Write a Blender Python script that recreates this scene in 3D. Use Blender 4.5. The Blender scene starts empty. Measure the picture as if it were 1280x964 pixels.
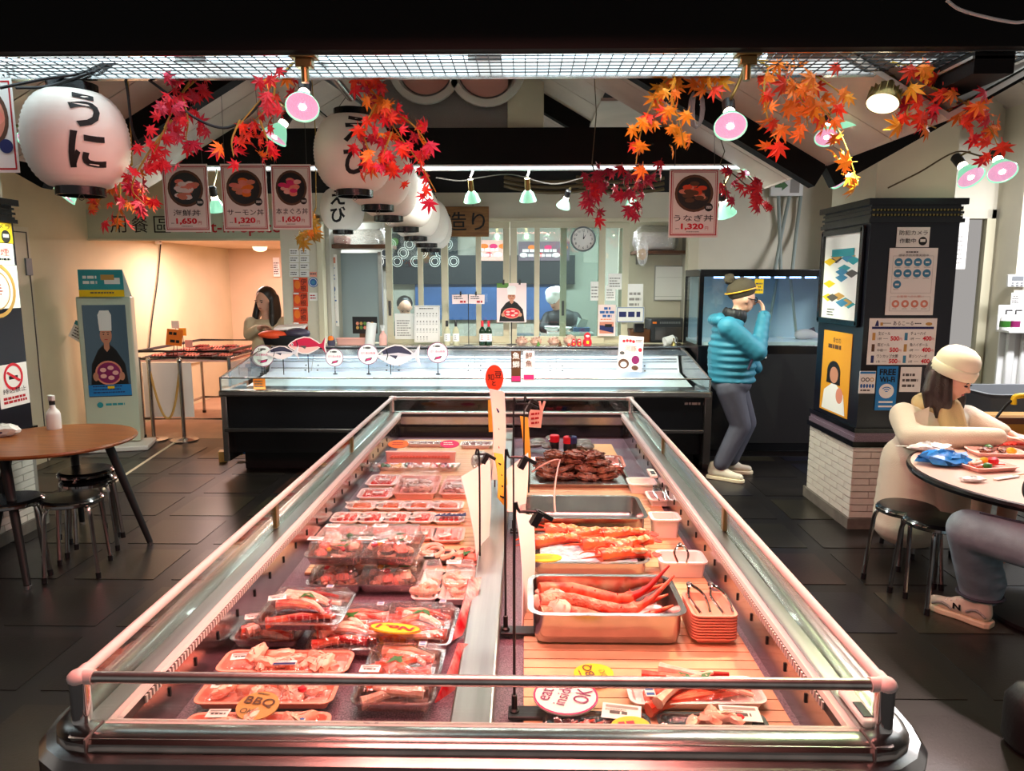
import bpy, bmesh, math, random
from mathutils import Vector, Matrix, Euler
random.seed(7)
R = math.radians
S = bpy.context.scene
COL = S.collection

# ------------------------------------------------------------------ camera
FPX = 900.0
PITCH = math.atan(132 / FPX)
YAW = R(1.008)
EYE = Vector((0, 0, 1.66))
cd = bpy.data.cameras.new('camera')
cam = bpy.data.objects.new('camera', cd)
COL.objects.link(cam)
cam.location = EYE
cam.rotation_euler = (math.pi / 2 - PITCH, 0, YAW)
cd.sensor_fit = 'HORIZONTAL'
cd.sensor_width = 36
cd.lens = FPX / 1280 * 36
cd.clip_start = 0.05
S.camera = cam

# ------------------------------------------------------------------ world, exposure
W = bpy.data.worlds.new('hall_ambient')
S.world = W
W.use_nodes = True
W.node_tree.nodes['Background'].inputs[0].default_value = (0.95, 0.9, 0.86, 1)
W.node_tree.nodes['Background'].inputs[1].default_value = 0.27
S.view_settings.view_transform = 'Standard'
S.view_settings.look = 'None'
S.view_settings.gamma = 1
S.view_settings.exposure = 0.55
S.view_settings.use_curve_mapping = False


def area(name, loc, sx, sy, power, col, rot=(0, 0, 0), spread=180):
    l = bpy.data.lights.new(name, 'AREA')
    l.shape = 'RECTANGLE'
    l.size = sx
    l.size_y = sy
    l.energy = power
    l.color = col
    l.spread = R(spread)
    o = bpy.data.objects.new(name, l)
    COL.objects.link(o)
    o.location = loc
    o.rotation_euler = rot
    return o


PINK = (1.0, 0.31, 0.27)
WHITE = (0.82, 0.95, 1.0)
area('trough_light', (-0.4, 2.83, 2.515), 6.4, 0.24, 8, WHITE)              # tubes behind the wire mesh
area('rear_strip_light', (-0.8, 5.12, 2.4), 4.4, 0.12, 60, (0.95, 1.0, 0.95))  # strip under the rear beam
area('display_lamp_light', (-0.09, 1.95, 2.53), 1.3, 0.2, 40, PINK)
area('display_lamp_light', (-0.09, 1.1, 2.53), 1.3, 0.2, 27, PINK)
area('kitchen_light', (-0.9, 8.7, 2.6), 1.2, 0.3, 75, (0.85, 0.95, 1.0))
area('kitchen_light', (0.8, 8.7, 2.6), 1.2, 0.3, 75, (0.9, 0.97, 1.0))
area('alcove_light', (-3.6, 8.6, 2.1), 0.6, 0.2, 48, (1.0, 0.7, 0.62))
area('alcove_light', (-3.3, 10.0, 2.1), 0.3, 0.3, 20, (1.0, 0.62, 0.64))
area('counter_light', (-0.5, 5.98, 0.735), 3.9, 0.03, 2.6, (0.5, 0.8, 1.0), (R(86), 0, 0))  # unseen fill light behind the front bumper, added to brighten deck and liner
area('counter_light', (-0.5, 7.03, 0.93), 3.7, 0.05, 3.0, (0.5, 0.8, 1.0), (R(-40), 0, 0))
area('tank_light', (2.3, 6.95, 1.69), 1.2, 0.1, 9, (0.5, 0.7, 1.0))
area('hall_light', (4.4, 5.2, 2.95), 1.2, 0.25, 120, (0.95, 0.95, 1.0))


# ------------------------------------------------------------------ materials
def hx(h):
    c = [int(h[i:i + 2], 16) / 255 for i in (0, 2, 4)]
    return tuple(x / 12.92 if x <= 0.04045 else ((x + 0.055) / 1.055) ** 2.4 for x in c) + (1.0,)


MATS = {}


def mat(name, col='cccccc', rough=0.5, metal=0.0, var=0.0, scale=8.0, bump=0.0, bscale=60.0, emit=0.0, ecol=None,
        trans=0.0, col2=None, coat=0.0, aniso=None, sss=0.0, spec=0.5):
    if name in MATS:
        return MATS[name]
    m = bpy.data.materials.new(name)
    m.use_nodes = True
    nt = m.node_tree
    b = nt.nodes['Principled BSDF']
    c = hx(col)
    b.inputs['Base Color'].default_value = c
    b.inputs['Roughness'].default_value = rough
    b.inputs['Metallic'].default_value = metal
    b.inputs['Specular IOR Level'].default_value = spec
    if coat:
        b.inputs['Coat Weight'].default_value = coat
        b.inputs['Coat Roughness'].default_value = 0.08
    if trans:
        b.inputs['Transmission Weight'].default_value = trans
    if sss:
        b.inputs['Subsurface Weight'].default_value = sss
        b.inputs['Subsurface Scale'].default_value = 0.02
    if emit:
        b.inputs['Emission Color'].default_value = hx(ecol or col)
        b.inputs['Emission Strength'].default_value = emit
    if var or col2:
        tc = nt.nodes.new('ShaderNodeTexCoord')
        no = nt.nodes.new('ShaderNodeTexNoise')
        no.inputs['Scale'].default_value = scale
        no.inputs['Detail'].default_value = 4
        mp = nt.nodes.new('ShaderNodeMapping')
        if aniso:
            mp.inputs['Scale'].default_value = aniso
        nt.links.new(tc.outputs['Object'], mp.inputs['Vector'])
        nt.links.new(mp.outputs['Vector'], no.inputs['Vector'])
        rp = nt.nodes.new('ShaderNodeValToRGB')
        d = hx(col2) if col2 else tuple(max(0, x * (1 - var)) for x in c[:3]) + (1,)
        e = c if col2 else tuple(min(1, x * (1 + var * 0.5)) for x in c[:3]) + (1,)
        rp.color_ramp.elements[0].position = 0.35
        rp.color_ramp.elements[1].position = 0.65
        rp.color_ramp.elements[0].color = d
        rp.color_ramp.elements[1].color = e
        nt.links.new(no.outputs['Fac'], rp.inputs['Fac'])
        nt.links.new(rp.outputs['Color'], b.inputs['Base Color'])
    if bump:
        tc = nt.nodes.new('ShaderNodeTexCoord')
        no = nt.nodes.new('ShaderNodeTexNoise')
        no.inputs['Scale'].default_value = bscale
        no.inputs['Detail'].default_value = 3
        bp = nt.nodes.new('ShaderNodeBump')
        bp.inputs['Strength'].default_value = bump
        bp.inputs['Distance'].default_value = 0.01
        nt.links.new(tc.outputs['Object'], no.inputs['Vector'])
        nt.links.new(no.outputs['Fac'], bp.inputs['Height'])
        nt.links.new(bp.outputs['Normal'], b.inputs['Normal'])
    MATS[name] = m
    return m


def film(name, tint='ffffff', gloss=0.12, rough=0.08, tcol='ffffff', bump=0.0, graze=0.45):
    """thin clear sheet: transparent with a glossy share that grows at grazing angles"""
    if name in MATS:
        return MATS[name]
    m = bpy.data.materials.new(name)
    m.use_nodes = True
    nt = m.node_tree
    nt.nodes.remove(nt.nodes['Principled BSDF'])
    out = nt.nodes['Material Output']
    t = nt.nodes.new('ShaderNodeBsdfTransparent')
    t.inputs[0].default_value = hx(tcol)
    g = nt.nodes.new('ShaderNodeBsdfGlossy')
    g.inputs['Color'].default_value = hx(tint)
    g.inputs['Roughness'].default_value = rough
    lw = nt.nodes.new('ShaderNodeLayerWeight')
    lw.inputs[0].default_value = 0.3
    mr = nt.nodes.new('ShaderNodeMath')
    mr.operation = 'MULTIPLY_ADD'
    mr.inputs[1].default_value = graze
    mr.inputs[2].default_value = gloss
    mx = nt.nodes.new('ShaderNodeMixShader')
    nt.links.new(lw.outputs['Fresnel'], mr.inputs[0])
    nt.links.new(mr.outputs[0], mx.inputs[0])
    nt.links.new(t.outputs[0], mx.inputs[1])
    nt.links.new(g.outputs[0], mx.inputs[2])
    nt.links.new(mx.outputs[0], out.inputs[0])
    if bump:
        tc = nt.nodes.new('ShaderNodeTexCoord')
        no = nt.nodes.new('ShaderNodeTexNoise')
        no.inputs['Scale'].default_value = 45
        bp = nt.nodes.new('ShaderNodeBump')
        bp.inputs['Strength'].default_value = bump
        bp.inputs['Distance'].default_value = 0.02
        nt.links.new(tc.outputs['Object'], no.inputs['Vector'])
        nt.links.new(no.outputs['Fac'], bp.inputs['Height'])
        nt.links.new(bp.outputs['Normal'], g.inputs['Normal'])
    MATS[name] = m
    return m


mat('black_paint', '0b0b0a', 0.7, spec=0.2)
mat('black_matte', '0a0a0c', 0.6)
mat('black_gloss', '08090c', 0.22)
mat('black_plastic', '101012', 0.4)
mat('navy_black', '0c0d18', 0.35)
mat('wall_white', 'd6d0bc', 0.7, var=0.06, scale=2)
mat('wall_cream', 'd2c7a2', 0.7, var=0.06, scale=2)
mat('wall_alcove', 'dcc7a6', 0.7, var=0.05, scale=2)
mat('header_band', 'b9c0a6', 0.6)
mat('ceiling_board', 'c9bdb0', 0.6, var=0.1, scale=3)
mat('steel', 'b8b4b0', 0.22, 1.0, var=0.12, scale=14)
mat('steel_brushed', 'a8a4a0', 0.34, 1.0, var=0.15, scale=30, aniso=(1, 0.05, 1))
mat('steel_dark', '6f6a68', 0.3, 1.0)
mat('chrome', 'd8d8d8', 0.08, 1.0)
mat('alu_cream', 'cfc8ac', 0.4)
mat('alu', 'b5b5ae', 0.35, 0.9)
mat('rubber_white', 'c9bdb8', 0.45)
mat('white_plastic', 'e6e6e2', 0.4)
mat('white_card', 'f2f0ea', 0.6)
mat('white_foam', 'f3eae6', 0.55)
mat('pink_foam', 'f2b8ac', 0.5)
mat('peach_foam', 'ee9c84', 0.5)
mat('grey_plastic', '7b7f82', 0.45)
mat('ink', '0c0b0b', 0.7)
mat('ink_soft', '55504c', 0.7)
mat('ink_grey', '9a9690', 0.7)
mat('red_ink', 'b8101a', 0.6)
mat('red_bright', 'd8142a', 0.5)
mat('pink_ink', 'e0286e', 0.6)
mat('yellow', 'f2c814', 0.55)
mat('orange', 'f07a1a', 0.55)
mat('orange_red', 'e0481c', 0.55)
mat('blue_ink', '2a62a8', 0.6)
mat('blue_sign', '1d7fc4', 0.5)
mat('navy_ink', '1c2460', 0.6)
mat('teal', '2f98a0', 0.5)
mat('teal_circle', '3f86aa', 0.6)
mat('salmon_ink', 'dc8a70', 0.6)
mat('green_ink', '5c8a3c', 0.6)
mat('brown_ink', '5c3a24', 0.6)
mat('tan_ink', 'c89a50', 0.6)
mat('skin', 'd8a58c', 0.5, sss=0.08)
mat('skin_print', 'c8886a', 0.6)
mat('hair', '17100d', 0.4, bump=0.3, bscale=120)
mat('hair_brown', '2a1912', 0.42, bump=0.4, bscale=140)
mat('wood_table', '9a5c2c', 0.32, col2='7a4420', scale=5, aniso=(1, 9, 1))
mat('wood_dark', '6a3f1e', 0.45, col2='52301a', scale=6, aniso=(1, 8, 1))
mat('wood_sign', '8f6232', 0.5, col2='754c22', scale=6, aniso=(1, 1, 8))
mat('bamboo', 'dcb48c', 0.5, var=0.18, scale=9)
mat('wood_pale', 'e0b078', 0.5, var=0.15, scale=7)
mat('brick_white', 'd8d0c4', 0.5, var=0.06, scale=20)
mat('grout', '8c857c', 0.8)
mat('concrete', '6c655c', 0.8, var=0.2, scale=15)
mat('paper_lantern', 'f3ede2', 0.75, var=0.06, scale=4)
mat('bulb_hot', 'fff4dc', 0.4, emit=14, ecol='ffeccc')
mat('lens_pink', 'e8b0d8', 0.2, emit=0.42, ecol='ffb0dc', bump=0.6, bscale=160)
mat('lens_warm', 'fff0d0', 0.15, emit=1.1, ecol='fff0c8')
mat('dichroic', 'a8d8c0', 0.15, 0.5, emit=0.55, ecol='90e8c0')
mat('brass', '8a7a4c', 0.3, 0.9)
mat('tube_glow', 'e8faff', 0.4, emit=2.2, ecol='d8f2ff')
mat('counter_white', 'dfe8f2', 0.3)
mat('ice', '9ab8c4', 0.2, col2='e0eef4', scale=40, bump=1.0, bscale=60)
mat('purple_speck', '4a3848', 0.35, col2='8c7a86', scale=260)
film('clear_film', 'ffffff', 0.11, 0.08, bump=0.6)
film('clear_lid', 'ffffff', 0.15, 0.08, bump=0.3)
film('glass', 'ffffff', 0.03, 0.02, 'f2f8f5', graze=0.28)
film('window_glass', 'ffffff', 0.05, 0.02, 'e6f0ee')
film('clear_tray', 'ffffff', 0.3, 0.15, 'd8ccc8')
film('bag_film', 'ffffff', 0.35, 0.25, bump=0.8)


# ------------------------------------------------------------------ pixel -> place (on a known plane of the room)
_f = Vector((-math.sin(YAW), math.cos(YAW), 0))
_r = Vector((math.cos(YAW), math.sin(YAW), 0))
_z = Vector((0, 0, 1))
_fw = _f * math.cos(PITCH) - _z * math.sin(PITCH)
_up = _f * math.sin(PITCH) + _z * math.cos(PITCH)


def ray(px, py):
    return _fw + _r * ((px - 640) / FPX) + _up * ((482 - py) / FPX)


def at(px, py, Y):
    d = ray(px, py)
    return EYE + d * (Y / d.y)


def atz(px, py, Z):
    d = ray(px, py)
    return EYE + d * ((Z - EYE.z) / d.z)


def atx(px, py, X):
    d = ray(px, py)
    return EYE + d * (X / d.x)


# ------------------------------------------------------------------ mesh builder
_text = {}


def text_geo(s, bold=0.0):
    if any(ord(ch) > 0x4e00 for ch in s):
        bold = min(bold, 0.004)                                # heavy outlines break up dense characters
    k = (s, bold)
    if k not in _text:
        c = bpy.data.curves.new('t', 'FONT')
        c.body = s
        c.resolution_u = 3
        c.offset = bold
        o = bpy.data.objects.new('t', c)
        me = bpy.data.meshes.new_from_object(o)
        v = [(p.co.x, p.co.y) for p in me.vertices]
        f = [tuple(p.vertices) for p in me.polygons]
        bpy.data.meshes.remove(me)
        bpy.data.objects.remove(o)
        bpy.data.curves.remove(c)
        _text[k] = (v, f)
    return _text[k]


class MB:
    def __init__(s, *mats):
        s.v, s.f, s.mi = [], [], []
        s.mats = list(mats)
        s.M = Matrix.Identity(4)

    def k(s, m):
        if m is None:
            return 0
        if m not in s.mats:
            s.mats.append(m)
        return s.mats.index(m)

    def add(s, vs, fs, m=None):
        n = len(s.v)
        s.v += [s.M @ Vector(p) for p in vs]
        s.f += [tuple(i + n for i in f) for f in fs]
        s.mi += [s.k(m)] * len(fs)
        return s

    def box(s, c, d, m=None, rot=None, taper=1.0):
        x, y, z = d[0] / 2, d[1] / 2, d[2] / 2
        t = taper
        vs = [Vector(p) for p in ((-x, -y, -z), (x, -y, -z), (x, y, -z), (-x, y, -z),
                                  (-x * t, -y * t, z), (x * t, -y * t, z), (x * t, y * t, z), (-x * t, y * t, z))]
        if rot:
            e = Euler(rot).to_matrix()
            vs = [e @ p for p in vs]
        c = Vector(c)
        return s.add([p + c for p in vs], [(0, 3, 2, 1), (4, 5, 6, 7), (0, 1, 5, 4), (1, 2, 6, 5), (2, 3, 7, 6), (3, 0, 4, 7)], m)

    def bx(s, x0, x1, y0, y1, z0, z1, m=None):
        return s.box(((x0 + x1) / 2, (y0 + y1) / 2, (z0 + z1) / 2), (abs(x1 - x0), abs(y1 - y0), abs(z1 - z0)), m)

    def tube(s, pts, r, n=8, m=None, caps=True, closed=False, flat=1.0):
        pts = [Vector(p) for p in pts]
        N = len(pts)
        rs = r if isinstance(r, (list, tuple)) else [r] * N
        vs = []
        nrm = None
        for i, p in enumerate(pts):
            if closed:
                t = pts[(i + 1) % N] - pts[i - 1]
            else:
                t = pts[min(i + 1, N - 1)] - pts[max(i - 1, 0)]
            if t.length < 1e-9:
                t = Vector((0, 0, 1))
            t.normalize()
            if nrm is None:
                a = Vector((0, 0, 1)) if abs(t.z) < 0.9 else Vector((1, 0, 0))
                nrm = t.cross(a).normalized()
            nrm = (nrm - t * nrm.dot(t))
            if nrm.length < 1e-6:
                nrm = t.orthogonal()
            nrm.normalize()
            b = t.cross(nrm)
            for j in range(n):
                a = 2 * math.pi * j / n
                vs.append(p + (nrm * math.cos(a) + b * math.sin(a) * flat) * rs[i])
        fs = []
        for i in range(N if closed else N - 1):
            i2 = (i + 1) % N
            for j in range(n):
                j2 = (j + 1) % n
                fs.append((i * n + j, i * n + j2, i2 * n + j2, i2 * n + j))
        if caps and not closed:
            fs.append(tuple(range(n))[::-1])
            fs.append(tuple((N - 1) * n + j for j in range(n)))
        return s.add(vs, fs, m)

    def cyl(s, p0, p1, r0, r1=None, n=14, m=None, caps=True):
        return s.tube([p0, p1], [r0, r0 if r1 is None else r1], n, m, caps)

    def lathe(s, prof, n=24, m=None, c=(0, 0, 0), ang=2 * math.pi):
        vs, fs = [], []
        K = len(prof)
        full = abs(ang - 2 * math.pi) < 1e-6
        for i in range(n if full else n + 1):
            a = ang * i / n
            for r, z in prof:
                vs.append((c[0] + r * math.cos(a), c[1] + r * math.sin(a), c[2] + z))
        for i in range(n):
            i2 = (i + 1) % n if full else i + 1
            for j in range(K - 1):
                fs.append((i * K + j, i2 * K + j, i2 * K + j + 1, i * K + j + 1))
        return s.add(vs, fs, m)

    def ell(s, c, r, nu=12, nv=8, m=None, rot=None):
        vs, fs = [], []
        e = Euler(rot).to_matrix() if rot else None
        c = Vector(c)
        for i in range(nv + 1):
            th = math.pi * i / nv
            for j in range(nu):
                ph = 2 * math.pi * j / nu
                p = Vector((r[0] * math.sin(th) * math.cos(ph), r[1] * math.sin(th) * math.sin(ph), -r[2] * math.cos(th)))
                vs.append((e @ p if e else p) + c)
        for i in range(nv):
            for j in range(nu):
                j2 = (j + 1) % nu
                fs.append((i * nu + j, i * nu + j2, (i + 1) * nu + j2, (i + 1) * nu + j))
        return s.add(vs, fs, m)

    def caps(s, p0, p1, r0, r1, n=14, m=None):
        """capsule with two radii (for remeshed bodies)"""
        p0, p1 = Vector(p0), Vector(p1)
        d = (p1 - p0)
        L = d.length
        d = d.normalized() if L > 1e-6 else Vector((0, 0, 1))
        pts, rs = [], []
        for a in (-80, -55, -30, 0):
            pts.append(p0 + d * r0 * math.sin(R(a)))
            rs.append(r0 * math.cos(R(a)))
        for a in (0, 30, 55, 80):
            pts.append(p1 + d * r1 * math.sin(R(a)))
            rs.append(r1 * math.cos(R(a)))
        return s.tube(pts, rs, n, m)

    def prism(s, poly, z0, z1, m=None):
        n = len(poly)
        vs = [(x, y, z0) for x, y in poly] + [(x, y, z1) for x, y in poly]
        fs = [tuple(range(n))[::-1], tuple(range(n, 2 * n))] + [(i, (i + 1) % n, n + (i + 1) % n, n + i) for i in range(n)]
        return s.add(vs, fs, m)

    # flat print on an upright card: x right, z up, seen from -y
    def rect(s, x0, z0, x1, z1, m, y=-0.001):
        return s.add([(x0, y, z0), (x1, y, z0), (x1, y, z1), (x0, y, z1)], [(0, 1, 2, 3)], m)

    def poly(s, pts, m, y=-0.0014):
        return s.add([(x, y, z) for x, z in pts], [tuple(range(len(pts)))], m)

    def disc(s, x, z, rx, m, rz=None, y=-0.0014, n=24):
        rz = rz or rx
        return s.poly([(x + rx * math.cos(2 * math.pi * i / n), z + rz * math.sin(2 * math.pi * i / n)) for i in range(n)], m, y)

    def ring(s, x, z, r0, r1, m, rz=1.0, y=-0.0016, n=28):
        vs, fs = [], []
        for i in range(n):
            a = 2 * math.pi * i / n
            vs += [(x + r0 * math.cos(a), y, z + r0 * rz * math.sin(a)), (x + r1 * math.cos(a), y, z + r1 * rz * math.sin(a))]
        for i in range(n):
            j = (i + 1) % n
            fs.append((2 * i, 2 * i + 1, 2 * j + 1, 2 * j))
        return s.add(vs, fs, m)

    def frame(s, x0, z0, x1, z1, t, m, y=-0.0012):
        s.rect(x0, z0, x1, z0 + t, m, y)
        s.rect(x0, z1 - t, x1, z1, m, y)
        s.rect(x0, z0 + t, x0 + t, z1 - t, m, y)
        return s.rect(x1 - t, z0 + t, x1, z1 - t, m, y)

    def text(s, t, x, z, h, m, w=None, align='c', y=-0.002, bold=0.0, rot=0.0):
        """t centred on x (or starting there), baseline box of height h standing at z"""
        v, f = text_geo(t, bold)
        if not v:
            return s
        xa, xb = min(p[0] for p in v), max(p[0] for p in v)
        za, zb = min(p[1] for p in v), max(p[1] for p in v)
        kz = h / max(zb - za, 1e-6)
        kx = kz if w is None else w / max(xb - xa, 1e-6)
        ox = {'c': (xa + xb) / 2, 'l': xa, 'r': xb}[align]
        cs, sn = math.cos(rot), math.sin(rot)
        out = []
        for a, b in v:
            px, pz = (a - ox) * kx, (b - (za + zb) / 2) * kz
            out.append((x + px * cs - pz * sn, y, z + h / 2 + px * sn + pz * cs))
        return s.add(out, f, m)

    def lines(s, x0, x1, z1, n, dz, m, h=None, y=-0.0016, rag=0.3):
        """n rows of tiny unreadable print"""
        h = h or dz * 0.45
        for i in range(n):
            e = x1 - (x1 - x0) * rag * random.random()
            x = x0
            while x < e:
                w = h * random.uniform(0.6, 2.4)
                s.rect(x, z1 - i * dz - h, min(x + w, e), z1 - i * dz, m, y)
                x += w + h * 0.35
        return s

    def build(s, name, parent=None, smooth=True, bev=0.0, seg=2, ang=38, loc=None):
        me = bpy.data.meshes.new(name)
        me.from_pydata([tuple(p) for p in s.v], [], s.f)
        for m in s.mats:
            me.materials.append(MATS[m])
        if len(s.mats) > 1:
            me.polygons.foreach_set('material_index', s.mi)
        if smooth:
            me.polygons.foreach_set('use_smooth', [True] * len(me.polygons))
            me.set_sharp_from_angle(angle=R(ang))
        o = bpy.data.objects.new(name, me)
        COL.objects.link(o)
        if parent:
            o.parent = parent
        if loc:
            o.location = loc
        if bev:
            b = o.modifiers.new('edge', 'BEVEL')
            b.width = bev
            b.segments = seg
            b.limit_method = 'ANGLE'
            b.angle_limit = R(40)
        return o


def tag(o, label=None, cat=None, group=None, kind=None):
    if label:
        o['label'] = label
    if cat:
        o['category'] = cat
    if group:
        o['group'] = group
    if kind:
        o['kind'] = kind
    return o


def thing(name, label, cat, loc=(0, 0, 0), rot=0.0, group=None):
    o = bpy.data.objects.new(name, None)
    COL.objects.link(o)
    o.empty_display_size = 0.05
    o.location = loc
    o.rotation_euler = rot if isinstance(rot, (tuple, list)) else (0, 0, rot)
    return tag(o, label, cat, group)


def struct(o, label=None):
    o['kind'] = 'structure'
    if label:
        o['label'] = label
    return o


def link(name, me, parent, loc=(0, 0, 0), rot=(0, 0, 0), sc=1.0):
    o = bpy.data.objects.new(name, me)
    COL.objects.link(o)
    o.parent = parent
    o.location = loc
    o.rotation_euler = rot
    o.scale = (sc, sc, sc) if not isinstance(sc, (tuple, list)) else sc
    return o


def copy_tree(o, parent=None):
    c = o.copy()
    COL.objects.link(c)
    c.parent = parent
    for ch in o.children:
        copy_tree(ch, c)
    return c


def mesh_of(mb, name):
    """mesh data only, for pieces that share it"""
    o = mb.build(name)
    me = o.data
    bpy.data.objects.remove(o)
    return me


def organic(mb, name, parent=None, voxel=0.012, smooth=6, fac=0.5):
    o = mb.build(name, parent)
    r = o.modifiers.new('skin', 'REMESH')
    r.mode = 'VOXEL'
    r.voxel_size = voxel
    r.use_smooth_shade = True
    if smooth:
        sm = o.modifiers.new('soft', 'SMOOTH')
        sm.iterations = smooth
        sm.factor = fac
    return o


def bez(p0, p1, p2, n=8):
    p0, p1, p2 = Vector(p0), Vector(p1), Vector(p2)
    return [p0 * (1 - t) ** 2 + p1 * 2 * t * (1 - t) + p2 * t * t for t in [i / n for i in range(n + 1)]]


def cat_path(pts, n=5):
    """smooth path through points"""
    P = [Vector(p) for p in pts]
    P = [P[0] * 2 - P[1]] + P + [P[-1] * 2 - P[-2]]
    out = []
    for i in range(1, len(P) - 2):
        a, b, c, d = P[i - 1:i + 3]
        for k in range(n):
            t = k / n
            out.append(0.5 * (2 * b + (c - a) * t + (2 * a - 5 * b + 4 * c - d) * t * t + (3 * b - a - 3 * c + d) * t ** 3))
    out.append(P[-2])
    return out

# ================================================================== THE SETTING
def tile_mat(name, col, rough):
    return mat(name, col, rough, var=0.35, scale=3, bump=0.06, bscale=90, spec=0.5)


tile_mat('tile_black', '171411', 0.32)
tile_mat('tile_brown', '2c1c17', 0.32)
tile_mat('tile_olive', '26231a', 0.3)
tile_mat('tile_tank_reflect', '171820', 0.3)  # blue of the tank's reflection on the floor, put into the tile colour
mat('floor_strip', '141110', 0.36, var=0.3, scale=5)
mat('floor_beige', 'a88468', 0.45, var=0.12, scale=4)

m = MB('floor_strip')
m.bx(-7, 7, -2, 7.4, -0.08, -0.002)
floor = struct(m.build('floor'), 'dark stone floor laid in square tiles with narrow strips')
tiles = {}
for tn in ('tile_black', 'tile_brown', 'tile_olive', 'tile_tank_reflect'):
    tiles[tn] = mesh_of(MB(tn).bx(-0.224, 0.224, -0.224, 0.224, -0.004, 0.001), 'floor_tile')
n = 0
for j in range(-1, 13):
    for i in range(-8, 9):
        x, y = i * 0.55 - 0.1, 0.72 + j * 0.55
        if -1.1 < x < 0.85 and 1.3 < y < 4.9 or y > 7.2 or (abs(x) > 0.72 * y + 0.3):
            continue
        if -2.6 < x < 1.7 and y > 6.4:
            continue
        if y < 1.2:
            continue
        tn = random.choice(['tile_black'] * 6 + ['tile_brown'] * 2 + ['tile_olive'] * 2 + (['tile_tank_reflect'] * 4 if x > 0.8 else []))
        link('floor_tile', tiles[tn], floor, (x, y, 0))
        n += 1
m = MB('floor_beige')
m.bx(-4.45, -2.06, 7.4, 10.9, -0.08, 0.0)
struct(m.build('floor_alcove'), 'beige floor of the eat-in alcove')
m = MB('alu_cream')
p, q = atz(225, 549, 0), atz(128, 613, 0)
m.tube([p + Vector((0, 0, 0.002)), q + Vector((0, 0, 0.002))], 0.012, 4)
struct(m.build('trim_1'), 'pale metal strip set in the dark floor')

# walls
m = MB('wall_cream')
m.bx(-4.6, -4.45, 2.0, 10.9, 0, 3.6)
struct(m.build('wall_left'), 'cream painted wall running back to the alcove')
m = MB('wall_alcove')
m.bx(-4.45, -2.06, 10.9, 11.0, 0, 2.3)
m.bx(-2.12, -2.06, 7.46, 10.9, 0, 2.3)
struct(m.build('wall_alcove'), 'pale wall at the back of the eat-in alcove')
m = MB('wall_alcove')
m.bx(-4.45, -2.06, 7.5, 10.9, 2.12, 2.2)
struct(m.build('ceiling_alcove'), 'low flat ceiling of the alcove')
m = MB('alu_cream')
m.bx(-4.45, -4.425, 7.5, 10.9, 0.56, 0.6)
m.bx(-4.45, -2.1, 10.87, 10.9, 0.56, 0.6)
struct(m.build('trim_2'), 'thin rail along the alcove wall')
m = MB('header_band', 'wall_cream', 'alu_cream')
m.bx(-4.45, -2.07, 7.4, 7.5, 2.07, 2.37, 'header_band')
m.bx(-4.45, -2.07, 7.41, 7.5, 2.37, 3.6, 'wall_cream')
m.bx(-4.46, -2.07, 7.385, 7.41, 2.055, 2.075, 'alu_cream')
hd = struct(m.build('wall_header'), 'pale green header over the alcove with black and red lettering')
m = MB('ink')
for i, ch in enumerate('用餐區'):
    p = at(148 + i * 27.5, 285, 7.4)
    m.text(ch, p.x, 2.135, 0.165, 'ink', y=7.396, bold=0.0)
p = at(283, 290, 7.4)
m.text('Eat-in Space', p.x + 0.12, 2.1, 0.15, 'red_ink', w=0.86, y=7.396, bold=0.01)
m.build('lettering', hd, smooth=False)

m = MB('wall_white')
m.bx(-2.47, -2.06, 7.36, 7.46, 0, 2.3)
struct(m.build('wall_column'), 'white panel between alcove and window')
m = MB('wall_white')
m.bx(-2.06, 1.76, 7.36, 7.46, 0, 1.0)
m.bx(-2.47, 1.9, 7.36, 7.46, 2.26, 2.52)
m.bx(1.7, 3.6, 7.36, 7.46, 0, 3.5)
struct(m.build('wall_back'), 'white wall around the kitchen window and behind the tank')
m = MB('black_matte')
m.bx(-2.6, 1.72, 7.38, 7.46, 2.52, 3.7)  # darkness of the roof void, put in as a black panel
struct(m.build('wall_gable'), 'black panel standing in for the dark roof void above the kitchen window')
m = MB('wall_white')
m.bx(3.05, 3.9, 6.9, 7.0, 0, 3.5)
m.bx(3.9, 4.3, 6.86, 7.0, 2.22, 3.5)
m.bx(4.3, 4.42, 6.9, 7.0, 0, 3.5)
m.bx(4.36, 7, 6.55, 6.65, 0, 3.5)
m.bx(4.36, 4.46, 6.65, 6.9, 0, 3.5)
struct(m.build('wall_right'), 'white wall beside the tiled pillar')
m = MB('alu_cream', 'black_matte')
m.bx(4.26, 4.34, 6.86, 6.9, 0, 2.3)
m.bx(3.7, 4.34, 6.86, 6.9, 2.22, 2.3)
m.bx(3.4, 4.5, 8.0, 8.05, 0, 3, 'black_matte')  # black sheet in place of the shade inside the doorway
struct(m.build('door_2'), 'white framed doorway with a black sheet standing in for the dark room behind')

d1 = struct(MB('alu_cream').bx(-4.45, -4.41, 5.55, 6.45, 0, 2.12).build('door_1'), 'pale door with slim frame in the cream wall')
m = MB('ink_soft')
m.bx(-4.409, -4.405, 6.41, 6.42, 0, 2.08)
m.bx(-4.409, -4.405, 5.6, 6.42, 2.07, 2.08)
m.build('door_gap', d1)
m = MB('grey_plastic')
m.bx(-4.41, -4.395, 6.36, 6.44, 1.7, 1.85)
m.build('hinge', d1, bev=0.003)

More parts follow.
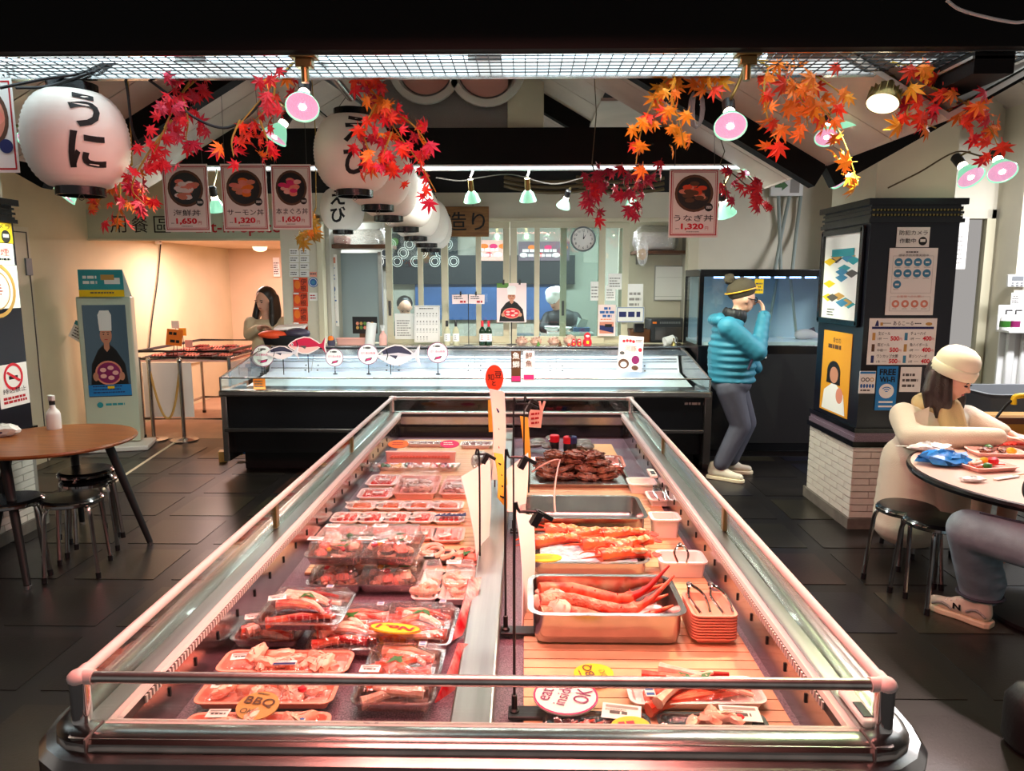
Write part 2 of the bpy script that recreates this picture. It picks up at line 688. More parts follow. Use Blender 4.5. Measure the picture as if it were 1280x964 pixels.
# ceiling: zig-zag of gables, boards of each slope are separate planks
RIDGE, VAL, PER, SL = 3.5, 2.27, 2.15, 1.23 / 2.15
ceil = struct(MB('black_matte').bx(-7, 7, -2, 2.66, 2.95, 3.0).build('ceiling'), 'dark ceiling with sloped white boards between black rafters')
slopes = [(-4.8, -1), (-2.65, 1), (-0.5, -1), (1.65, 1), (3.8, -1)]
planks = {}
for sg in (1, -1):
    L = math.hypot(PER, 1.23)
    mb = MB('ceiling_board')
    mb.box((0, 0, 0.02), (L, 0.425, 0.02))
    planks[sg] = mesh_of(mb, 'ceiling_plank')
SPLIT = 5.2                                                    # beyond the rear beam the slopes stop at a flat ceiling
half = {}
for sg in (1, -1):
    half[sg] = mesh_of(MB('ceiling_board').box((0, 0, 0.02), (math.hypot(PER, 1.23) * 0.48, 0.425, 0.02)), 'ceiling_plank')
for x0, sg in slopes:
    a = -sg * math.atan(SL)
    for k in range(11):
        y = 2.95 + 0.22 + k * 0.435
        if y < SPLIT:
            link('ceiling_plank', planks[sg], ceil, (x0 + PER / 2, y, (VAL + RIDGE) / 2), (0, a, 0))
        else:
            f = 0.76 if sg > 0 else 0.24
            link('ceiling_plank', half[sg], ceil, (x0 + PER * f, y, VAL + (RIDGE - VAL) * 0.76), (0, a, 0))
mb = MB('grout')
for x0, sg in slopes:
    z0 = VAL if sg > 0 else RIDGE
    z1 = RIDGE if sg > 0 else VAL
    mb.add([(x0, 2.9, z0 + 0.05), (x0 + PER, 2.9, z1 + 0.05), (x0 + PER, SPLIT, z1 + 0.05), (x0, SPLIT, z0 + 0.05)], [(0, 1, 2, 3)])
    f0, f1 = (0.52, 1.0) if sg > 0 else (0.0, 0.48)
    mb.add([(x0 + PER * f0, SPLIT, z0 + (z1 - z0) * f0 + 0.05), (x0 + PER * f1, SPLIT, z0 + (z1 - z0) * f1 + 0.05), (x0 + PER * f1, 7.8, z0 + (z1 - z0) * f1 + 0.05), (x0 + PER * f0, 7.8, z0 + (z1 - z0) * f0 + 0.05)], [(0, 1, 2, 3)])
mb.build('plank_backing', ceil)
mb = MB('ceiling_board')
mb.bx(-3.78, -1.53, SPLIT, 7.8, 2.88, 2.9)
mb.bx(0.52, 2.78, SPLIT, 7.8, 2.88, 2.9)
mb.build('flat_panel', ceil)
raf, rah = {}, {}
for sg in (1, -1):
    L = math.hypot(PER, 1.23)
    raf[sg] = mesh_of(MB('black_paint').box((0, 0, -0.05), (L, 0.09, 0.13)), 'rafter')
    rah[sg] = mesh_of(MB('black_paint').box((0, 0, -0.05), (L * 0.48, 0.09, 0.13)), 'rafter')
for x0, sg in slopes:
    link('rafter', raf[sg], ceil, (x0 + PER / 2, 4.15, (VAL + RIDGE) / 2), (0, -sg * math.atan(SL), 0))
    f = 0.76 if sg > 0 else 0.24
    link('rafter', rah[sg], ceil, (x0 + PER * f, 6.1, VAL + (RIDGE - VAL) * 0.76), (0, -sg * math.atan(SL), 0))
for i, x in enumerate((-2.65, 1.65)):
    m = MB('black_paint', 'alu')
    m.bx(x - 0.07, x + 0.07, 2.7, 5.2, 2.38, 2.5)
    m.bx(x - 0.078, x + 0.078, 2.7, 5.2, 2.43, 2.44, 'alu')
    struct(m.build('beam_valley_%s' % ('left', 'right')[i]), 'black beam running back under the roof valley')

m = MB('black_paint')
m.bx(-6, 6, 2.63, 2.669, 2.45, 3.0)
struct(m.build('beam_front'), 'deep black beam across the hall above the display')
m = MB('black_paint')
m.bx(-4.4, 1.72, 5.02, 5.22, 2.43, 2.67)
struct(m.build('beam_rear'), 'black beam across the hall before the kitchen window')

# front light trough with wire mesh
tr = thing('light_trough', 'long fluorescent trough with wire mesh under the deep black beam', 'light fixture', (0, 2.83, 2.45))
m = MB('steel', 'white_plastic')
x0, x1 = -3.6, at(1268, 80, 2.83).x
m.bx(x0, x1, -0.16, -0.145, 0.0, 0.1)
m.bx(x0, x1, 0.145, 0.16, 0.0, 0.1)
m.bx(x0, x1, 0.13, 0.16, -0.004, 0.006)
m.bx(x0, x1, -0.16, -0.15, -0.004, 0.006)
m.bx(x1 - 0.01, x1 + 0.01, -0.16, 0.16, -0.004, 0.1)
m.bx(x0, x1, -0.16, 0.16, 0.1, 0.11, 'white_plastic')
m.build('housing', tr)
m = MB('black_plastic')
k = x0
while k < x1:
    m.box((k, 0, 0.012), (0.0035, 0.3, 0.0035))
    k += 0.045
for j in range(-3, 4):
    m.box(((x0 + x1) / 2, j * 0.042, 0.012), (x1 - x0, 0.0035, 0.0035))
tag(m.build('wire_mesh', tr, smooth=False), kind='stuff')
for k in range(6):
    xa = x0 + 0.12 + k * 1.13
    for yy in (-0.06, 0.06):
        if xa + 1.05 < x1:
            o = MB('tube_glow').cyl((xa, yy, 0.05), (xa + 1.0, yy, 0.05), 0.014, n=10).build('fluorescent_tube', tr)
# slim strip light under the rear beam
st = thing('strip_light', 'slim white strip light along the underside of the rear black beam', 'light fixture', (0, 5.12, 2.43))
MB('white_plastic').bx(-3.9, 1.6, -0.1, 0.1, -0.012, 0.0).build('housing', st)
MB('tube_glow').bx(-3.9, 1.6, -0.1, -0.085, -0.03, -0.012).build('diffuser', st)
# lamps over the display that tint its contents
for yy in (1.95, 1.1):
    t = thing('display_lamp', 'pink tinted fluorescent lamp hung over the seafood display, %s' % ('beside the deep black beam' if yy > 1.5 else 'over its end rail'), 'light fixture', (-0.09, yy, 2.55))
    m = MB('white_plastic')
    m.bx(-0.7, 0.7, -0.13, 0.13, 0.0, 0.02)
    m.bx(-0.7, 0.7, -0.13, -0.12, -0.03, 0.02)
    m.bx(-0.7, 0.7, 0.12, 0.13, -0.03, 0.02)
    m.build('housing', t)
    for xx in (-0.5, 0.5):
        MB('steel_dark').cyl((xx, 0, 0.02), (xx, 0, 0.4), 0.008).build('hanger', t)

# ---------------------------------------------------------------- pillars
BRK = mesh_of(MB('brick_white').box((0, 0, 0), (0.205, 0.02, 0.04)), 'brick')
BRKH = mesh_of(MB('brick_white').box((0, 0, 0), (0.1, 0.02, 0.04)), 'brick')


def brick_face(parent, p, u, length, z0, rows, out):
    """courses of bricks along direction u from p; out = outward normal"""
    rz = math.atan2(u.y, u.x)
    for r in range(rows):
        s = 0.0
        first = r % 2
        while s < length - 0.05:
            w = 0.1 if first and s == 0 else 0.205
            if s + w > length + 0.03:
                w = 0.1
            c = p + u * (s + w / 2) + out * 0.006
            link('brick', BRK if w > 0.15 else BRKH, parent, (c.x, c.y, z0 + 0.023 + r * 0.0455), (0, 0, rz))
            s += w + 0.006


def pillar(name, label, x0, x1, y0, y1, faces):
    m = MB('grout', 'concrete', 'navy_black', 'black_gloss', 'wall_white', 'purple_speck')
    m.bx(x0, x1, y0, y1, 0.0, 0.565, 'grout')
    m.bx(x0 - 0.03, x1 + 0.03, y0 - 0.03, y1 + 0.03, 0, 0.075, 'concrete')
    # dark moulding above the bricks
    for k, (e, za, zb) in enumerate(((0.03, 0.565, 0.6), (0.02, 0.6, 0.63), (0.012, 0.63, 0.66), (0.02, 0.66, 0.69))):
        m.bx(x0 - e, x1 + e, y0 - e, y1 + e, za, zb, 'purple_speck' if k in (1, 2) else 'black_gloss')
    m.bx(x0, x1, y0, y1, 0.69, 2.02, 'navy_black')
    for e, za, zb in ((0.02, 2.02, 2.045), (0.01, 2.045, 2.06), (0.014, 2.075, 2.09), (0.01, 2.105, 2.12), (0.03, 2.13, 2.17)):
        m.bx(x0 - e, x1 + e, y0 - e, y1 + e, za, zb, 'black_gloss')
    m.bx(x0, x1, y0, y1, 2.02, 2.17, 'black_gloss')
    m.bx(x0 + 0.03, x1 - 0.03, y0 + 0.03, y1 - 0.03, 2.17, 3.4, 'wall_white')
    o = struct(m.build(name), label)
    for p, u, L, out in faces:
        brick_face(o, Vector(p), Vector(u), L, 0.075, 11, Vector(out))
    return o


PRX0, PRX1, PRY0, PRY1 = 2.2, 2.76, 4.72, 5.44
pillar_r = pillar('pillar_right', 'black pillar on a white brick base hung with notices', PRX0, PRX1, PRY0, PRY1,
                  [((PRX0, PRY0, 0), (1, 0, 0), PRX1 - PRX0, (0, -1, 0)), ((PRX0, PRY1, 0), (0, -1, 0), PRY1 - PRY0, (-1, 0, 0))])
m = MB('black_gloss', 'brass')
for kz in (2.067, 2.098):
    for i in range(26):
        m.box((PRX0 + i * 0.022 + 0.005, PRY0 - 0.018, kz), (0.012, 0.012, 0.012), 'brass')
m.build('bead_moulding', pillar_r, smooth=False)
PLX = -3.31
pillar_l = pillar('pillar_left', 'black pillar on a white brick base behind the wooden table', -3.95, PLX, 3.7, 4.7,
                  [((PLX, 3.7, 0), (0, 1, 0), 1.0, (1, 0, 0)), ((-3.95, 3.7, 0), (1, 0, 0), 0.64, (0, -1, 0))])

# ---------------------------------------------------------------- kitchen window
WY = 7.36
ZB, ZT = 1.02, 2.235


def wx(px):
    return at(px, 360, WY).x


m = MB('alu_cream')
m.bx(wx(398), wx(405), WY - 0.03, WY + 0.1, ZB - 0.02, ZT + 0.03)
m.bx(wx(858), wx(871), WY - 0.03, WY + 0.1, ZB - 0.02, ZT + 0.03)
m.bx(wx(398), wx(871), WY - 0.03, WY + 0.1, ZT, ZT + 0.035)
m.bx(wx(398), wx(871), WY - 0.06, WY + 0.1, ZB - 0.035, ZB)
struct(m.build('trim_3', bev=0.004), 'cream aluminium frame around the kitchen window')


def sash(num, pa, pb, mids, dy, label):
    a, b = wx(pa), wx(pb)
    w = struct(MB('alu_cream').bx(a, b, WY + dy, WY + dy + 0.03, ZB, ZB + 0.07).build('window_%d' % num, bev=0.003), label)
    MB('alu_cream').bx(a, b, WY + dy, WY + dy + 0.03, ZT - 0.06, ZT).build('top_rail', w, bev=0.003)
    xs = [(a, a + 0.066), (b - 0.066, b)]
    for k, (xa, xb) in enumerate(xs):
        MB('alu_cream').bx(xa, xb, WY + dy, WY + dy + 0.03, ZB + 0.07, ZT - 0.06).build('stile', w, bev=0.003)
    edges = [a + 0.066]
    for q in mids:
        xm = wx(q)
        MB('alu_cream').bx(xm - 0.027, xm + 0.027, WY + dy + 0.002, WY + dy + 0.028, ZB + 0.07, ZT - 0.06).build('mullion', w, bev=0.003)
        edges += [xm - 0.027, xm + 0.027]
    edges.append(b - 0.066)
    for i in range(0, len(edges), 2):
        MB('window_glass').bx(edges[i], edges[i + 1], WY + dy + 0.013, WY + dy + 0.017, ZB + 0.07, ZT - 0.06).build('pane', w, smooth=False)
    MB('steel_dark').bx(a + 0.02, a + 0.045, WY + dy - 0.012, WY + dy, 1.3, 1.45).build('handle', w, bev=0.003)
    return w


sash(1, 483, 560, [526], -0.01, 'sliding window with cream frame beside the open hatch')
sash(2, 552, 637, [598], 0.03, 'sliding window with cream frame behind the bottles')
sash(3, 638, 756, [671], -0.01, 'sliding window with cream frame carrying the clock')
sash(4, 700, 786, [751], 0.03, 'sliding window with cream frame beside the shelf')

# kitchen room behind
mat('kitchen_dark', '1b2026', 0.5)
mat('kitchen_wall', 'b4b0a4', 0.6)
mat('kitchen_blue', '3d5e94', 0.5, var=0.15, scale=3)
for nm, a in (('wall_kitchen_back', (-2.06, 1.76, 10.3, 10.4, 0, 2.9)), ('wall_kitchen_left', (-2.06, -2.0, 7.46, 10.3, 0, 2.9)), ('wall_kitchen_right', (1.7, 1.76, 7.46, 10.3, 0, 2.9)), ('floor_kitchen', (-2.06, 1.76, 7.46, 10.4, -0.05, 0.0)), ('ceiling_kitchen', (-2.06, 1.76, 7.46, 10.4, 2.75, 2.85))):
    struct(MB('kitchen_dark' if 'floor' in nm else 'kitchen_wall').bx(*a).build(nm), 'grey kitchen ' + nm.split('_')[0] + ' behind the window')
m = MB('kitchen_dark')
m.bx(-1.9, 0.7, 10.18, 10.29, 1.6, 2.0)
m.build('range_hood')
tag(bpy.data.objects['range_hood'], 'dark range hood along the kitchen wall behind the window', 'hood')
tag(MB('kitchen_blue').bx(-1.55, 0.55, 10.24, 10.28, 1.1, 1.6).build('splash_panel'), 'blue sheet panel under the kitchen range hood', 'panel')
for yy, xx in ((8.7, -0.9), (8.7, 0.8)):
    t = thing('kitchen_lamp', 'white fluorescent lamp on the kitchen ceiling', 'light fixture', (xx, yy, 2.63), group='kitchen ceiling lamps')
    MB('white_plastic').bx(-0.62, 0.62, -0.17, 0.17, 0.0, 0.12).build('housing', t, bev=0.01)


def banner(pa, pb, ya, yb, Y, label, bgm, fn):
    p, q = at(pa, yb, Y), at(pb, ya, Y)
    t = thing('kitchen_banner', label, 'banner', (p.x, Y, p.z))
    w, h = q.x - p.x, q.z - p.z
    MB(bgm).bx(0, w, 0, 0.01, 0, h).build('sheet', t)
    m = MB(bgm)
    fn(m, w, h)
    m.build('print', t, smooth=False)
    return t


def wave_print(m, w, h):
    for k in range(13):
        x = w * (0.05 + 0.075 * k)
        for r in (0.9, 0.55):
            m.ring(x, h * 0.26 * (k % 3) + h * 0.15, r * h * 0.17, r * h * 0.17 + 0.008, 'white_card')
    m.disc(w * 0.75, h * 0.6, h * 0.18, 'orange_red')
    m.disc(w * 0.25, h * 0.75, h * 0.12, 'green_ink')


def fish_print(m, w, h):
    for k in range(6):
        x = w * (0.1 + 0.16 * k)
        m.disc(x, h * (0.3 + 0.4 * (k % 2)), h * 0.2, ['white_card', 'orange', 'red_bright', 'pink_ink'][k % 4], rz=h * 0.12)
    m.lines(w * 0.08, w * 0.92, h * 0.6, 2, h * 0.25, 'white_card', h=h * 0.14)


banner(468, 572, 292, 333, 10.165, 'dark banner with white wave drawing over the kitchen hood', 'kitchen_dark', wave_print)
banner(596, 632, 300, 326, 10.165, 'pink and white banner strip over the kitchen hood', 'pink_foam', fish_print)
banner(648, 712, 302, 326, 10.165, 'purple menu banner with white lettering over the kitchen hood', 'purple_speck', fish_print)

# ================================================================== SHAPES SHARED BY MANY THINGS
def rr_ring(w, d, r, off, z, n=4):
    x, y = w / 2 + off, d / 2 + off
    r = max(0.001, min(r + off, x, y))
    out = []
    for cx, cy, a0 in ((x - r, y - r, 0), (-x + r, y - r, 90), (-x + r, -y + r, 180), (x - r, -y + r, 270)):
        for k in range(n + 1):
            a = R(a0 + 90 * k / n)
            out.append((cx + r * math.cos(a), cy + r * math.sin(a), z))
    return out


def rr(mb, w, d, r, prof, m=None, c=(0, 0, 0), bot=False, top=False, n=4):
    """loft of rounded rectangles; prof = [(outset, z), ...]"""
    vs, fs = [], []
    K = 4 * (n + 1)
    for off, z in prof:
        vs += [(p[0] + c[0], p[1] + c[1], p[2] + c[2]) for p in rr_ring(w, d, r, off, z, n)]
    for i in range(len(prof) - 1):
        for j in range(K):
            j2 = (j + 1) % K
            fs.append((i * K + j, i * K + j2, (i + 1) * K + j2, (i + 1) * K + j))
    if bot:
        fs.append(tuple(range(K))[::-1])
    if top:
        fs.append(tuple((len(prof) - 1) * K + j for j in range(K)))
    return mb.add(vs, fs, m)


def tray_prof(h, t=0.004, slope=0.012, lip=0.006):
    return [(-slope, 0), (-slope * 0.2, h * 0.85), (lip, h), (lip, h + t * 0.6), (-t, h + t * 0.6), (-slope - t, t * 1.2)]


# ================================================================== ISLAND SEAFOOD DISPLAY
FX0, FX1, FY0, FY1, ZR, ZRIM, ZF = -0.9, 0.72, 1.31, 4.76, 0.88, 0.775, 0.62
fcx, fcy, fw_, fd_ = (FX0 + FX1) / 2, (FY0 + FY1) / 2, FX1 - FX0, FY1 - FY0
fz = thing('display_freezer', 'long open island seafood display with chrome rails and low glass fence', 'display case', (fcx, fcy, 0))
m = MB('black_gloss', 'steel_dark')
rr(m, fw_ - 0.1, fd_ - 0.1, 0.05, [(0, 0.12), (0, 0.69)], 'black_gloss', bot=True)
rr(m, fw_ - 0.2, fd_ - 0.2, 0.05, [(0, 0.0), (0, 0.12)], 'steel_dark', bot=True)
m.build('body', fz)
m = MB('steel')
rr(m, fw_, fd_, 0.07, [(0.03, 0.68), (0.075, 0.69), (0.092, 0.71), (0.092, 0.735), (0.078, 0.752), (0.055, 0.757), (0.05, 0.75)], 'steel')
m.build('bumper', fz)
m = MB('steel')
rr(m, fw_, fd_, 0.05, [(0.05, 0.75), (0.052, 0.757), (0.05, 0.772), (0.035, 0.782), (0.0, 0.782), (-0.012, 0.779)], 'steel')
m.build('rim', fz)
m = MB('steel_brushed')
fd2 = fd_ + 0.108      # the end walls stand close behind the end rails, only the long sides have a ledge
rr(m, fw_, fd2, 0.02, [(-0.012, 0.779), (-0.07, 0.774), (-0.072, 0.768)], 'steel_brushed')
m.build('ledge', fz)
m = MB('rubber_white')
rr(m, fw_, fd2, 0.02, [(-0.055, 0.776), (-0.06, 0.781), (-0.075, 0.781), (-0.08, 0.772)], 'rubber_white')
m.build('gasket', fz)
m = MB('black_plastic')
rr(m, fw_, fd2, 0.02, [(-0.08, 0.772), (-0.082, 0.755)], 'black_plastic')
m.build('vent_slot', fz)
m = MB('rubber_white')
for sx in (-1, 1):
    x = sx * (fw_ / 2 - 0.0835)
    for k in range(220):
        m.box((x, -fd_ / 2 + 0.12 + k * 0.0147, 0.7635), (0.004, 0.007, 0.017))
tag(m.build('vent_louvre', fz, smooth=False), kind='stuff')
m = MB('steel')
rr(m, fw_, fd2, 0.02, [(-0.078, 0.755), (-0.066, 0.748), (-0.066, ZF - 0.01)], 'steel')
m.build('inner_wall', fz)
m = MB('purple_speck')
rr(m, fw_, fd2, 0.02, [(-0.066, ZF - 0.02), (-0.066, ZF)], 'purple_speck', bot=True, top=True)
m.build('bin_floor', fz)
# slots in the side walls
m = MB('ink')
for sx in (-1, 1):
    for k in range(24):
        m.box((sx * (fw_ / 2 - 0.067), -fd_ / 2 + 0.25 + k * 0.135, 0.70), (0.004, 0.006, 0.022))
tag(m.build('wall_slot', fz, smooth=False), kind='stuff')
m = MB('steel_brushed')
m.bx(-0.055 - 0.02, 0.04 - 0.02, -fd_ / 2 + 0.08, fd_ / 2 - 0.08, ZF, ZF + 0.07)
m.build('divider', fz, bev=0.006)
# corner posts and rails
for sx in (-1, 1):
    for sy in (-1, 1):
        m = MB('chrome')
        rr(m, 0.034, 0.034, 0.012, [(0, 0.782), (0, ZR - 0.01)], top=True, c=(sx * (fw_ / 2 - 0.012), sy * (fd_ / 2 - 0.012), 0))
        p = m.build('corner_post', fz)
        m = MB('rubber_white')
        a = (sx * (fw_ / 2 - 0.012), sy * (fd_ / 2 - 0.012), ZR - 0.004)
        m.ell(a, (0.022, 0.022, 0.016), 14, 8)
        m.cyl(a, (a[0] - sx * 0.03, a[1], a[2]), 0.0145)
        m.cyl(a, (a[0], a[1] - sy * 0.03, a[2]), 0.0145)
        m.build('corner_cap', p)
for sx in (-1, 1):
    x = sx * (fw_ / 2 - 0.012)
    MB('rubber_white').cyl((x, -fd_ / 2 + 0.02, ZR - 0.004), (x, fd_ / 2 - 0.02, ZR - 0.004), 0.0115).build('side_rail', fz)
    for k in range(3):
        ya = -fd_ / 2 + 0.01 + k * (fd_ - 0.02) / 3
        MB('glass').bx(x - 0.003, x + 0.003, ya + 0.004, ya + (fd_ - 0.02) / 3 - 0.004, 0.783, ZR - 0.012).build('glass_panel', fz, smooth=False)
    for k in (1, 2):
        ya = -fd_ / 2 + 0.01 + k * (fd_ - 0.02) / 3
        MB('brass').bx(x - 0.008, x + 0.008, ya - 0.014, ya + 0.014, 0.782, ZR - 0.01).build('panel_clip', fz, bev=0.002)
for sy in (-1, 1):
    y = sy * (fd_ / 2 - 0.012)
    MB('steel_brushed').cyl((-fw_ / 2 + 0.02, y, ZR - 0.004), (fw_ / 2 - 0.02, y, ZR - 0.004), 0.0115).build('end_rail', fz)
    MB('glass').bx(-fw_ / 2 + 0.02, fw_ / 2 - 0.02, y - 0.003, y + 0.003, 0.783, ZR - 0.012).build('glass_panel', fz, smooth=False)
for sx in (-1, 1):
    for k, zc in ((0, 0.728), (1, 0.772)):
        MB('ink_soft').bx(sx * (fw_ / 2 - 0.055) - 0.002, sx * (fw_ / 2 - 0.055) + 0.002, -fd_ / 2 - 0.094 + k * 0.04, -fd_ / 2 - 0.03 + k * 0.04, zc - 0.02, zc + 0.012).build('corner_seam', fz)
    MB('steel_dark').cyl((sx * (fw_ / 2 - 0.02), -fd_ / 2 - 0.094, 0.722), (sx * (fw_ / 2 - 0.02), -fd_ / 2 - 0.08, 0.722), 0.008).build('screw', fz)
for px, py, yy in ((1072, 885, 0), (815, 592, 0)):
    p = atz(px, py, 0.785)
    t = MB('white_plastic').box((p.x - fcx, p.y - fcy, 0.786), (0.032, 0.12, 0.014)).build('thermometer', fz, bev=0.004)
    MB('kitchen_dark').box((p.x - fcx, p.y - fcy - 0.02, 0.794), (0.018, 0.05, 0.003)).build('display_screen', t)
t = MB('blue_ink').box((-0.55, -fd_ / 2 + 0.047, 0.64), (0.26, 0.004, 0.09)).build('notice_strip', fz)
t = MB('white_card').box((0.3, -fd_ / 2 + 0.047, 0.64), (0.9, 0.004, 0.09)).build('notice_strip', fz)


# ---------------------------------------------------------------- mats of wooden slats
def slat_mat(label, x0, x1, y0, y1, mt='bamboo', pitch=0.046):
    t = thing('slat_mat', label, 'mat', ((x0 + x1) / 2, (y0 + y1) / 2, ZF))
    me = mesh_of(MB(mt).box((0, 0, 0.007), (x1 - x0, pitch - 0.004, 0.008)), 'slat')
    k = int((y1 - y0) / pitch)
    for i in range(k):
        link('slat', me, t, (0, -(y1 - y0) / 2 + pitch * (i + 0.5), 0))
    me = mesh_of(MB('wood_dark').box((0, 0, 0.0015), (0.02, y1 - y0, 0.003)), 'batten')
    for s in (-0.35, 0.35):
        link('batten', me, t, (s * (x1 - x0), 0, 0))
    return t


slat_mat('slatted bamboo mat in the bin with the steel pans', -0.0, 0.63, 1.48, 3.62)
slat_mat('slatted bamboo mat under the packed trays beside the divider', -0.78, -0.18, 2.42, 4.6)


# ================================================================== SEAFOOD PACKS
mat('crab_red', 'd8391f', 0.35, col2='f08a64', scale=30)
mat('crab_dark', 'b01c14', 0.35)
mat('crab_pale', 'f4b49a', 0.4, col2='f8d8c4', scale=40)
mat('squid', 'f6d2bc', 0.35, col2='f0a88c', scale=18)
mat('roe', 'f07a28', 0.3, col2='e05a18', scale=220, bump=0.8, bscale=260)
mat('fillet_red', 'd81e1c', 0.3, col2='f0725a', scale=16)
mat('fillet_pink', 'f29a84', 0.3, col2='e87060', scale=14)
mat('fillet_dark', '6a0f10', 0.35, col2='8a2420', scale=20)
mat('prawn_grey', 'a88474', 0.35, col2='d8a890', scale=24)
mat('oyster_brown', '5a2a1c', 0.4, col2='b07458', scale=34, bump=1.0, bscale=60)
mat('leaf_garnish', '2f6b22', 0.4)
mat('veg_yellow', 'f0b020', 0.4)
mat('veg_purple', '8a1f5c', 0.4)
mat('shell_grey', '8a8880', 0.3, col2='5c5a54', scale=30)
mat('lobster_red', 'd0301a', 0.35, col2='e8703c', scale=24)
mat('lobster_meat', 'f6e2c4', 0.35, col2='ee9a50', scale=38)
mat('tray_black', '141214', 0.35)


def crab_leg_mesh(mn, L=0.2, r=0.011):
    m = MB(mn)
    pts, rs = [], []
    for i in range(9):
        t = i / 8
        pts.append((L * (t - 0.5), 0.012 * math.sin(t * 3.1), 0.006 * math.sin(t * 2)))
        rs.append(r * (1.0 - 0.55 * t) * (1.25 if i in (0, 4) else 1))
    m.tube(pts, rs, 8)
    return mesh_of(m, 'crab_leg')


def lump_mesh(mn, name, rx, ry, rz, seed, nu=14, nv=9, amp=0.18):
    rnd = random.Random(seed)
    m = MB(mn)
    m.ell((0, 0, rz * 0.8), (rx, ry, rz), nu, nv)
    m.v = [p + Vector((rnd.uniform(-1, 1) * rx, rnd.uniform(-1, 1) * ry, rnd.uniform(-1, 1) * rz)) * amp for p in m.v]
    return mesh_of(m, name)


def fillet_mesh(mn, w, d, h):
    m = MB(mn)
    k = 7
    for i in range(k):
        x = -w / 2 + w * (i + 0.5) / k
        m.box((x, 0, h / 2), (w / k * 1.05, d, h), rot=(0, R(-22), 0))
    return mesh_of(m, 'fillet_slice')


LEG_R, LEG_P, LEG_D = crab_leg_mesh('crab_red'), crab_leg_mesh('crab_pale'), crab_leg_mesh('crab_dark', 0.16, 0.009)
SQUID = [lump_mesh('squid', 'squid_piece', 0.035, 0.016, 0.014, k) for k in range(3)]
SLICE_R = mesh_of(MB('fillet_red').box((0, 0, 0.008), (0.016, 0.07, 0.012), rot=(0, R(-20), 0)), 'fish_slice')
SLICE_P = mesh_of(MB('fillet_pink').box((0, 0, 0.008), (0.016, 0.07, 0.012), rot=(0, R(-20), 0)), 'fish_slice')
SLICE_D = mesh_of(MB('fillet_dark').box((0, 0, 0.008), (0.03, 0.09, 0.014), rot=(0, R(-8), 0)), 'fish_slice')
LEAF = mesh_of(MB('leaf_garnish').add([(-0.03, 0, 0), (0, -0.009, 0.003), (0.03, 0, 0), (0, 0.009, 0.003)], [(0, 1, 2, 3)]), 'garnish_leaf')


def prawn_mesh(mn, s=1.0):
    m = MB(mn)
    pts, rs = [], []
    for i in range(13):
        t = i / 12
        a = R(-30 + 200 * t)
        pts.append((0.03 * s * math.cos(a), 0.03 * s * math.sin(a), 0.012 * s))
        rs.append(0.012 * s * (1 - 0.65 * t) * (1.12 if i % 2 else 0.95))
    m.tube(pts, rs, 8)
    e = pts[-1]
    m.ell((e[0], e[1] - 0.008 * s, e[2]), (0.006 * s, 0.012 * s, 0.003 * s), 8, 4)
    return mesh_of(m, 'prawn')


PRAWN_P, PRAWN_G = prawn_mesh('squid'), prawn_mesh('prawn_grey')
VEG = [lump_mesh(c, 'vegetable_piece', 0.018, 0.016, 0.014, k, 10, 6, 0.1) for k, c in enumerate(('red_bright', 'veg_yellow', 'leaf_garnish', 'veg_purple', 'squid'))]
MIXED = [lump_mesh(c, 'seafood_piece', 0.022, 0.017, 0.012, 20 + k, 10, 6, 0.15) for k, c in enumerate(('squid', 'prawn_grey', 'fillet_pink', 'oyster_brown', 'squid'))]


def place(xa, xb, yf, yb, h, z):
    """footprint from the near edge and the far edge of a pack that stands at height z"""
    a, b = atz(xa, yf, z), atz(xb, yf, z)
    f = atz((xa + xb) / 2, yb, z + h)
    return (a.x + b.x) / 2, (a.y + f.y) / 2, max(b.x - a.x, 0.03), max(f.y - a.y, 0.03)


def sticker(t, x, y, z, w, d, kind, rot=0.0, tilt=0.0):
    m = MB('white_card')
    m.box((0, 0, 0), (w, d, 0.0012))
    m.M = Matrix.Translation((0, 0, 0.0008)) @ Matrix.Rotation(R(-90), 4, 'X')
    if kind == 'price':
        m.rect(-w * 0.42, d * 0.2, w * 0.42, d * 0.38, 'ink_grey', y=-0.0004)
        m.lines(-w * 0.3, w * 0.4, d * 0.0, 1, d * 0.3, 'ink_soft', h=d * 0.2, y=-0.0005)
        m.lines(-w * 0.42, w * 0.2, d * 0.12, 2, d * 0.09, 'ink_soft', y=-0.0005)
    elif kind == 'blue':
        m.rect(-w * 0.4, -d * 0.4, w * 0.4, -d * 0.12, 'blue_ink', y=-0.0004)
        m.rect(-w * 0.4, d * 0.12, w * 0.4, d * 0.4, 'blue_ink', y=-0.0004)
    elif kind == 'purple':
        m.rect(-w * 0.48, -d * 0.48, w * 0.48, 0, 'navy_ink', y=-0.0004)
        m.lines(-w * 0.4, w * 0.4, d * 0.35, 1, d * 0.2, 'ink_soft', h=d * 0.18, y=-0.0005)
    o = m.build('price_label' if kind == 'price' else 'sticker', t, smooth=False)
    o.location = (x, y, z)
    o.rotation_euler = (tilt, 0, rot)
    return o


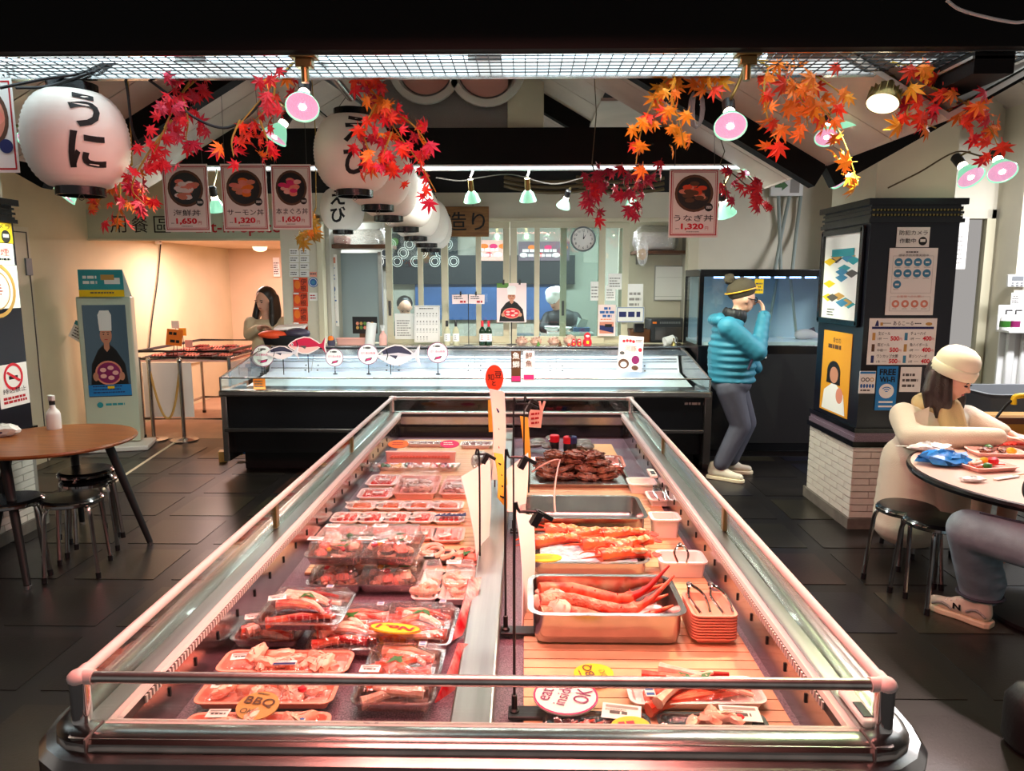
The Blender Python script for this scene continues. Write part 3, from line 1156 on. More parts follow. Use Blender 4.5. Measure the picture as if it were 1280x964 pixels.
def fill(t, kind, w, d, zb, h):
    """the seafood inside, each piece a part"""
    U = random.uniform
    if kind == 'crab':
        n = max(5, int(d / 0.024))
        for i in range(n):
            y = -d * 0.4 + d * 0.8 * i / (n - 1)
            link('crab_leg', random.choice((LEG_R, LEG_R, LEG_P, LEG_D)), t, (U(-0.01, 0.01), y, zb + U(0.012, 0.024)), (0, 0, U(-0.35, 0.35) + (math.pi if i % 2 else 0)), (w * 4.4, 1.25, 1.25))
        for i in range(4):
            link('crab_leg', random.choice((LEG_R, LEG_P)), t, (U(-0.1, 0.1) * w, U(-0.3, 0.3) * d, zb + 0.036), (0, 0, U(-0.7, 0.7)), (w * 3.4, 1.2, 1.1))
        link('garnish_leaf', LEAF, t, (U(-.02, .03), d * 0.1, zb + 0.05), (0, 0, U(0.2, 1.2)))
        link('garnish_leaf', LEAF, t, (U(-.02, .03), d * 0.08, zb + 0.051), (0, 0, U(-1.2, -0.2)))
    elif kind == 'squid':
        for i in range(max(7, int(w * d * 620))):
            link('squid_piece', random.choice(SQUID), t, (U(-0.38, 0.38) * w, U(-0.34, 0.34) * d, zb + U(0.0, 0.014)), (0, 0, U(0, 6.28)), U(0.8, 1.25))
        link('vegetable_piece', VEG[0], t, (w * 0.28, -d * 0.1, zb + 0.02), (0, 0, 0), 0.6)
    elif kind == 'roe':
        m = MB('roe')
        rr(m, w - 0.03, d - 0.03, 0.008, [(0, 0), (0, h * 0.7), (-0.006, h * 0.9)], top=True, c=(0, 0, zb))
        m.build('roe_layer', t)
    elif kind in ('red', 'pink', 'dark'):
        me = {'red': SLICE_R, 'pink': SLICE_P, 'dark': SLICE_D}[kind]
        step = 0.03 if kind == 'dark' else 0.017
        k = max(3, int((w - 0.03) / step))
        for i in range(k):
            link('fish_slice', me, t, (-w / 2 + 0.02 + (w - 0.04) * i / max(1, k - 1), U(-.004, .004), zb), (0, 0, U(-.08, .08)), (1.0, (d - 0.035) / 0.07 if kind != 'dark' else (d - 0.02) / 0.09, 1))
    elif kind == 'veg':
        for i in range(max(8, int(w / 0.014))):
            link('vegetable_piece', random.choice(VEG), t, (U(-0.4, 0.4) * w, U(-0.3, 0.3) * d, zb + U(0, 0.012)), (0, 0, U(0, 6)), U(0.7, 1.1))
    elif kind in ('prawn', 'greyprawn'):
        me = PRAWN_P if kind == 'prawn' else PRAWN_G
        for i in range(max(5, int(w * d * 420))):
            link('prawn', me, t, (U(-0.32, 0.32) * w, U(-0.3, 0.3) * d, zb + U(0, 0.016)), (U(-.3, .3), U(-.3, .3), U(0, 6.28)), U(0.85, 1.15))
    elif kind == 'mix':
        for i in range(3):
            link('prawn', PRAWN_G, t, (U(-0.3, 0.3) * w, U(-0.3, 0.3) * d, zb), (0, 0, U(0, 6.28)), 1.0)
        for i in range(max(10, int(w * d * 620))):
            link('seafood_piece', random.choice(MIXED), t, (U(-0.38, 0.38) * w, U(-0.38, 0.38) * d, zb + U(0.0, 0.03)), (0, 0, U(0, 6)), U(0.8, 1.3))
        for i in range(3):
            link('vegetable_piece', VEG[(i * 2) % 3], t, (U(-0.34, 0.34) * w, U(-0.34, 0.34) * d, zb + 0.03), (0, 0, U(0, 6)), U(0.5, 0.8))
        for i in range(3):
            link('garnish_leaf', LEAF, t, (U(-0.3, 0.3) * w, U(-0.3, 0.3) * d, zb + 0.045), (0, 0, U(0, 6)))


def pack(label, xa, xb, yf, yb, h, tray='white_foam', food='squid', lid='film', z=ZF + 0.012, name='seafood_pack', stickers=(), tall=0.0, group=None, at_xy=None):
    cx, cy, w, d = place(xa, xb, yf, yb, h, z) if at_xy is None else at_xy
    t = thing(name, label, 'food pack', (cx, cy, z), R(random.uniform(-2, 2)), group)
    m = MB(tray)
    rr(m, w, d, 0.02, tray_prof(h), bot=True, top=True)
    m.build('tray', t)
    fill(t, food, w - 0.02, d - 0.02, 0.006, h)
    top = h
    if lid == 'film':
        m = MB('clear_film')
        top = h + 0.012 + tall
        rr(m, w, d, 0.02, [(0.004, h + 0.001), (-0.01, h + 0.006 + tall), (-0.03, top)], top=True)
        m.build('wrap_film', t)
    elif lid == 'box':
        m = MB('clear_lid')
        top = h + 0.03 + tall
        rr(m, w, d, 0.02, [(0.008, h + 0.002), (0.008, h + 0.006), (0.0, h + 0.006), (-0.012, top - 0.004), (-0.018, top)], top=True)
        m.build('clear_lid', t)
        m = MB('clear_lid')
        k = max(3, int(w / 0.02))
        for i in range(k):
            m.box((-w / 2 + 0.02 + (w - 0.04) * i / (k - 1), -d / 2 + 0.003, h + 0.013 + tall / 2), (0.003, 0.004, 0.02 + tall))
        tag(m.build('lid_rib', t, smooth=False), kind='stuff')
    for fx, fy, sw, sd, kind, rot in stickers:
        sticker(t, fx * w, fy * d, top + 0.0018, sw, sd, kind, rot)
    return t


PL = lambda fx=-0.3, fy=0.25, rot=0.0: (fx, fy, 0.05, 0.032, 'price', rot)
BL = (0.3, 0.38, 0.022, 0.026, 'blue', 0.0)

# --- bin beside the wooden table side, near end to far end
pack('shallow foam tray of white squid with a blue sticker against the end rail', 228, 405, 925, 893, 0.022, 'peach_foam', 'squid', stickers=[PL(), (0.32, 0.0, 0.02, 0.03, 'blue', 0), (-0.1, -0.25, 0.06, 0.02, 'purple', 0)])
bbq = pack('foam tray of white squid with a round BBQ sticker', 243, 412, 889, 850, 0.022, 'peach_foam', 'squid', stickers=[PL(-0.36, 0.1, 0.15)])
pack('foam tray of white squid with a violet sticker at its centre', 270, 432, 849, 815, 0.022, 'peach_foam', 'squid', stickers=[PL(-0.36, 0.0, 0.2), (0.02, -0.3, 0.06, 0.022, 'purple', 0.05)])
pack('clear boxed red crab meat standing alone by the red crab boards', 440, 540, 893, 812, 0.026, 'clear_tray', 'crab', 'box', stickers=[(0.22, 0.4, 0.02, 0.022, 'blue', 0), PL(-0.38, -0.1)])
c5 = pack('clear boxed crab legs lying underneath another crab box', 288, 372, 811, 772, 0.024, 'clear_tray', 'crab', 'box', stickers=[PL(-0.3, 0.1, 0.3)])
c6 = pack('clear boxed crab meat stacked on top of another crab box', 318, 424, 790, 742, 0.024, 'clear_tray', 'crab', 'box', z=ZF + 0.07, stickers=[PL(-0.36, 0.0, 0.3), (0.2, 0.42, 0.02, 0.018, 'blue', 0)])
pack('clear boxed crab legs in a row next to the stacked crab boxes', 380, 480, 822, 762, 0.024, 'clear_tray', 'crab', 'box', stickers=[(0.28, 0.4, 0.02, 0.02, 'blue', 0)])
n1 = pack('clear boxed crab meat carrying the yellow number one sign', 466, 562, 816, 760, 0.024, 'clear_tray', 'crab', 'box', stickers=[(0.3, 0.42, 0.02, 0.02, 'blue', 0)])
for (xa, xb, yf, yb), nm in (((384, 452, 742, 700), 'by the steel side wall'), ((447, 522, 742, 700), 'by the small black tray')):
    a = place(xa, xb, yf, yb, 0.03, ZF + 0.012)
    pack('clear bento box of mixed seafood, lower of its stack, %s' % nm, 0, 0, 0, 0, 0.028, 'clear_tray', 'mix', 'box', at_xy=a, tall=0.02, stickers=[PL(-0.36, -0.2)])
    pack('clear bento box of mixed seafood, top of its stack, %s' % nm, 0, 0, 0, 0, 0.028, 'clear_tray', 'mix', 'box', z=ZF + 0.095, at_xy=(a[0] - 0.01, a[1] + 0.03, a[2], a[3]), tall=0.02, stickers=[PL(-0.36, -0.3), PL(-0.25, 0.3)])
pack('tall clear box of pale prawns between the bentos and the divider', 516, 546, 758, 714, 0.024, 'white_foam', 'prawn', 'box', tall=0.02, stickers=[])
pack('tall clear box of pale prawns touching the divider', 548, 592, 758, 714, 0.024, 'white_foam', 'prawn', 'box', tall=0.02, stickers=[PL(-0.2, 0.3)])
pack('small black tray of peeled pink prawns with green leaf', 524, 566, 708, 688, 0.016, 'tray_black', 'prawn', 'film', stickers=[PL(-0.3, -0.2)])
pack('small pink tray with dark octopus beside the hanging white card', 567, 596, 712, 692, 0.016, 'pink_foam', 'mix', 'film')
for (xa, xb), nm in (((395, 437), 'touching the steel wall'), ((441, 474), 'second in its row from the steel wall'), ((477, 510), 'third in its row from the steel wall'), ((513, 541), 'fourth in its row from the steel wall')):
    pack('small pink tray of pale salmon slices, %s' % nm, xa, xb, 678, 659, 0.016, 'pink_foam', 'pink', 'film', stickers=[PL(-0.05, -0.3)])
pack('small pink tray of pale salmon slices leaning by the blue patterned pack', 540, 577, 681, 660, 0.016, 'pink_foam', 'pink', 'film', stickers=[PL(-0.1, -0.3, 0.5)])
for (xa, xb), nm in (((412, 446), 'touching the steel wall'), ((447, 478), 'second in its row from the steel wall'), ((479, 510), 'third in its row from the steel wall'), ((511, 540), 'beside the blue patterned pack')):
    pack('white tray of bright red fish, %s' % nm, xa, xb, 657, 641, 0.016, 'white_foam', 'red', 'film', stickers=[PL(-0.25, -0.25, 0.4)])
bw = pack('white tray of fish covered by a blue wave patterned card', 542, 578, 657, 643, 0.016, 'white_foam', 'red', 'film')
m = MB('white_card')
m.M = Matrix.Translation((0, 0, 0.031)) @ Matrix.Rotation(R(-90), 4, 'X')
for k in range(6):
    m.poly([(-0.06 + k * 0.022, -0.025), (-0.035 + k * 0.022, -0.02), (-0.04 + k * 0.022, 0.01 + 0.01 * (k % 3)), (-0.055 + k * 0.02, -0.005)], 'navy_ink')
m.build('wave_card', bw, smooth=False)
for (xa, xb), nm in (((432, 468), 'touching the steel wall'), ((470, 502), 'second in its row from the steel wall'), ((505, 538), 'third from the steel wall'), ((541, 577), 'fourth from the steel wall'), ((596, 614), 'tucked against the divider')):
    pack('white tray of orange sea urchin roe, %s' % nm, xa, xb, 640, 627, 0.016, 'white_foam', 'roe', 'film', stickers=[PL(-0.38, 0.0, 0.5)])
pack('film wrapped tray of red tuna by the steel wall, near the roe trays', 446, 487, 626, 611, 0.016, 'white_foam', 'red', 'film', stickers=[PL(0.1, -0.2)])
pack('film wrapped tray of red tuna by the steel wall, near the vegetable packs', 457, 493, 610, 594, 0.016, 'white_foam', 'red', 'film', stickers=[PL(0.1, -0.2)])
pack('puffed clear bag of grey prawns with a white label', 490, 543, 625, 595, 0.03, 'pink_foam', 'greyprawn', 'film', tall=0.03, stickers=[PL(-0.1, -0.2)])
pack('smaller clear bag of grey prawns beside the hanging white card', 550, 588, 624, 600, 0.024, 'pink_foam', 'greyprawn', 'film', tall=0.02, stickers=[PL(0, -0.2)])
pack('wide clear pack of coloured pickled vegetables by the steel wall', 464, 519, 590, 579, 0.024, 'clear_lid', 'veg', 'film')
pack('wide clear pack of coloured pickled vegetables away from the wall', 522, 573, 590, 579, 0.024, 'clear_lid', 'veg', 'film')
cx, cy, w, d = place(482, 570, 581, 565, 0.07, ZF + 0.012)
t = thing('foam_box', 'long pale foam box with open top holding fish slices', 'box', (cx, cy, ZF + 0.012))
m = MB('pink_foam')
rr(m, w, d, 0.012, [(-0.006, 0), (0, 0.075), (-0.014, 0.075), (-0.016, 0.012)], bot=True, top=True)
m.build('body', t)
fill(t, 'pink', w - 0.04, d - 0.04, 0.04, 0.02)
pack('dark red fish fillet pack against the steel end wall', 508, 558, 559, 552, 0.02, 'white_foam', 'dark', 'film')
pack('dark red fish fillet pack at the end wall by the divider', 576, 614, 561, 552, 0.02, 'white_foam', 'dark', 'film')
# net bag of green shells
p = atz(600, 594, ZF + 0.012)
t = thing('shell_bag', 'clear bag of dark green shellfish beside the divider', 'food pack', (p.x, p.y + 0.08, ZF + 0.012))
m = MB('bag_film')
m.ell((0, 0, 0.055), (0.055, 0.08, 0.055), 14, 9)
m.build('bag', t)
for i in range(9):
    link('shell', VEG[2] if i % 2 else lump_mesh('shell_grey', 'shell', 0.02, 0.016, 0.012, i), t, (random.uniform(-.025, .025), random.uniform(-.04, .04), 0.02 + 0.008 * i % 0.06), (0, 0, i))

# --- bin with the steel pans
pack('white foam tray of red crab claws with a blue sticker', 790, 957, 890, 848, 0.024, 'white_foam', 'crab', 'film', stickers=[(-0.36, -0.25, 0.024, 0.04, 'blue', 0), (-0.05, 0.3, 0.07, 0.02, 'purple', -0.1)])
pack('flat clear pack of pink crab meat under the small yellow oval sign', 682, 812, 922, 892, 0.02, 'tray_black', 'red', 'film', stickers=[(0.25, 0.3, 0.09, 0.06, 'price', -0.15)])
pack('flat black tray of pale crab meat with a large white label', 828, 960, 922, 893, 0.02, 'tray_black', 'squid', 'film', stickers=[(0.28, 0.2, 0.09, 0.06, 'price', -0.1)])


def steel_pan(label, xa, xb, yf, yb, h, z=ZF + 0.012, name='steel_pan'):
    """footprint from the near and far edges of its rim"""
    a, b = atz(xa, yf, z + h), atz(xb, yf, z + h)
    f = atz((xa + xb) / 2, yb, z + h)
    w, d = b.x - a.x, f.y - a.y
    t = thing(name, label, 'pan', ((a.x + b.x) / 2, (a.y + f.y) / 2, z))
    m = MB('steel')
    rr(m, w - 0.03, d - 0.03, 0.035, [(-0.02, 0), (-0.008, 0.008), (-0.001, h * 0.3), (0, h - 0.004), (0.014, h - 0.002), (0.015, h), (-0.002, h), (-0.003, h * 0.3), (-0.01, 0.011), (-0.022, 0.004)], bot=True, top=True, n=6)
    m.build('body', t)
    return t, w, d


# pan with king crab legs
t, w, d = steel_pan('deep steel pan holding whole king crab legs', 660, 862, 769, 718, 0.1)
loc = t.location.copy()
mat('crab_shell', 'f0b090', 0.4, col2='d8401f', scale=22, bump=1.0, bscale=80)


def leg(label, pts, rads, mn, base, joints=()):
    b = Vector(base)
    t = thing('king_crab_leg', label, 'crab', base)
    m = MB(mn)
    P = cat_path([Vector(p) - b for p in pts], 4)
    rs = []
    n = len(P) - 1
    for i in range(len(P)):
        u = i / n * (len(rads) - 1)
        k = min(int(u), len(rads) - 2)
        rs.append(rads[k] + (rads[k + 1] - rads[k]) * (u - k))
    rs = [r * random.uniform(0.88, 1.08) for r in rs]
    k = int(len(P) * 0.62)
    rs[k] *= 1.3
    m.tube(P[:k + 1], rs[:k + 1], 10)
    m.build('shell', t)
    MB('crab_red' if mn != 'crab_red' else 'crab_dark').tube(P[k:], [r * 0.82 for r in rs[k:]], 10).build('leg_tip', t)
    m = MB('crab_dark')
    for i in range(0, len(P) - 2, 2):
        a = random.uniform(0, 6.28)
        o = Vector((0, math.cos(a), abs(math.sin(a)))) * rs[i]
        m.cyl(P[i] + o * 0.8, P[i] + o * 1.35, 0.003, 0.0006, 6)
    tag(m.build('spine', t), kind='stuff')
    return t


for i in range(5):
    y0 = loc.y - d * 0.26 + i * d * 0.13
    zt = loc.z + 0.05 + (i % 2) * 0.022
    tip = 0.05 + 0.05 * (i % 3)
    mm = 'crab_red' if i == 3 else 'crab_shell'
    leg(['pale knobbly king crab leg lying along the near side of the pan', 'king crab leg with white meat end, second in the pan', 'king crab leg in the middle of the pan', 'king crab leg with a raised red tip over the pan edge', 'king crab leg along the far side of the pan'][i],
        [(loc.x - w * 0.42, y0, zt + 0.02), (loc.x - w * 0.2, y0 + 0.02, zt + 0.015), (loc.x + w * 0.1, y0 - 0.01, zt), (loc.x + w * 0.28, y0 + 0.01, zt + 0.015), (loc.x + w * (0.44 + 0.02 * (i % 2)), y0 + 0.03, zt + (0.09 if i in (1, 3) else 0.035))],
        [0.024, 0.02, 0.017, 0.014, 0.004], mm, (loc.x, y0, loc.z + 0.004))
for i, (fx, fy) in enumerate(((-0.36, 0.2), (-0.4, -0.05), (-0.3, -0.2), (-0.33, 0.08))):
    tg = thing('crab_shoulder', ['crab shoulder lump at the far corner of the pan', 'crab shoulder lump against the pan end', 'crab shoulder lump at the near corner of the pan', 'crab shoulder lump piled on the others in the pan'][i], 'crab', (loc.x + fx * w, loc.y + fy * d, loc.z + 0.05))
    link('meat', lump_mesh('crab_pale', 'meat', 0.04, 0.03, 0.03, 40 + i, amp=0.14), tg)

# pan with halved lobsters on ice
t, w, d = steel_pan('steel pan of halved lobsters on crushed ice', 662, 815, 704, 664, 0.06)
loc = t.location.copy()
tag(MB('ice').bx(loc.x - w / 2 + 0.04, loc.x + w / 2 - 0.04, loc.y - d / 2 + 0.04, loc.y + d / 2 - 0.04, loc.z + 0.02, loc.z + 0.045).build('crushed_ice'), 'crushed ice bed inside the lobster pan', 'ice', kind='stuff')


def lobster(label, px, py, rot, s=1.0):
    p = atz(px, py, loc.z + 0.05)
    t = thing('lobster_half', label, 'lobster', (p.x, p.y, loc.z + 0.045), rot)
    m = MB('lobster_red')
    pts, rs = [], []
    for i in range(12):
        u = i / 11
        pts.append(((u - 0.4) * 0.2 * s, 0.02 * s * math.sin(u * 3), 0.016 * s))
        rs.append((0.036 - 0.019 * u) * s * (1.08 if i % 2 else 0.96))
    m.tube(pts, rs, 10, flat=0.8)
    m.build('shell', t)
    m = MB('lobster_meat')
    rnd = random.Random(int(px))
    for i in range(4):
        u = i / 3
        m.ell(((u * 0.13 - 0.055) * s, 0.016 * s * math.sin(u * 3), 0.031 * s), (0.03 * s, (0.017 - 0.003 * u) * s, 0.012 * s), 12, 7)
    m.v = [v + Vector((rnd.uniform(-1, 1), rnd.uniform(-1, 1), rnd.uniform(-1, 1))) * 0.0035 for v in m.v]
    m.build('tail_meat', t)
    m = MB('lobster_red')
    for k in range(5):
        a = R(-60 + k * 30)
        m.ell((0.125 * s + 0.018 * s * math.cos(a), 0.018 * s * math.sin(a), 0.015 * s), (0.018 * s, 0.009 * s, 0.003 * s), 8, 5, rot=(0, 0, a))
    m.build('tail_fan', t)
    m = MB('lobster_red')
    for sg in (-1, 1):
        m.tube(bez((-0.07 * s, sg * 0.012, 0.02), (-0.12 * s, sg * 0.04, 0.03), (-0.15 * s, sg * 0.02, 0.015), 6), [0.005, 0.004, 0.004, 0.003, 0.003, 0.002, 0.001], 6)
    m.build('antenna', t)
    return t


for i, (px, py, a) in enumerate(((690, 680, 0.2), (705, 668, -0.25), (735, 672, 0.15), (775, 672, 0.1), (752, 685, -0.1), (775, 698, 0.1), (785, 686, 0.5))):
    lobster(['halved lobster next to the price clip', 'halved lobster along the far rim of the ice pan', 'halved lobster between two others on the ice', 'halved lobster in the far corner of the ice pan', 'halved lobster lying across the bare ice', 'halved lobster with curled tail along the near rim', 'halved lobster against the pan end'][i], px, py, a, 0.95)
t, w, d = steel_pan('empty deep steel pan behind the lobster pan', 652, 812, 648, 619, 0.09, z=ZF + 0.02)
# oyster and sea squirt pile
cx, cy, w, d = place(660, 788, 610, 572, 0.02, ZF + 0.012)
t = thing('steel_tray', 'shallow steel tray piled with brown oysters', 'tray', (cx, cy, ZF + 0.012))
m = MB('steel')
rr(m, w, d, 0.02, tray_prof(0.02, 0.003, 0.01, 0.008), bot=True, top=True)
m.build('body', t)
OY = [lump_mesh('oyster_brown', 'shell', 0.058, 0.03, 0.016, 60 + k, 18, 10, 0.26) for k in range(4)]
k = 0
for layer in range(4):
    nx, ny = 4 - layer // 2, 5 - layer
    for i in range(nx):
        for j in range(ny):
            x = cx + (i - (nx - 1) / 2) * 0.1 + random.uniform(-.02, .02)
            y = cy + (j - (ny - 1) / 2) * 0.062 + random.uniform(-.01, .01)
            t = thing('oyster', 'rough brown oyster in the pile on the shallow steel tray', 'oyster', (x, y, ZF + 0.02 + layer * 0.028), (random.uniform(-.3, .3), random.uniform(-.3, .3), random.uniform(-.7, .7)), 'oysters piled on the steel tray')
            link('shell', OY[k % 4], t)
            k += 1
m = MB('pink_foam')
p0, p1, p2 = atz(665, 590, 0.72), atz(700, 575, 0.76), atz(694, 640, 0.7)
m.tube(bez(p0, atz(690, 572, 0.8), p1, 8) + bez(p1, atz(690, 610, 0.78), p2, 8)[1:], 0.004, 6)
tag(m.build('plastic_tie'), 'pale plastic cord trailing over the oysters and pan', 'cord')
# board, shells and jars at the end wall
cx, cy, w, d = place(716, 780, 588, 555, 0.015, ZF + 0.004)
tag(MB('wood_pale').box((cx, cy, ZF + 0.012), (w, d, 0.014)).build('wooden_board', bev=0.003), 'plain orange wooden board at the end of the pan bin', 'board')
for i, (px, py) in enumerate(((672, 555), (690, 552), (668, 563), (684, 563), (728, 556), (720, 562), (734, 563))):
    p = atz(px, py, ZF + 0.01)
    t = thing('abalone', 'flat grey abalone shell at the steel end wall of the pan bin', 'shell', (p.x, p.y, ZF + 0.012 + (0.012 if py > 560 else 0)), (0.15, random.uniform(-.2, .2), random.uniform(0, 3)), 'abalone shells by the jars')
    m = MB('shell_grey')
    m.ell((0, 0, 0.016), (0.06, 0.042, 0.016), 16, 6)
    m.build('shell', t)
for px, py, nm in ((693, 562, 'with red cap beside the oyster pile'), (710, 564, 'with red cap beside the dark jar'), (715, 564, 'with dark cap beside the wooden board')):
    p = atz(px, py, ZF + 0.02)
    t = thing('sauce_jar', 'small sauce jar %s' % nm, 'jar', (p.x, p.y, ZF + 0.02))
    c = 'navy_ink' if 'dark cap' in nm else 'red_bright'
    MB('tray_black').lathe([(0.0, 0), (0.026, 0), (0.028, 0.01), (0.028, 0.05), (0.022, 0.058)], 16).build('body', t)
    MB(c).lathe([(0.03, 0.05), (0.03, 0.085), (0.026, 0.09), (0, 0.09)], 16).build('cap', t)
pack('clear pack with red garnish lying on the wooden board', 742, 782, 588, 570, 0.02, 'peach_foam', 'pink', 'film', z=ZF + 0.02, stickers=[PL(0.1, 0.2)])


def tongs(t, L=0.2, z=0.0):
    for s in (-1, 1):
        pts = [(0, L / 2, z + 0.012), (s * 0.012, L * 0.3, z + 0.016), (s * 0.024, 0, z + 0.014), (s * 0.014, -L / 2, z + 0.008)]
        MB('chrome').tube(cat_path(pts, 4), [0.005] * 5 + [0.004] * 8, 6).build('tong_arm', t)
    MB('steel_dark').ell((0, L / 2, z + 0.012), (0.01, 0.012, 0.008), 10, 6).build('hinge', t)


def foam_tub(label, xa, xb, yf, yb, h, tong=None):
    cx, cy, w, d = place(xa, xb, yf, yb, h, ZF + 0.012)
    t = thing('plastic_tub', label, 'tub', (cx, cy, ZF + 0.012))
    m = MB('white_foam')
    rr(m, w, d, 0.02, [(-0.012, 0), (-0.004, h - 0.008), (0.004, h - 0.006), (0.004, h), (-0.01, h), (-0.02, 0.01)], bot=True, top=True)
    m.build('body', t)
    if tong:
        g = thing('tongs', tong, 'tongs', (cx, cy, ZF + 0.012 + h), (R(8), 0, R(random.uniform(-12, 12))))
        tongs(g, d * 1.05)
    return t


foam_tub('small white tub beside the oyster tray', 787, 821, 618, 597, 0.05)
foam_tub('low white tub half hidden behind the tall square tub', 812, 840, 634, 614, 0.035, 'thin steel tongs in the low white tub')
foam_tub('tall square white tub beside the empty pan', 815, 851, 674, 640, 0.08)
foam_tub('long white tub beside the lobster pan', 826, 884, 724, 688, 0.06, 'steel tongs lying on the long white tub')
cx, cy, w, d = place(866, 921, 808, 752, 0.06, ZF + 0.012)
for k in range(9):
    t = thing('foam_tray', 'peach foam tray in the stack of nine empty trays', 'tray', (cx, cy, ZF + 0.012 + k * 0.0085), 0, 'stacked empty peach trays')
    m = MB('peach_foam')
    rr(m, w, d, 0.02, [(-0.02, 0), (-0.004, 0.018), (0.003, 0.019), (0.003, 0.023), (-0.006, 0.023), (-0.022, 0.004)], bot=True, top=True)
    m.build('body', t)
for s, nm in ((-0.03, 'chrome tongs on the tray stack beside the crab pan'), (0.035, 'chrome tongs on the tray stack beside the steel wall')):
    g = thing('tongs', nm, 'tongs', (cx + s, cy + 0.02, ZF + 0.1), (R(6), 0, R(5)))
    tongs(g, d * 0.95)


# ---------------------------------------------------------------- little signs lying in the display
def oval_sign(name, label, px, py, z, rx, ry, rot, bg, fn, rim=None, tilt=0.0):
    p = atz(px, py, z)
    t = thing(name, label, 'sign', p, (R(-90) + tilt, 0, 0))
    t.rotation_euler = (Matrix.Rotation(rot, 4, 'Z') @ Matrix.Rotation(R(-90) + tilt, 4, 'X')).to_euler()
    m = MB(bg)
    n = 32
    ring = [(rx * math.cos(2 * math.pi * i / n), ry * math.sin(2 * math.pi * i / n)) for i in range(n)]
    m.add([(x, 0, zz) for x, zz in ring] + [(x, 0.003, zz) for x, zz in ring], [tuple(range(n)), tuple(range(n, 2 * n))[::-1]] + [(i, n + i, n + (i + 1) % n, (i + 1) % n) for i in range(n)])
    m.build('board', t, smooth=False)
    m = MB('ink')
    if rim:
        m.ring(0, 0, rx * 0.94, rx, rim, rz=ry / rx)
    fn(m)
    m.build('print', t, smooth=False)
    return t


def f_no1(m):
    m.text('No.1', 0, -0.018, 0.036, 'red_bright', w=0.105, bold=0.03)


def f_bbq(m):
    m.text('BBQ', 0, -0.004, 0.028, 'brown_ink', w=0.075, bold=0.012)
    m.text('OK!', -0.012, -0.03, 0.016, 'brown_ink')
    m.lines(-0.02, 0.02, 0.038, 1, 0.008, 'brown_ink')


def f_eat(m):
    m.text('eat', -0.01, 0.032, 0.028, 'veg_purple', w=0.05)
    m.text('inside', 0.0, -0.008, 0.03, 'veg_purple', w=0.085)
    m.text('OK', 0.01, -0.058, 0.038, 'veg_purple', w=0.06)


oval_sign('oval_sign', 'yellow oval number one sign with red lettering on the crab box', 494, 785, ZF + 0.085, 0.075, 0.048, R(168), 'yellow', f_no1, 'red_bright', R(12))
oval_sign('round_sign', 'round pale orange BBQ OK sign on the squid tray', 322, 882, ZF + 0.058, 0.05, 0.045, R(-12), 'tan_ink', f_bbq, None, R(10))
oval_sign('round_sign', 'white round eat inside OK sign with pink border', 707, 870, ZF + 0.05, 0.078, 0.078, R(72), 'white_card', f_eat, 'pink_ink', 0)
oval_sign('oval_sign', 'yellow oval BBQ OK sign lying on the bamboo mat', 742, 841, ZF + 0.03, 0.045, 0.052, R(100), 'yellow', f_bbq, None, 0)
oval_sign('oval_sign', 'yellow oval sign on the flat crab pack at the end rail', 788, 908, ZF + 0.06, 0.045, 0.03, R(10), 'yellow', lambda m: m.lines(-0.025, 0.025, 0.014, 2, 0.014, 'red_bright', h=0.01), None, R(10))
oval_sign('oval_sign', 'yellow oval sign on the crushed ice', 681, 697, ZF + 0.075, 0.06, 0.036, R(5), 'yellow', lambda m: m.lines(-0.035, 0.035, 0.014, 3, 0.012, 'tan_ink'), None, 0)
oval_sign('oval_sign', 'orange oval sign at the corner of the pale foam box', 498, 555, ZF + 0.1, 0.06, 0.034, 0, 'orange', lambda m: m.lines(-0.035, 0.035, 0.012, 2, 0.014, 'red_ink'), None, R(30))
oval_sign('oval_sign', 'pink oval sign at the corner of the pale foam box', 562, 555, ZF + 0.1, 0.055, 0.032, 0, 'pink_ink', lambda m: m.lines(-0.035, 0.035, 0.012, 2, 0.014, 'white_card'), None, R(30))


# ---------------------------------------------------------------- boards and cards standing along the divider
def slab(name, label, cat, quad, mt, fn=None, th=0.003, parent_parts=None):
    """upright card through four world corners (bottom near, bottom far, top far, top near)"""
    q = [Vector(p) for p in quad]
    base = Vector(((q[0].x + q[1].x) / 2, (q[0].y + q[1].y) / 2, min(p.z for p in q)))
    t = thing(name, label, cat, base)
    nrm = (q[1] - q[0]).cross(q[3] - q[0]).normalized() * th
    vs, fs = [], []
    N = 6
    for side in (0, 1):
        for i in range(N + 1):
            for j in range(3):
                a = q[0].lerp(q[1], j / 2)
                b = q[3].lerp(q[2], j / 2)
                p = a.lerp(b, i / N) + nrm * (side - 0.5) + nrm.normalized() * 0.012 * math.sin(i / N * 3.1)
                vs.append(p - base)
    K = (N + 1) * 3
    for side in (0, 1):
        for i in range(N):
            for j in range(2):
                f = (side * K + i * 3 + j, side * K + i * 3 + j + 1, side * K + (i + 1) * 3 + j + 1, side * K + (i + 1) * 3 + j)
                fs.append(f if side else f[::-1])
    for i in range(N):
        for j in (0, 2):
            fs.append((i * 3 + j, (i + 1) * 3 + j, K + (i + 1) * 3 + j, K + i * 3 + j))
    for j in range(2):
        for i in (0, N):
            fs.append((i * 3 + j, i * 3 + j + 1, K + i * 3 + j + 1, K + i * 3 + j))
    m = MB(mt)
    m.add(vs, fs)
    m.build('board', t)
    return t, base, q


def clip(t, p, s=1.0):
    m = MB('black_plastic')
    m.box(p, (0.02 * s, 0.02 * s, 0.035 * s), rot=(0.2, 0, 0.3))
    m.tube([(p[0], p[1], p[2] + 0.015 * s), (p[0] - 0.008 * s, p[1], p[2] + 0.035 * s), (p[0] + 0.006 * s, p[1], p[2] + 0.05 * s)], 0.003 * s, 6)
    m.build('bulldog_clip', t)


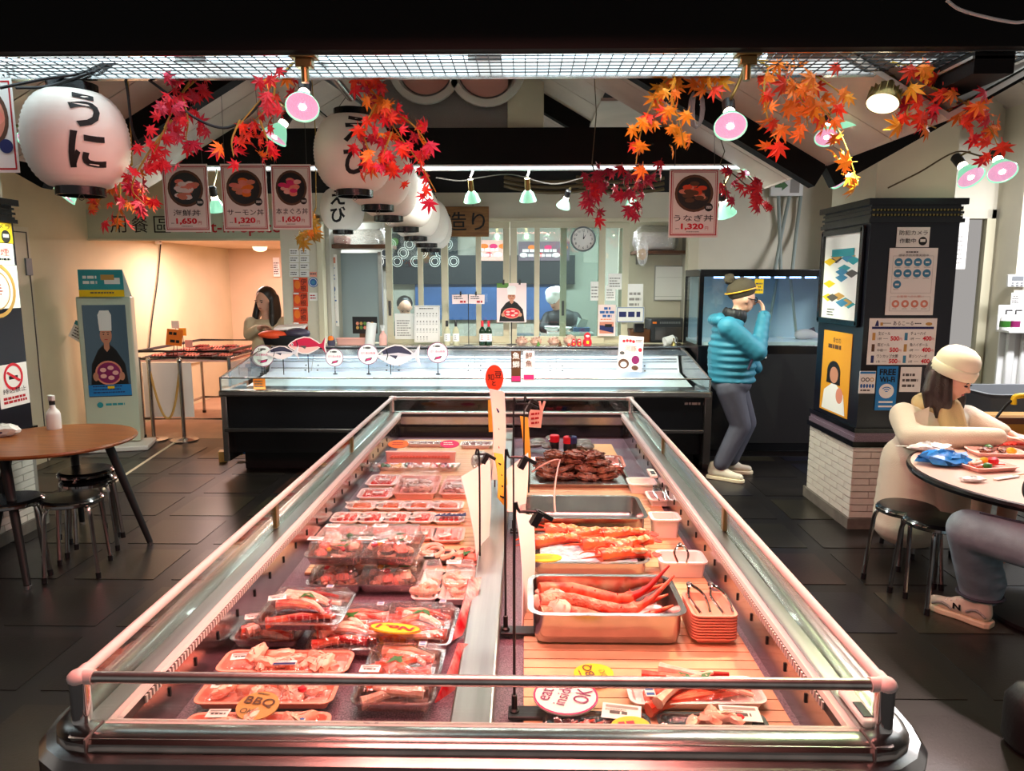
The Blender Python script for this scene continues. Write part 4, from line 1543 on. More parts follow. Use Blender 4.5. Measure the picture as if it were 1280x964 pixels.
mat('crab_print', 'd8142a', 0.4, col2='f4c8c0', scale=9, aniso=(3, 3, 1))
mat('card_pink', 'f6dcd8', 0.55)
mat('card_yellow', 'f0c040', 0.55)
D = Vector
DX = -0.135
slab('price_card', 'white sheet card clipped to a black wire stand by the roe trays', 'card', [at(598, 722, 2.42), at(606, 716, 2.6), at(612, 575, 2.74), at(576, 596, 2.66)], 'card_pink')
slab('price_card', 'tall white card facing the pan bin beside the crab pan', 'card', [at(652, 795, 2.03), at(662, 780, 2.2), at(666, 645, 2.4), at(645, 640, 2.35)], 'card_pink')
slab('price_card', 'white card behind the clips beside the empty pan', 'card', [at(634, 640, 2.85), at(656, 640, 2.9), at(660, 566, 3.1), at(630, 590, 3.0)], 'card_pink')
slab('crab_board', 'red crab leg shaped board at the end rail beside the divider', 'sign', [at(524, 915, 1.6), at(556, 908, 1.66), at(594, 806, 1.84), at(573, 804, 1.79)], 'crab_print', th=0.006)
slab('crab_board', 'red crab leg shaped board behind the boxed crab', 'sign', [at(562, 803, 1.93), at(577, 795, 1.98), at(601, 722, 2.2), at(585, 724, 2.15)], 'crab_print', th=0.006)
t, b, q = slab('price_card', 'tall printed pink card with fish drawings in the middle of the divider', 'card', [at(615, 600, 3.0), at(628, 600, 3.1), at(630, 490, 3.2), at(612, 486, 3.15)], 'card_pink')
m = MB('ink')
for i in range(4):
    c = q[0].lerp(q[3], 0.18 + 0.2 * i).lerp(q[1].lerp(q[2], 0.18 + 0.2 * i), 0.5) - b
    m.ell(c + Vector((0, -0.012, 0)), (0.016, 0.004, 0.007), 8, 4, m=['navy_ink', 'red_bright', 'ink_soft', 'navy_ink'][i], rot=(0, 0.9, 0))
m.build('fish_print', t)
t, b, q = slab('yellow_card', 'yellow handwritten price card hanging under the fish card', 'card', [at(622, 622, 2.9), at(634, 637, 2.92), at(628, 568, 2.98), at(617, 566, 2.96)], 'card_yellow')
m = MB('ink')
for i in range(4):
    c = q[0].lerp(q[3], 0.15 + 0.22 * i).lerp(q[1].lerp(q[2], 0.15 + 0.22 * i), 0.5) - b
    m.box(c + Vector((0, -0.012, 0)), (0.022, 0.002, 0.007), 'ink', rot=(0, 0.4, 0))
m.build('handwriting', t)
slab('yellow_card', 'narrow yellow card seen behind the wooden stick', 'card', [at(611, 540, 3.5), at(616, 540, 3.5), at(617, 500, 3.5), at(610, 500, 3.5)], 'card_yellow')
slab('orange_card', 'narrow orange card beside the oyster tray', 'card', [at(657, 578, 3.3), at(664, 576, 3.3), at(660, 522, 3.3), at(650, 520, 3.3)], 'card_yellow')
# orange oval name plate on top
p = at(618, 486, 3.3)
t = thing('oval_plate', 'orange oval plate with black brush lettering on a tall stand', 'sign', (p.x, 3.3, p.z))
m = MB('orange_red')
m.prism([(0.042 * math.cos(a), 0.062 * math.sin(a)) for a in [2 * math.pi * i / 28 for i in range(28)]], -0.003, 0.003)
m.v = [Vector((v.x, v.z, v.y + 0.05)) for v in m.v]
m.build('plate', t)
m = MB('ink')
m.text('豆', 0.018, 0.05, 0.032, 'ink', y=-0.005, bold=0.02)
m.text('知', -0.016, 0.04, 0.03, 'ink', y=-0.005, bold=0.02)
m.text('と', -0.002, 0.015, 0.022, 'ink', y=-0.005, bold=0.02)
m.build('lettering', t, smooth=False)
MB('steel_dark').cyl((0, 0.004, -(p.z - ZF - 0.07)), (0, 0.004, 0.1), 0.004).build('rod', t)
# pink V shaped tag
p = at(669, 535, 3.4)
t = thing('rabbit_tag', 'pink notched price tag clipped beside the oyster tray', 'sign', (p.x, 3.4, p.z))
MB('pink_foam').box((0, 0, 0.045), (0.075, 0.003, 0.085), rot=(0, 0.15, 0.5)).build('card', t)
m = MB('pink_foam')
m.cyl((0.03, 0, 0.08), (0.02, 0, 0.13), 0.006)
m.cyl((0.03, 0, 0.08), (0.045, 0, 0.13), 0.006)
m.build('ear', t)
m = MB('red_ink')
m.M = Matrix.Rotation(0.5, 4, 'Z')
m.lines(-0.025, 0.025, 0.075, 3, 0.022, 'red_ink', h=0.01, y=-0.004)
m.build('print', t, smooth=False)
MB('black_plastic').cyl((-0.03, 0.01, -(p.z - ZF)), (-0.03, 0.01, 0.09), 0.004).build('stand_rod', t)


def wire_stand(label, px, py_base, py_top, arm=0.05, base=True, Z=ZF + 0.012, sgn=1):
    p = atz(px, py_base, Z)
    q = at(px, py_top, p.y)
    h = q.z - Z
    t = thing('card_stand', label, 'stand', (p.x, p.y, Z))
    if base:
        MB('black_plastic').box((0.04, 0, 0.004), (0.11, 0.05, 0.008)).build('base', t, bev=0.003)
    MB('black_plastic').tube(cat_path([(0, 0, 0.004), (0, 0, h - 0.015), (sgn * 0.012, 0, h), (sgn * arm, 0, h)], 4), 0.0035, 7).build('wire', t)
    MB('black_plastic').lathe([(0.012, 0), (0.012, 0.012), (0.007, 0.016), (0.007, 0.05), (0.0035, 0.052)], 12).build('collar', t)
    m = MB('black_plastic')
    m.box((sgn * arm, 0, h - 0.015), (0.016, 0.024, 0.035), rot=(0, 0.5, 0.2))
    m.box((sgn * arm + 0.02, 0, h - 0.008), (0.04, 0.008, 0.01), rot=(0, 0.5, 0))
    m.build('clip', t)
    return t


wire_stand('black wire card stand with square base at the end rail', 643, 893, 640, 0.05)
wire_stand('black wire card stand beside the tall white card', 632, 790, 572, 0.05)
wire_stand('black wire card stand bending over the roe trays', 600, 714, 568, -0.02, False, sgn=-1)
wire_stand('black wire card stand with large clips by the empty pan', 642, 665, 505, 0.06)
wire_stand('black wire card stand at the oyster tray', 655, 625, 500, 0.03)

# ================================================================== BACK COUNTER
CX0, CX1, CY0, CYB = -2.54, 1.535, 5.85, 7.34
ct = thing('display_counter', 'long refrigerated fish counter with lit white interior before the kitchen window', 'display case', ((CX0 + CX1) / 2, CY0, 0))
ctw = CX1 - CX0
m = MB('black_gloss', 'black_matte')
m.bx(-ctw / 2 + 0.05, ctw / 2 - 0.02, 0.06, 1.4, 0.42, 0.71, 'black_gloss')
m.bx(-ctw / 2 + 0.05, ctw / 2 - 0.02, 0.12, 1.4, 0.2, 0.42, 'black_gloss')
m.bx(-ctw / 2 + 0.06, ctw / 2 - 0.05, 0.35, 1.4, 0.0, 0.2, 'black_matte')
m.build('body', ct)
m = MB('steel')
m.bx(-ctw / 2, ctw / 2, 0.0, 0.1, 0.7, 0.755)
m.build('front_bumper', ct, bev=0.015, seg=3)
MB('steel_dark').bx(-ctw / 2 + 0.02, ctw / 2, 0.03, 0.1, 0.395, 0.425).build('kick_rail', ct, bev=0.006)
MB('steel').bx(-ctw / 2 + 0.0, -ctw / 2 + 0.05, 0.04, 0.5, 0.14, 0.75).build('end_post', ct, bev=0.006)
MB('steel_dark').bx(ctw / 2 - 0.05, ctw / 2 + 0.01, 0.02, 0.4, 0.14, 0.75).build('end_post', ct, bev=0.006)
m = MB('counter_white')
m.add([(-ctw / 2 + 0.03, 0.1, 0.66), (ctw / 2 - 0.03, 0.1, 0.66), (ctw / 2 - 0.03, 1.12, 0.77), (-ctw / 2 + 0.03, 1.12, 0.77)], [(0, 1, 2, 3)])
m.add([(-ctw / 2 + 0.03, 1.12, 0.77), (ctw / 2 - 0.03, 1.12, 0.77), (ctw / 2 - 0.03, 1.22, 0.93), (-ctw / 2 + 0.03, 1.22, 0.93)], [(0, 1, 2, 3)])
m.build('white_liner', ct)
for zz, yy in ((0.8, 1.145), (0.865, 1.18), (0.89, 1.195)):
    MB('steel_dark' if zz < 0.8 else 'steel').bx(-ctw / 2 + 0.05, ctw / 2 - 0.05, yy - 0.012, yy - 0.002, zz, zz + 0.008).build('liner_rail', ct)
me = mesh_of(MB('ink_grey').box((0, 0, 0), (0.004, 0.004, 0.17), rot=(R(-32), 0, 0)), 'liner_joint')
for k in range(5):
    link('liner_joint', me, ct, (-ctw / 2 + 0.45 + k * 0.8, 1.165, 0.85))
m = MB('ink')
for k in range(5):
    for dx in (-0.06, 0.06):
        for zz, yy in ((0.785, 1.122), (0.83, 1.152)):
            m.box((-ctw / 2 + 0.45 + k * 0.8 + dx, yy, zz), (0.014, 0.006, 0.01))
tag(m.build('liner_bolt', ct, smooth=False), kind='stuff')
MB('steel').bx(-ctw / 2 + 0.03, ctw / 2, 1.2, 1.24, 0.925, 0.985).build('fascia', ct, bev=0.006)
MB('black_plastic').bx(-ctw / 2 + 0.03, ctw / 2, 1.215, 1.26, 0.983, 1.0).build('shadow_gap', ct)
MB('steel').bx(-ctw / 2 + 0.03, ctw / 2 + 0.1, 1.21, 1.485, 1.0, 1.018).build('back_shelf', ct, bev=0.004)
MB('white_plastic').bx(-ctw / 2 + 0.03, ctw / 2, 1.3, 1.48, 0.0, 1.0).build('back_panel', ct)
MB('steel').cyl((-ctw / 2 + 0.01, 0.03, 0.855), (ctw / 2, 0.03, 0.855), 0.007).build('glass_rail', ct)
MB('glass').bx(-ctw / 2 + 0.01, ctw / 2, 0.027, 0.033, 0.755, 0.85).build('front_glass', ct, smooth=False)
for sx in (-1, 1):
    x = sx * (ctw / 2 - 0.012)
    vs = [(x, 0.03, 0.755), (x, 1.2, 0.755), (x, 1.2, 1.0), (x, 0.9, 0.985), (x, 0.03, 0.855)]
    m = MB('glass')
    m.add([(p[0] - 0.003, p[1], p[2]) for p in vs] + [(p[0] + 0.003, p[1], p[2]) for p in vs], [(0, 1, 2, 3, 4), (9, 8, 7, 6, 5)] + [(i, 5 + i, 5 + (i + 1) % 5, (i + 1) % 5) for i in range(5)])
    m.build('end_glass', ct, smooth=False)
    MB('steel').tube([(x, 0.03, 0.74), (x, 0.03, 0.855), (x, 0.9, 0.985), (x, 1.2, 1.0)], 0.009, 8).build('end_frame', ct)
p = at(872, 508, CY0)
m = MB('white_card')
m.lines(-0.065, 0.065, 0.022, 1, 0.03, 'ink_grey', h=0.02, y=-0.002, rag=0)
m.rect(0.09, 0, 0.13, 0.022, 'ink_grey')
o = m.build('maker_badge', ct, smooth=False)
o.location = (p.x - (CX0 + CX1) / 2 - 0.03, 0.057, p.z)
MB('black_gloss').add([(ctw / 2 + 0.0, 0.35, 0.0), (ctw / 2 + 0.0, 1.45, 0.0), (ctw / 2 + 0.0, 1.45, 1.03), (ctw / 2, 1.3, 1.03), (ctw / 2, 0.35, 0.75),
                      (ctw / 2 + 0.03, 0.35, 0.0), (ctw / 2 + 0.03, 1.45, 0.0), (ctw / 2 + 0.03, 1.45, 1.03), (ctw / 2 + 0.03, 1.3, 1.03), (ctw / 2 + 0.03, 0.35, 0.75)],
                     [(0, 1, 2, 3, 4), (9, 8, 7, 6, 5)] + [(i, 5 + i, 5 + (i + 1) % 5, (i + 1) % 5) for i in range(5)]).build('end_panel', ct)
# foam blocks under the counter corner
p = atz(271, 580, 0)
t = thing('foam_block', 'small pale foam block and green valve under the counter corner', 'block', (p.x + 0.02, p.y + 0.1, 0))
MB('tan_ink').box((0, 0, 0.05), (0.07, 0.1, 0.1), rot=(0, 0, 0.3)).build('block', t, bev=0.004)
MB('green_ink').box((0.14, 0.05, 0.075), (0.06, 0.06, 0.05)).build('valve', t, bev=0.01)
MB('blue_sign').cyl((0.17, 0.05, 0.075), (0.25, 0.05, 0.075), 0.02).build('tap', t)

ZL = 1.018                                                     # top of the counter's back shelf
LY = 7.12


def rod_tag(px, py, r, label, ybase=None):
    """round white tag on a thin rod that stands in the counter"""
    Y = 6.85
    p = at(px, py, Y)
    t = thing('round_tag', label, 'sign', (p.x, Y, 0.76))
    h = p.z - 0.76
    MB('black_plastic').cyl((0, 0.01, 0), (0, 0.01, h), 0.004).build('rod', t)
    MB('black_plastic').lathe([(0, 0), (0.022, 0), (0.02, 0.008), (0.006, 0.01), (0.006, 0.03), (0, 0.03)], 12, c=(0, 0.01, 0)).build('foot', t)
    m = MB('white_card')
    m.cyl((0, 0, h), (0, 0.004, h), r, n=28)
    m.build('disc', t)
    m = MB('ink')
    m.ring(0, h, r * 0.94, r, 'veg_purple')
    m.text('切り身お刺身', 0, h - r * 0.02, r * 0.26, 'pink_ink', w=r * 1.4, bold=0.02)
    m.disc(0, h + r * 0.62, r * 0.3, 'ink_soft', rz=r * 0.1)
    m.poly([(-r * 0.3, h + r * 0.62), (-r * 0.42, h + r * 0.75), (-r * 0.42, h + r * 0.5)], 'ink_soft')
    m.poly([(-r * 0.35, h - r * 0.7), (r * 0.28, h - r * 0.55), (r * 0.42, h - r * 0.28), (-r * 0.22, h - r * 0.42)], 'ink')
    m.poly([(-r * 0.24, h - r * 0.62), (r * 0.22, h - r * 0.52), (r * 0.3, h - r * 0.36), (-r * 0.14, h - r * 0.46)], 'pink_ink', y=-0.002)
    m.build('print', t, smooth=False)
    return t


rod_tag(329, 445, 0.105, 'round white sashimi tag at the counter end by the striped fish board')
rod_tag(418, 447, 0.088, 'round white sashimi tag beside the red fish board')
rod_tag(460, 443, 0.1, 'round white sashimi tag between paper roll and tuna board')
rod_tag(547, 441, 0.1, 'round white sashimi tag below the bottles beside the tuna board')


def fish_board(label, px, py, L, H, body, back, belly, Y=6.86, flip=1, tail=0.2, rods=(0,)):
    p = at(px, py, Y)
    t = thing('fish_board', label, 'sign', (p.x, Y, 0.76))
    h = p.z - 0.76

    def outline(sx, sz):
        up = [(-0.5, 0.0), (-0.42, 0.16), (-0.28, 0.34), (-0.08, 0.47), (0.08, 0.44), (0.22, 0.27), (0.33, 0.1), (0.4, 0.14), (0.5, 0.5), (0.47, 0.1)]
        dn = [(0.46, -0.1), (0.5, -0.48), (0.4, -0.14), (0.33, -0.1), (0.2, -0.28), (0.02, -0.45), (-0.15, -0.44), (-0.32, -0.28), (-0.45, -0.13)]
        return [(flip * x * L * sx, h + z * H * sz) for x, z in up + dn]

    o = outline(1.06, 1.1)
    n = len(o)
    m = MB('card_pink')
    m.add([(x, 0.001, z) for x, z in o] + [(x, 0.006, z) for x, z in o], [tuple(range(n)), tuple(range(n, 2 * n))[::-1]] + [(i, n + i, n + (i + 1) % n, (i + 1) % n) for i in range(n)])
    m.build('board', t, smooth=False)
    m = MB(body)
    m.poly(outline(0.98, 0.95), body, y=0.0)
    o2 = outline(0.98, 0.95)
    m.poly([o2[0]] + o2[1:7] + [(flip * 0.3 * L, h + 0.02 * H), (0, h + 0.12 * H)], back, y=-0.001)
    m.poly([o2[0], (flip * -0.1 * L, h - 0.12 * H), (flip * 0.3 * L, h - 0.05 * H)] + o2[13:], belly, y=-0.001)
    m.disc(flip * -0.4 * L, h + 0.06 * H, 0.03 * L, 'white_card', y=-0.002)
    m.disc(flip * -0.4 * L, h + 0.06 * H, 0.016 * L, 'ink', y=-0.003)
    m.poly([(flip * -0.3 * L, h + 0.28 * H), (flip * -0.28 * L, h + 0.28 * H), (flip * -0.24 * L, h), (flip * -0.28 * L, h - 0.26 * H), (flip * -0.3 * L, h - 0.25 * H), (flip * -0.265 * L, h)], 'ink', y=-0.002)
    m.poly([(flip * -0.22 * L, h), (flip * -0.02 * L, h - 0.02 * H), (flip * -0.06 * L, h - 0.2 * H)], back if back != body else 'ink_soft', y=-0.002)
    m.build('print', t, smooth=False)
    for rx in rods:
        MB('black_plastic').cyl((rx, 0.012, 0), (rx, 0.012, h), 0.0045).build('rod', t)
    return t


mat('fish_silver', 'd8c8cc', 0.4)
mat('fish_navy', '3a3348', 0.4)
mat('fish_crimson', 'cc1440', 0.4)
fish_board('striped grey mackerel shaped board behind the round tags', 353, 441, 0.3, 0.13, 'fish_silver', 'fish_navy', 'card_pink', 6.8, 1)
fish_board('red sea bream shaped board at the counter end', 384, 432, 0.36, 0.17, 'fish_crimson', 'fish_crimson', 'pink_foam', 6.92, 1)
fish_board('grey tuna shaped board with yellow tail in the counter', 498, 444, 0.4, 0.2, 'fish_silver', 'fish_navy', 'white_card', 6.84, 1, rods=(-0.08,))


def hang_card(name, label, xa, ya, xb, yb, Y, bg, fn, cat='poster', tilt=0.0, th=0.004, ry=0.0):
    """flat printed card facing the hall; corners from the picture at depth Y"""
    p, q = at(xa, yb, Y), at(xb, ya, Y)
    w, h = at(xb, (ya + yb) / 2, Y).x - at(xa, (ya + yb) / 2, Y).x, q.z - p.z
    t = thing(name, label, cat, ((at(xa, yb, Y).x + at(xb, yb, Y).x) / 2, Y, p.z), (tilt, ry, 0))
    MB(bg).bx(-w / 2, w / 2, 0, th, 0, h).build('sheet', t, smooth=False)
    m = MB(bg)
    fn(m, w, h)
    if m.v:
        m.build('print', t, smooth=False)
    return t, w, h


def f_tiny(rows=6, head=None, c='ink_soft'):
    def f(m, w, h):
        if head:
            m.text(head, 0, h * 0.82, h * 0.12, c, w=w * 0.7)
        m.lines(-w * 0.4, w * 0.4, h * 0.74, rows, h * 0.66 / rows, c, h=h * 0.3 / rows)
    return f


# small vertical tags and cards hung on the counter
def f_vtag(chars, mc, pic):
    def f(m, w, h):
        for i, ch in enumerate(chars):
            m.text(ch, 0, h * (0.74 - 0.27 * i), h * 0.22, mc, bold=0.03)
        m.rect(-w * 0.45, h * 0.04, w * 0.45, h * 0.2, pic)
    return f


hang_card('hanging_tag', 'brown vertical name tag with white lettering on the counter glass', 639, 439, 651, 478, 5.84, 'wood_dark', f_vtag('魚鰤', 'white_card', 'pink_ink'), 'sign')
hang_card('hanging_tag', 'pale vertical name tag with brown lettering on the counter glass', 654, 439, 668, 476, 5.84, 'card_pink', f_vtag('鮃魚', 'brown_ink', 'pink_ink'), 'sign')
hang_card('hanging_tag', 'orange label card inside the counter end', 317, 472, 332, 487, 6.0, 'orange', f_tiny(3), 'sign')


def f_fugu(m, w, h):
    for k in range(4):
        m.disc(-w * 0.3 + k * w * 0.13, h * (0.84 + 0.02 * math.sin(k)), w * 0.06, 'red_bright')
    m.lines(w * 0.18, w * 0.44, h * 0.9, 2, h * 0.04, 'brown_ink')
    m.text('河豚', 0, h * 0.56, h * 0.16, 'salmon_ink', bold=0.01)
    m.disc(w * 0.38, h * 0.62, w * 0.08, 'red_bright')
    m.disc(-w * 0.25, h * 0.2, w * 0.22, 'brown_ink', rz=h * 0.14)
    m.disc(-w * 0.25, h * 0.18, w * 0.13, 'card_pink', rz=h * 0.08, y=-0.002)
    m.disc(w * 0.22, h * 0.33, w * 0.16, 'veg_purple', rz=h * 0.12)
    m.disc(w * 0.22, h * 0.1, w * 0.14, 'brown_ink', rz=h * 0.07)
    m.disc(-w * 0.34, h * 0.5, w * 0.1, 'ink_soft', rz=h * 0.05)


hang_card('blowfish_poster', 'pink tilted poster with red dots and fish pictures on the counter', 771, 420, 802, 464, 6.7, 'card_pink', f_fugu, tilt=R(-8), ry=R(4))


# bottles -----------------------------------------------------------------
def bottle(label, px, glass, cap, h=0.27, label_m='white_card', Y=LY):
    p = at(px, 430, Y)
    t = thing('sake_bottle' if cap == 'tray_black' else 'sauce_bottle', label, 'bottle', (p.x, Y, ZL))
    s = h / 0.27
    MB(glass).lathe([(0, 0), (0.034 * s, 0), (0.036 * s, 0.006 * s), (0.036 * s, 0.15 * s), (0.03 * s, 0.175 * s), (0.014 * s, 0.2 * s), (0.012 * s, 0.23 * s), (0, 0.23 * s)], 18).build('body', t)
    MB(cap).lathe([(0.0145 * s, 0.205 * s), (0.015 * s, 0.265 * s), (0.012 * s, 0.27 * s), (0, 0.27 * s)], 16).build('cap', t)
    lb = MB(label_m).lathe([(0.0366 * s, 0.045 * s), (0.0366 * s, 0.13 * s)], 18).build('label', t)
    m = MB('red_ink')
    m.lines(-0.012 * s, 0.012 * s, 0.11 * s, 4, 0.014 * s, 'red_ink' if cap != 'tray_black' else 'ink_soft', y=-0.0375 * s)
    m.build('print', lb, smooth=False)
    return t


mat('glass_clear_bottle', 'c8c4a0', 0.1, spec=0.6)
mat('glass_green', '16301a', 0.12)
bottle('clear small sake bottle with black cap next to the menu sheet', 559, 'glass_clear_bottle', 'tray_black', 0.245)
bottle('clear small sake bottle with black cap next to the card stand', 570, 'glass_clear_bottle', 'tray_black', 0.245)
bottle('dark green bottle with red cap nearer the card stand', 603, 'glass_green', 'red_bright', 0.245)
bottle('dark green bottle with red cap nearer the chef poster', 611, 'glass_green', 'red_bright', 0.245)

# card stand with two price cards
p = at(586, 432, LY)
t = thing('card_stand', 'black card stand with two small price cards between the bottles', 'stand', (p.x, LY, ZL))
MB('black_plastic').lathe([(0, 0), (0.045, 0), (0.045, 0.005), (0, 0.006)], 18).build('base', t)
MB('black_plastic').cyl((0, 0, 0), (0, 0, 0.5), 0.004).build('rod', t)
MB('black_plastic').cyl((-0.13, 0, 0.5), (0.13, 0, 0.5), 0.004).build('crossbar', t)
for sx in (-1, 1):
    c = MB('card_pink').box((sx * 0.082, -0.006, 0.455), (0.155, 0.003, 0.09), rot=(0, sx * 0.03, 0)).build('price_card', t)
    m = MB('ink')
    m.M = Matrix.Translation((sx * 0.082, -0.0082, 0.41))
    m.lines(-0.06, 0.04, 0.075, 2, 0.02, 'ink_soft')
    m.lines(0.0, 0.06, 0.03, 1, 0.03, 'red_ink', h=0.02)
    m.build('print', c, smooth=False)
    MB('black_plastic').box((sx * 0.075, -0.006, 0.51), (0.016, 0.012, 0.04)).build('clip', t)


# chef poster on a stand
def chef(m, w, h, plate='red_bright', hat='white_card', cloth='ink', cx=0.0):
    """simple printed figure of a cook holding a plate"""
    m.poly([(cx - w * 0.42, 0.02 * h), (cx - w * 0.36, h * 0.34), (cx - w * 0.2, h * 0.5), (cx - w * 0.08, h * 0.56), (cx + w * 0.08, h * 0.56), (cx + w * 0.2, h * 0.5), (cx + w * 0.38, h * 0.34), (cx + w * 0.44, 0.02 * h)], cloth, y=-0.0012)
    m.poly([(cx - w * 0.06, h * 0.52), (cx - w * 0.06, h * 0.6), (cx + w * 0.06, h * 0.6), (cx + w * 0.06, h * 0.52), (cx, h * 0.48)], 'skin_print', y=-0.0016)
    m.disc(cx, h * 0.67, w * 0.13, 'skin_print', rz=h * 0.1, y=-0.0018)
    m.poly([(cx - w * 0.135, h * 0.72), (cx + w * 0.135, h * 0.72), (cx + w * 0.15, h * 0.9), (cx + w * 0.1, h * 0.95), (cx - w * 0.1, h * 0.95), (cx - w * 0.15, h * 0.9)], hat, y=-0.002)
    for sx in (-1, 1):
        m.disc(cx + sx * w * 0.05, h * 0.68, w * 0.016, 'ink', y=-0.0022, n=8)
        m.rect(cx + sx * w * 0.05 - w * 0.03, h * 0.7, cx + sx * w * 0.05 + w * 0.03, h * 0.706, 'ink', y=-0.0022)
    m.rect(cx - w * 0.035, h * 0.618, cx + w * 0.035, h * 0.626, 'red_ink', y=-0.0022)
    m.disc(cx, h * 0.24, w * 0.3, 'salmon_ink', rz=h * 0.14, y=-0.002)
    m.disc(cx, h * 0.24, w * 0.26, plate, rz=h * 0.12, y=-0.0022)
    for k in range(5):
        m.disc(cx + w * 0.15 * math.cos(k * 1.26), h * 0.24 + h * 0.06 * math.sin(k * 1.26), w * 0.07, 'pink_foam', rz=h * 0.025, y=-0.0024)
    for sx in (-1, 1):
        m.disc(cx + sx * w * 0.29, h * 0.2, w * 0.06, 'skin_print', rz=h * 0.05, y=-0.0026)


def f_chef(m, w, h):
    m.rect(-w / 2, h * 0.88, -w * 0.1, h, 'green_ink')
    chef(m, w, h * 0.98)


t, w, h = hang_card('chef_poster', 'pink poster of a cook holding a plate, on a stand before the window', 621, 354, 658, 403, 7.2, 'card_pink', f_chef)
m = MB('black_plastic')
for sx in (-0.08, 0.08):
    m2 = MB('black_plastic').box((sx, 0, h + 0.01), (0.02, 0.015, 0.05)).build('clip', t)
MB('black_plastic').cyl((0, 0.012, ZL - t.location.z), (0, 0.012, 0.05), 0.005).build('rod', t)
MB('black_plastic').lathe([(0, 0), (0.05, 0), (0.05, 0.005), (0, 0.006)], 18, c=(0, 0.012, ZL - t.location.z)).build('base', t)


# price list sheet leaning at the window
def f_list(m, w, h):
    m.frame(-w * 0.47, h * 0.03, w * 0.47, h * 0.97, 0.002, 'ink_grey')
    m.lines(-w * 0.3, w * 0.3, h * 0.93, 1, 0.02, 'ink_soft', h=h * 0.025)
    for r in range(4):
        for c in range(7 if r < 3 else 4):
            x = -w * 0.38 + c * w * 0.125
            m.disc(x, h * (0.78 - r * 0.21), w * 0.025, 'ink_soft', n=8)
            m.lines(x - w * 0.035, x + w * 0.035, h * (0.74 - r * 0.21), 2, h * 0.035, 'ink_grey', h=h * 0.012, rag=0)


hang_card('price_list', 'white sheet with rows of small symbols leaning on the window', 518, 382, 550, 428, 7.24, 'white_card', f_list, tilt=R(-4))
hang_card('paper_notice', 'plain white notice taped behind the price list', 494, 392, 518, 424, 7.33, 'white_card', f_tiny(7, c='ink_grey'))


def f_ship(m, w, h):
    m.lines(-w * 0.16, w * 0.2, h * 0.92, 1, 0.05, 'blue_ink', h=h * 0.08, rag=0)
    m.lines(-w * 0.4, w * 0.42, h * 0.8, 1, 0.05, 'blue_ink', h=h * 0.08, rag=0)
    m.lines(-w * 0.24, w * 0.28, h * 0.68, 1, 0.05, 'blue_ink', h=h * 0.08, rag=0)
    m.lines(-w * 0.35, w * 0.35, h * 0.55, 1, 0.02, 'orange', h=h * 0.03)
    m.rect(-w * 0.4, h * 0.08, w * 0.4, h * 0.45, 'salmon_ink')
    m.poly([(-w * 0.4, h * 0.2), (w * 0.4, h * 0.1), (w * 0.4, h * 0.3), (-w * 0.4, h * 0.35)], 'navy_ink', y=-0.002)
    m.rect(-w * 0.1, h * 0.28, w * 0.3, h * 0.38, 'ink', y=-0.0022)


hang_card('ship_poster', 'small pink poster with blue lettering and a dark photo on the window', 747, 381, 769, 420, 7.31, 'card_pink', f_ship)


def f_pm(m, w, h):
    m.frame(-w * 0.48, h * 0.02, w * 0.48, h * 0.98, 0.006, 'blue_ink')
    m.lines(-w * 0.4, w * 0.4, h * 0.7, 1, 0.05, 'navy_ink', h=h * 0.35, rag=0)


hang_card('paper_notice', 'blue framed notice low on the window beside the shelf', 770, 384, 805, 403, 7.345, 'white_card', f_pm)
for k, (xa, ya, xb, yb, nm) in enumerate(((476, 0, 0, 0, ''), (760, 342, 777, 362, 'white memo sheet on the window beside the clock'), (784, 355, 803, 396, 'long white sheet beside the window stile'), (738, 352, 750, 376, 'curled white memo on the window under the clock'), (757, 357, 769, 376, 'white memo with a black symbol on the window'))):
    if xb:
        hang_card('memo_sheet', nm, xa, ya, xb, yb, 7.35 + 0.001 * k, 'white_card', f_tiny(4, c='ink_grey'))

# wall clock on the sash
p = at(729, 299, 7.33)
t = thing('wall_clock', 'round grey framed clock with white face on the window', 'clock', (p.x, 7.33, p.z))
r = 0.125
MB('grey_plastic').lathe([(r * 0.86, 0), (r * 0.88, 0.03), (r * 0.95, 0.035), (r, 0.02), (r, 0), (0, 0)], 36).build('rim', t).rotation_euler = (R(90), 0, 0)
o = MB('white_card').cyl((0, 0, 0), (0, -0.012, 0), r * 0.88, n=36).build('dial', t)
m = MB('ink')
for k in range(12):
    a = R(30 * k)
    m.text(str(k if k else 12), r * 0.68 * math.sin(a), r * 0.68 * math.cos(a) - 0.011, 0.022, 'ink', y=-0.0135)
m.build('numerals', o, smooth=False)
for a, L, wd in ((R(3), 0.08, 0.004), (R(30), 0.055, 0.006)):
    m = MB('ink')
    m.poly([(-wd * math.cos(a), wd * math.sin(a)), (wd * math.cos(a), -wd * math.sin(a)), (L * math.sin(a), L * math.cos(a))], 'ink', y=-0.0145)
    m.build('hand', t, smooth=False)

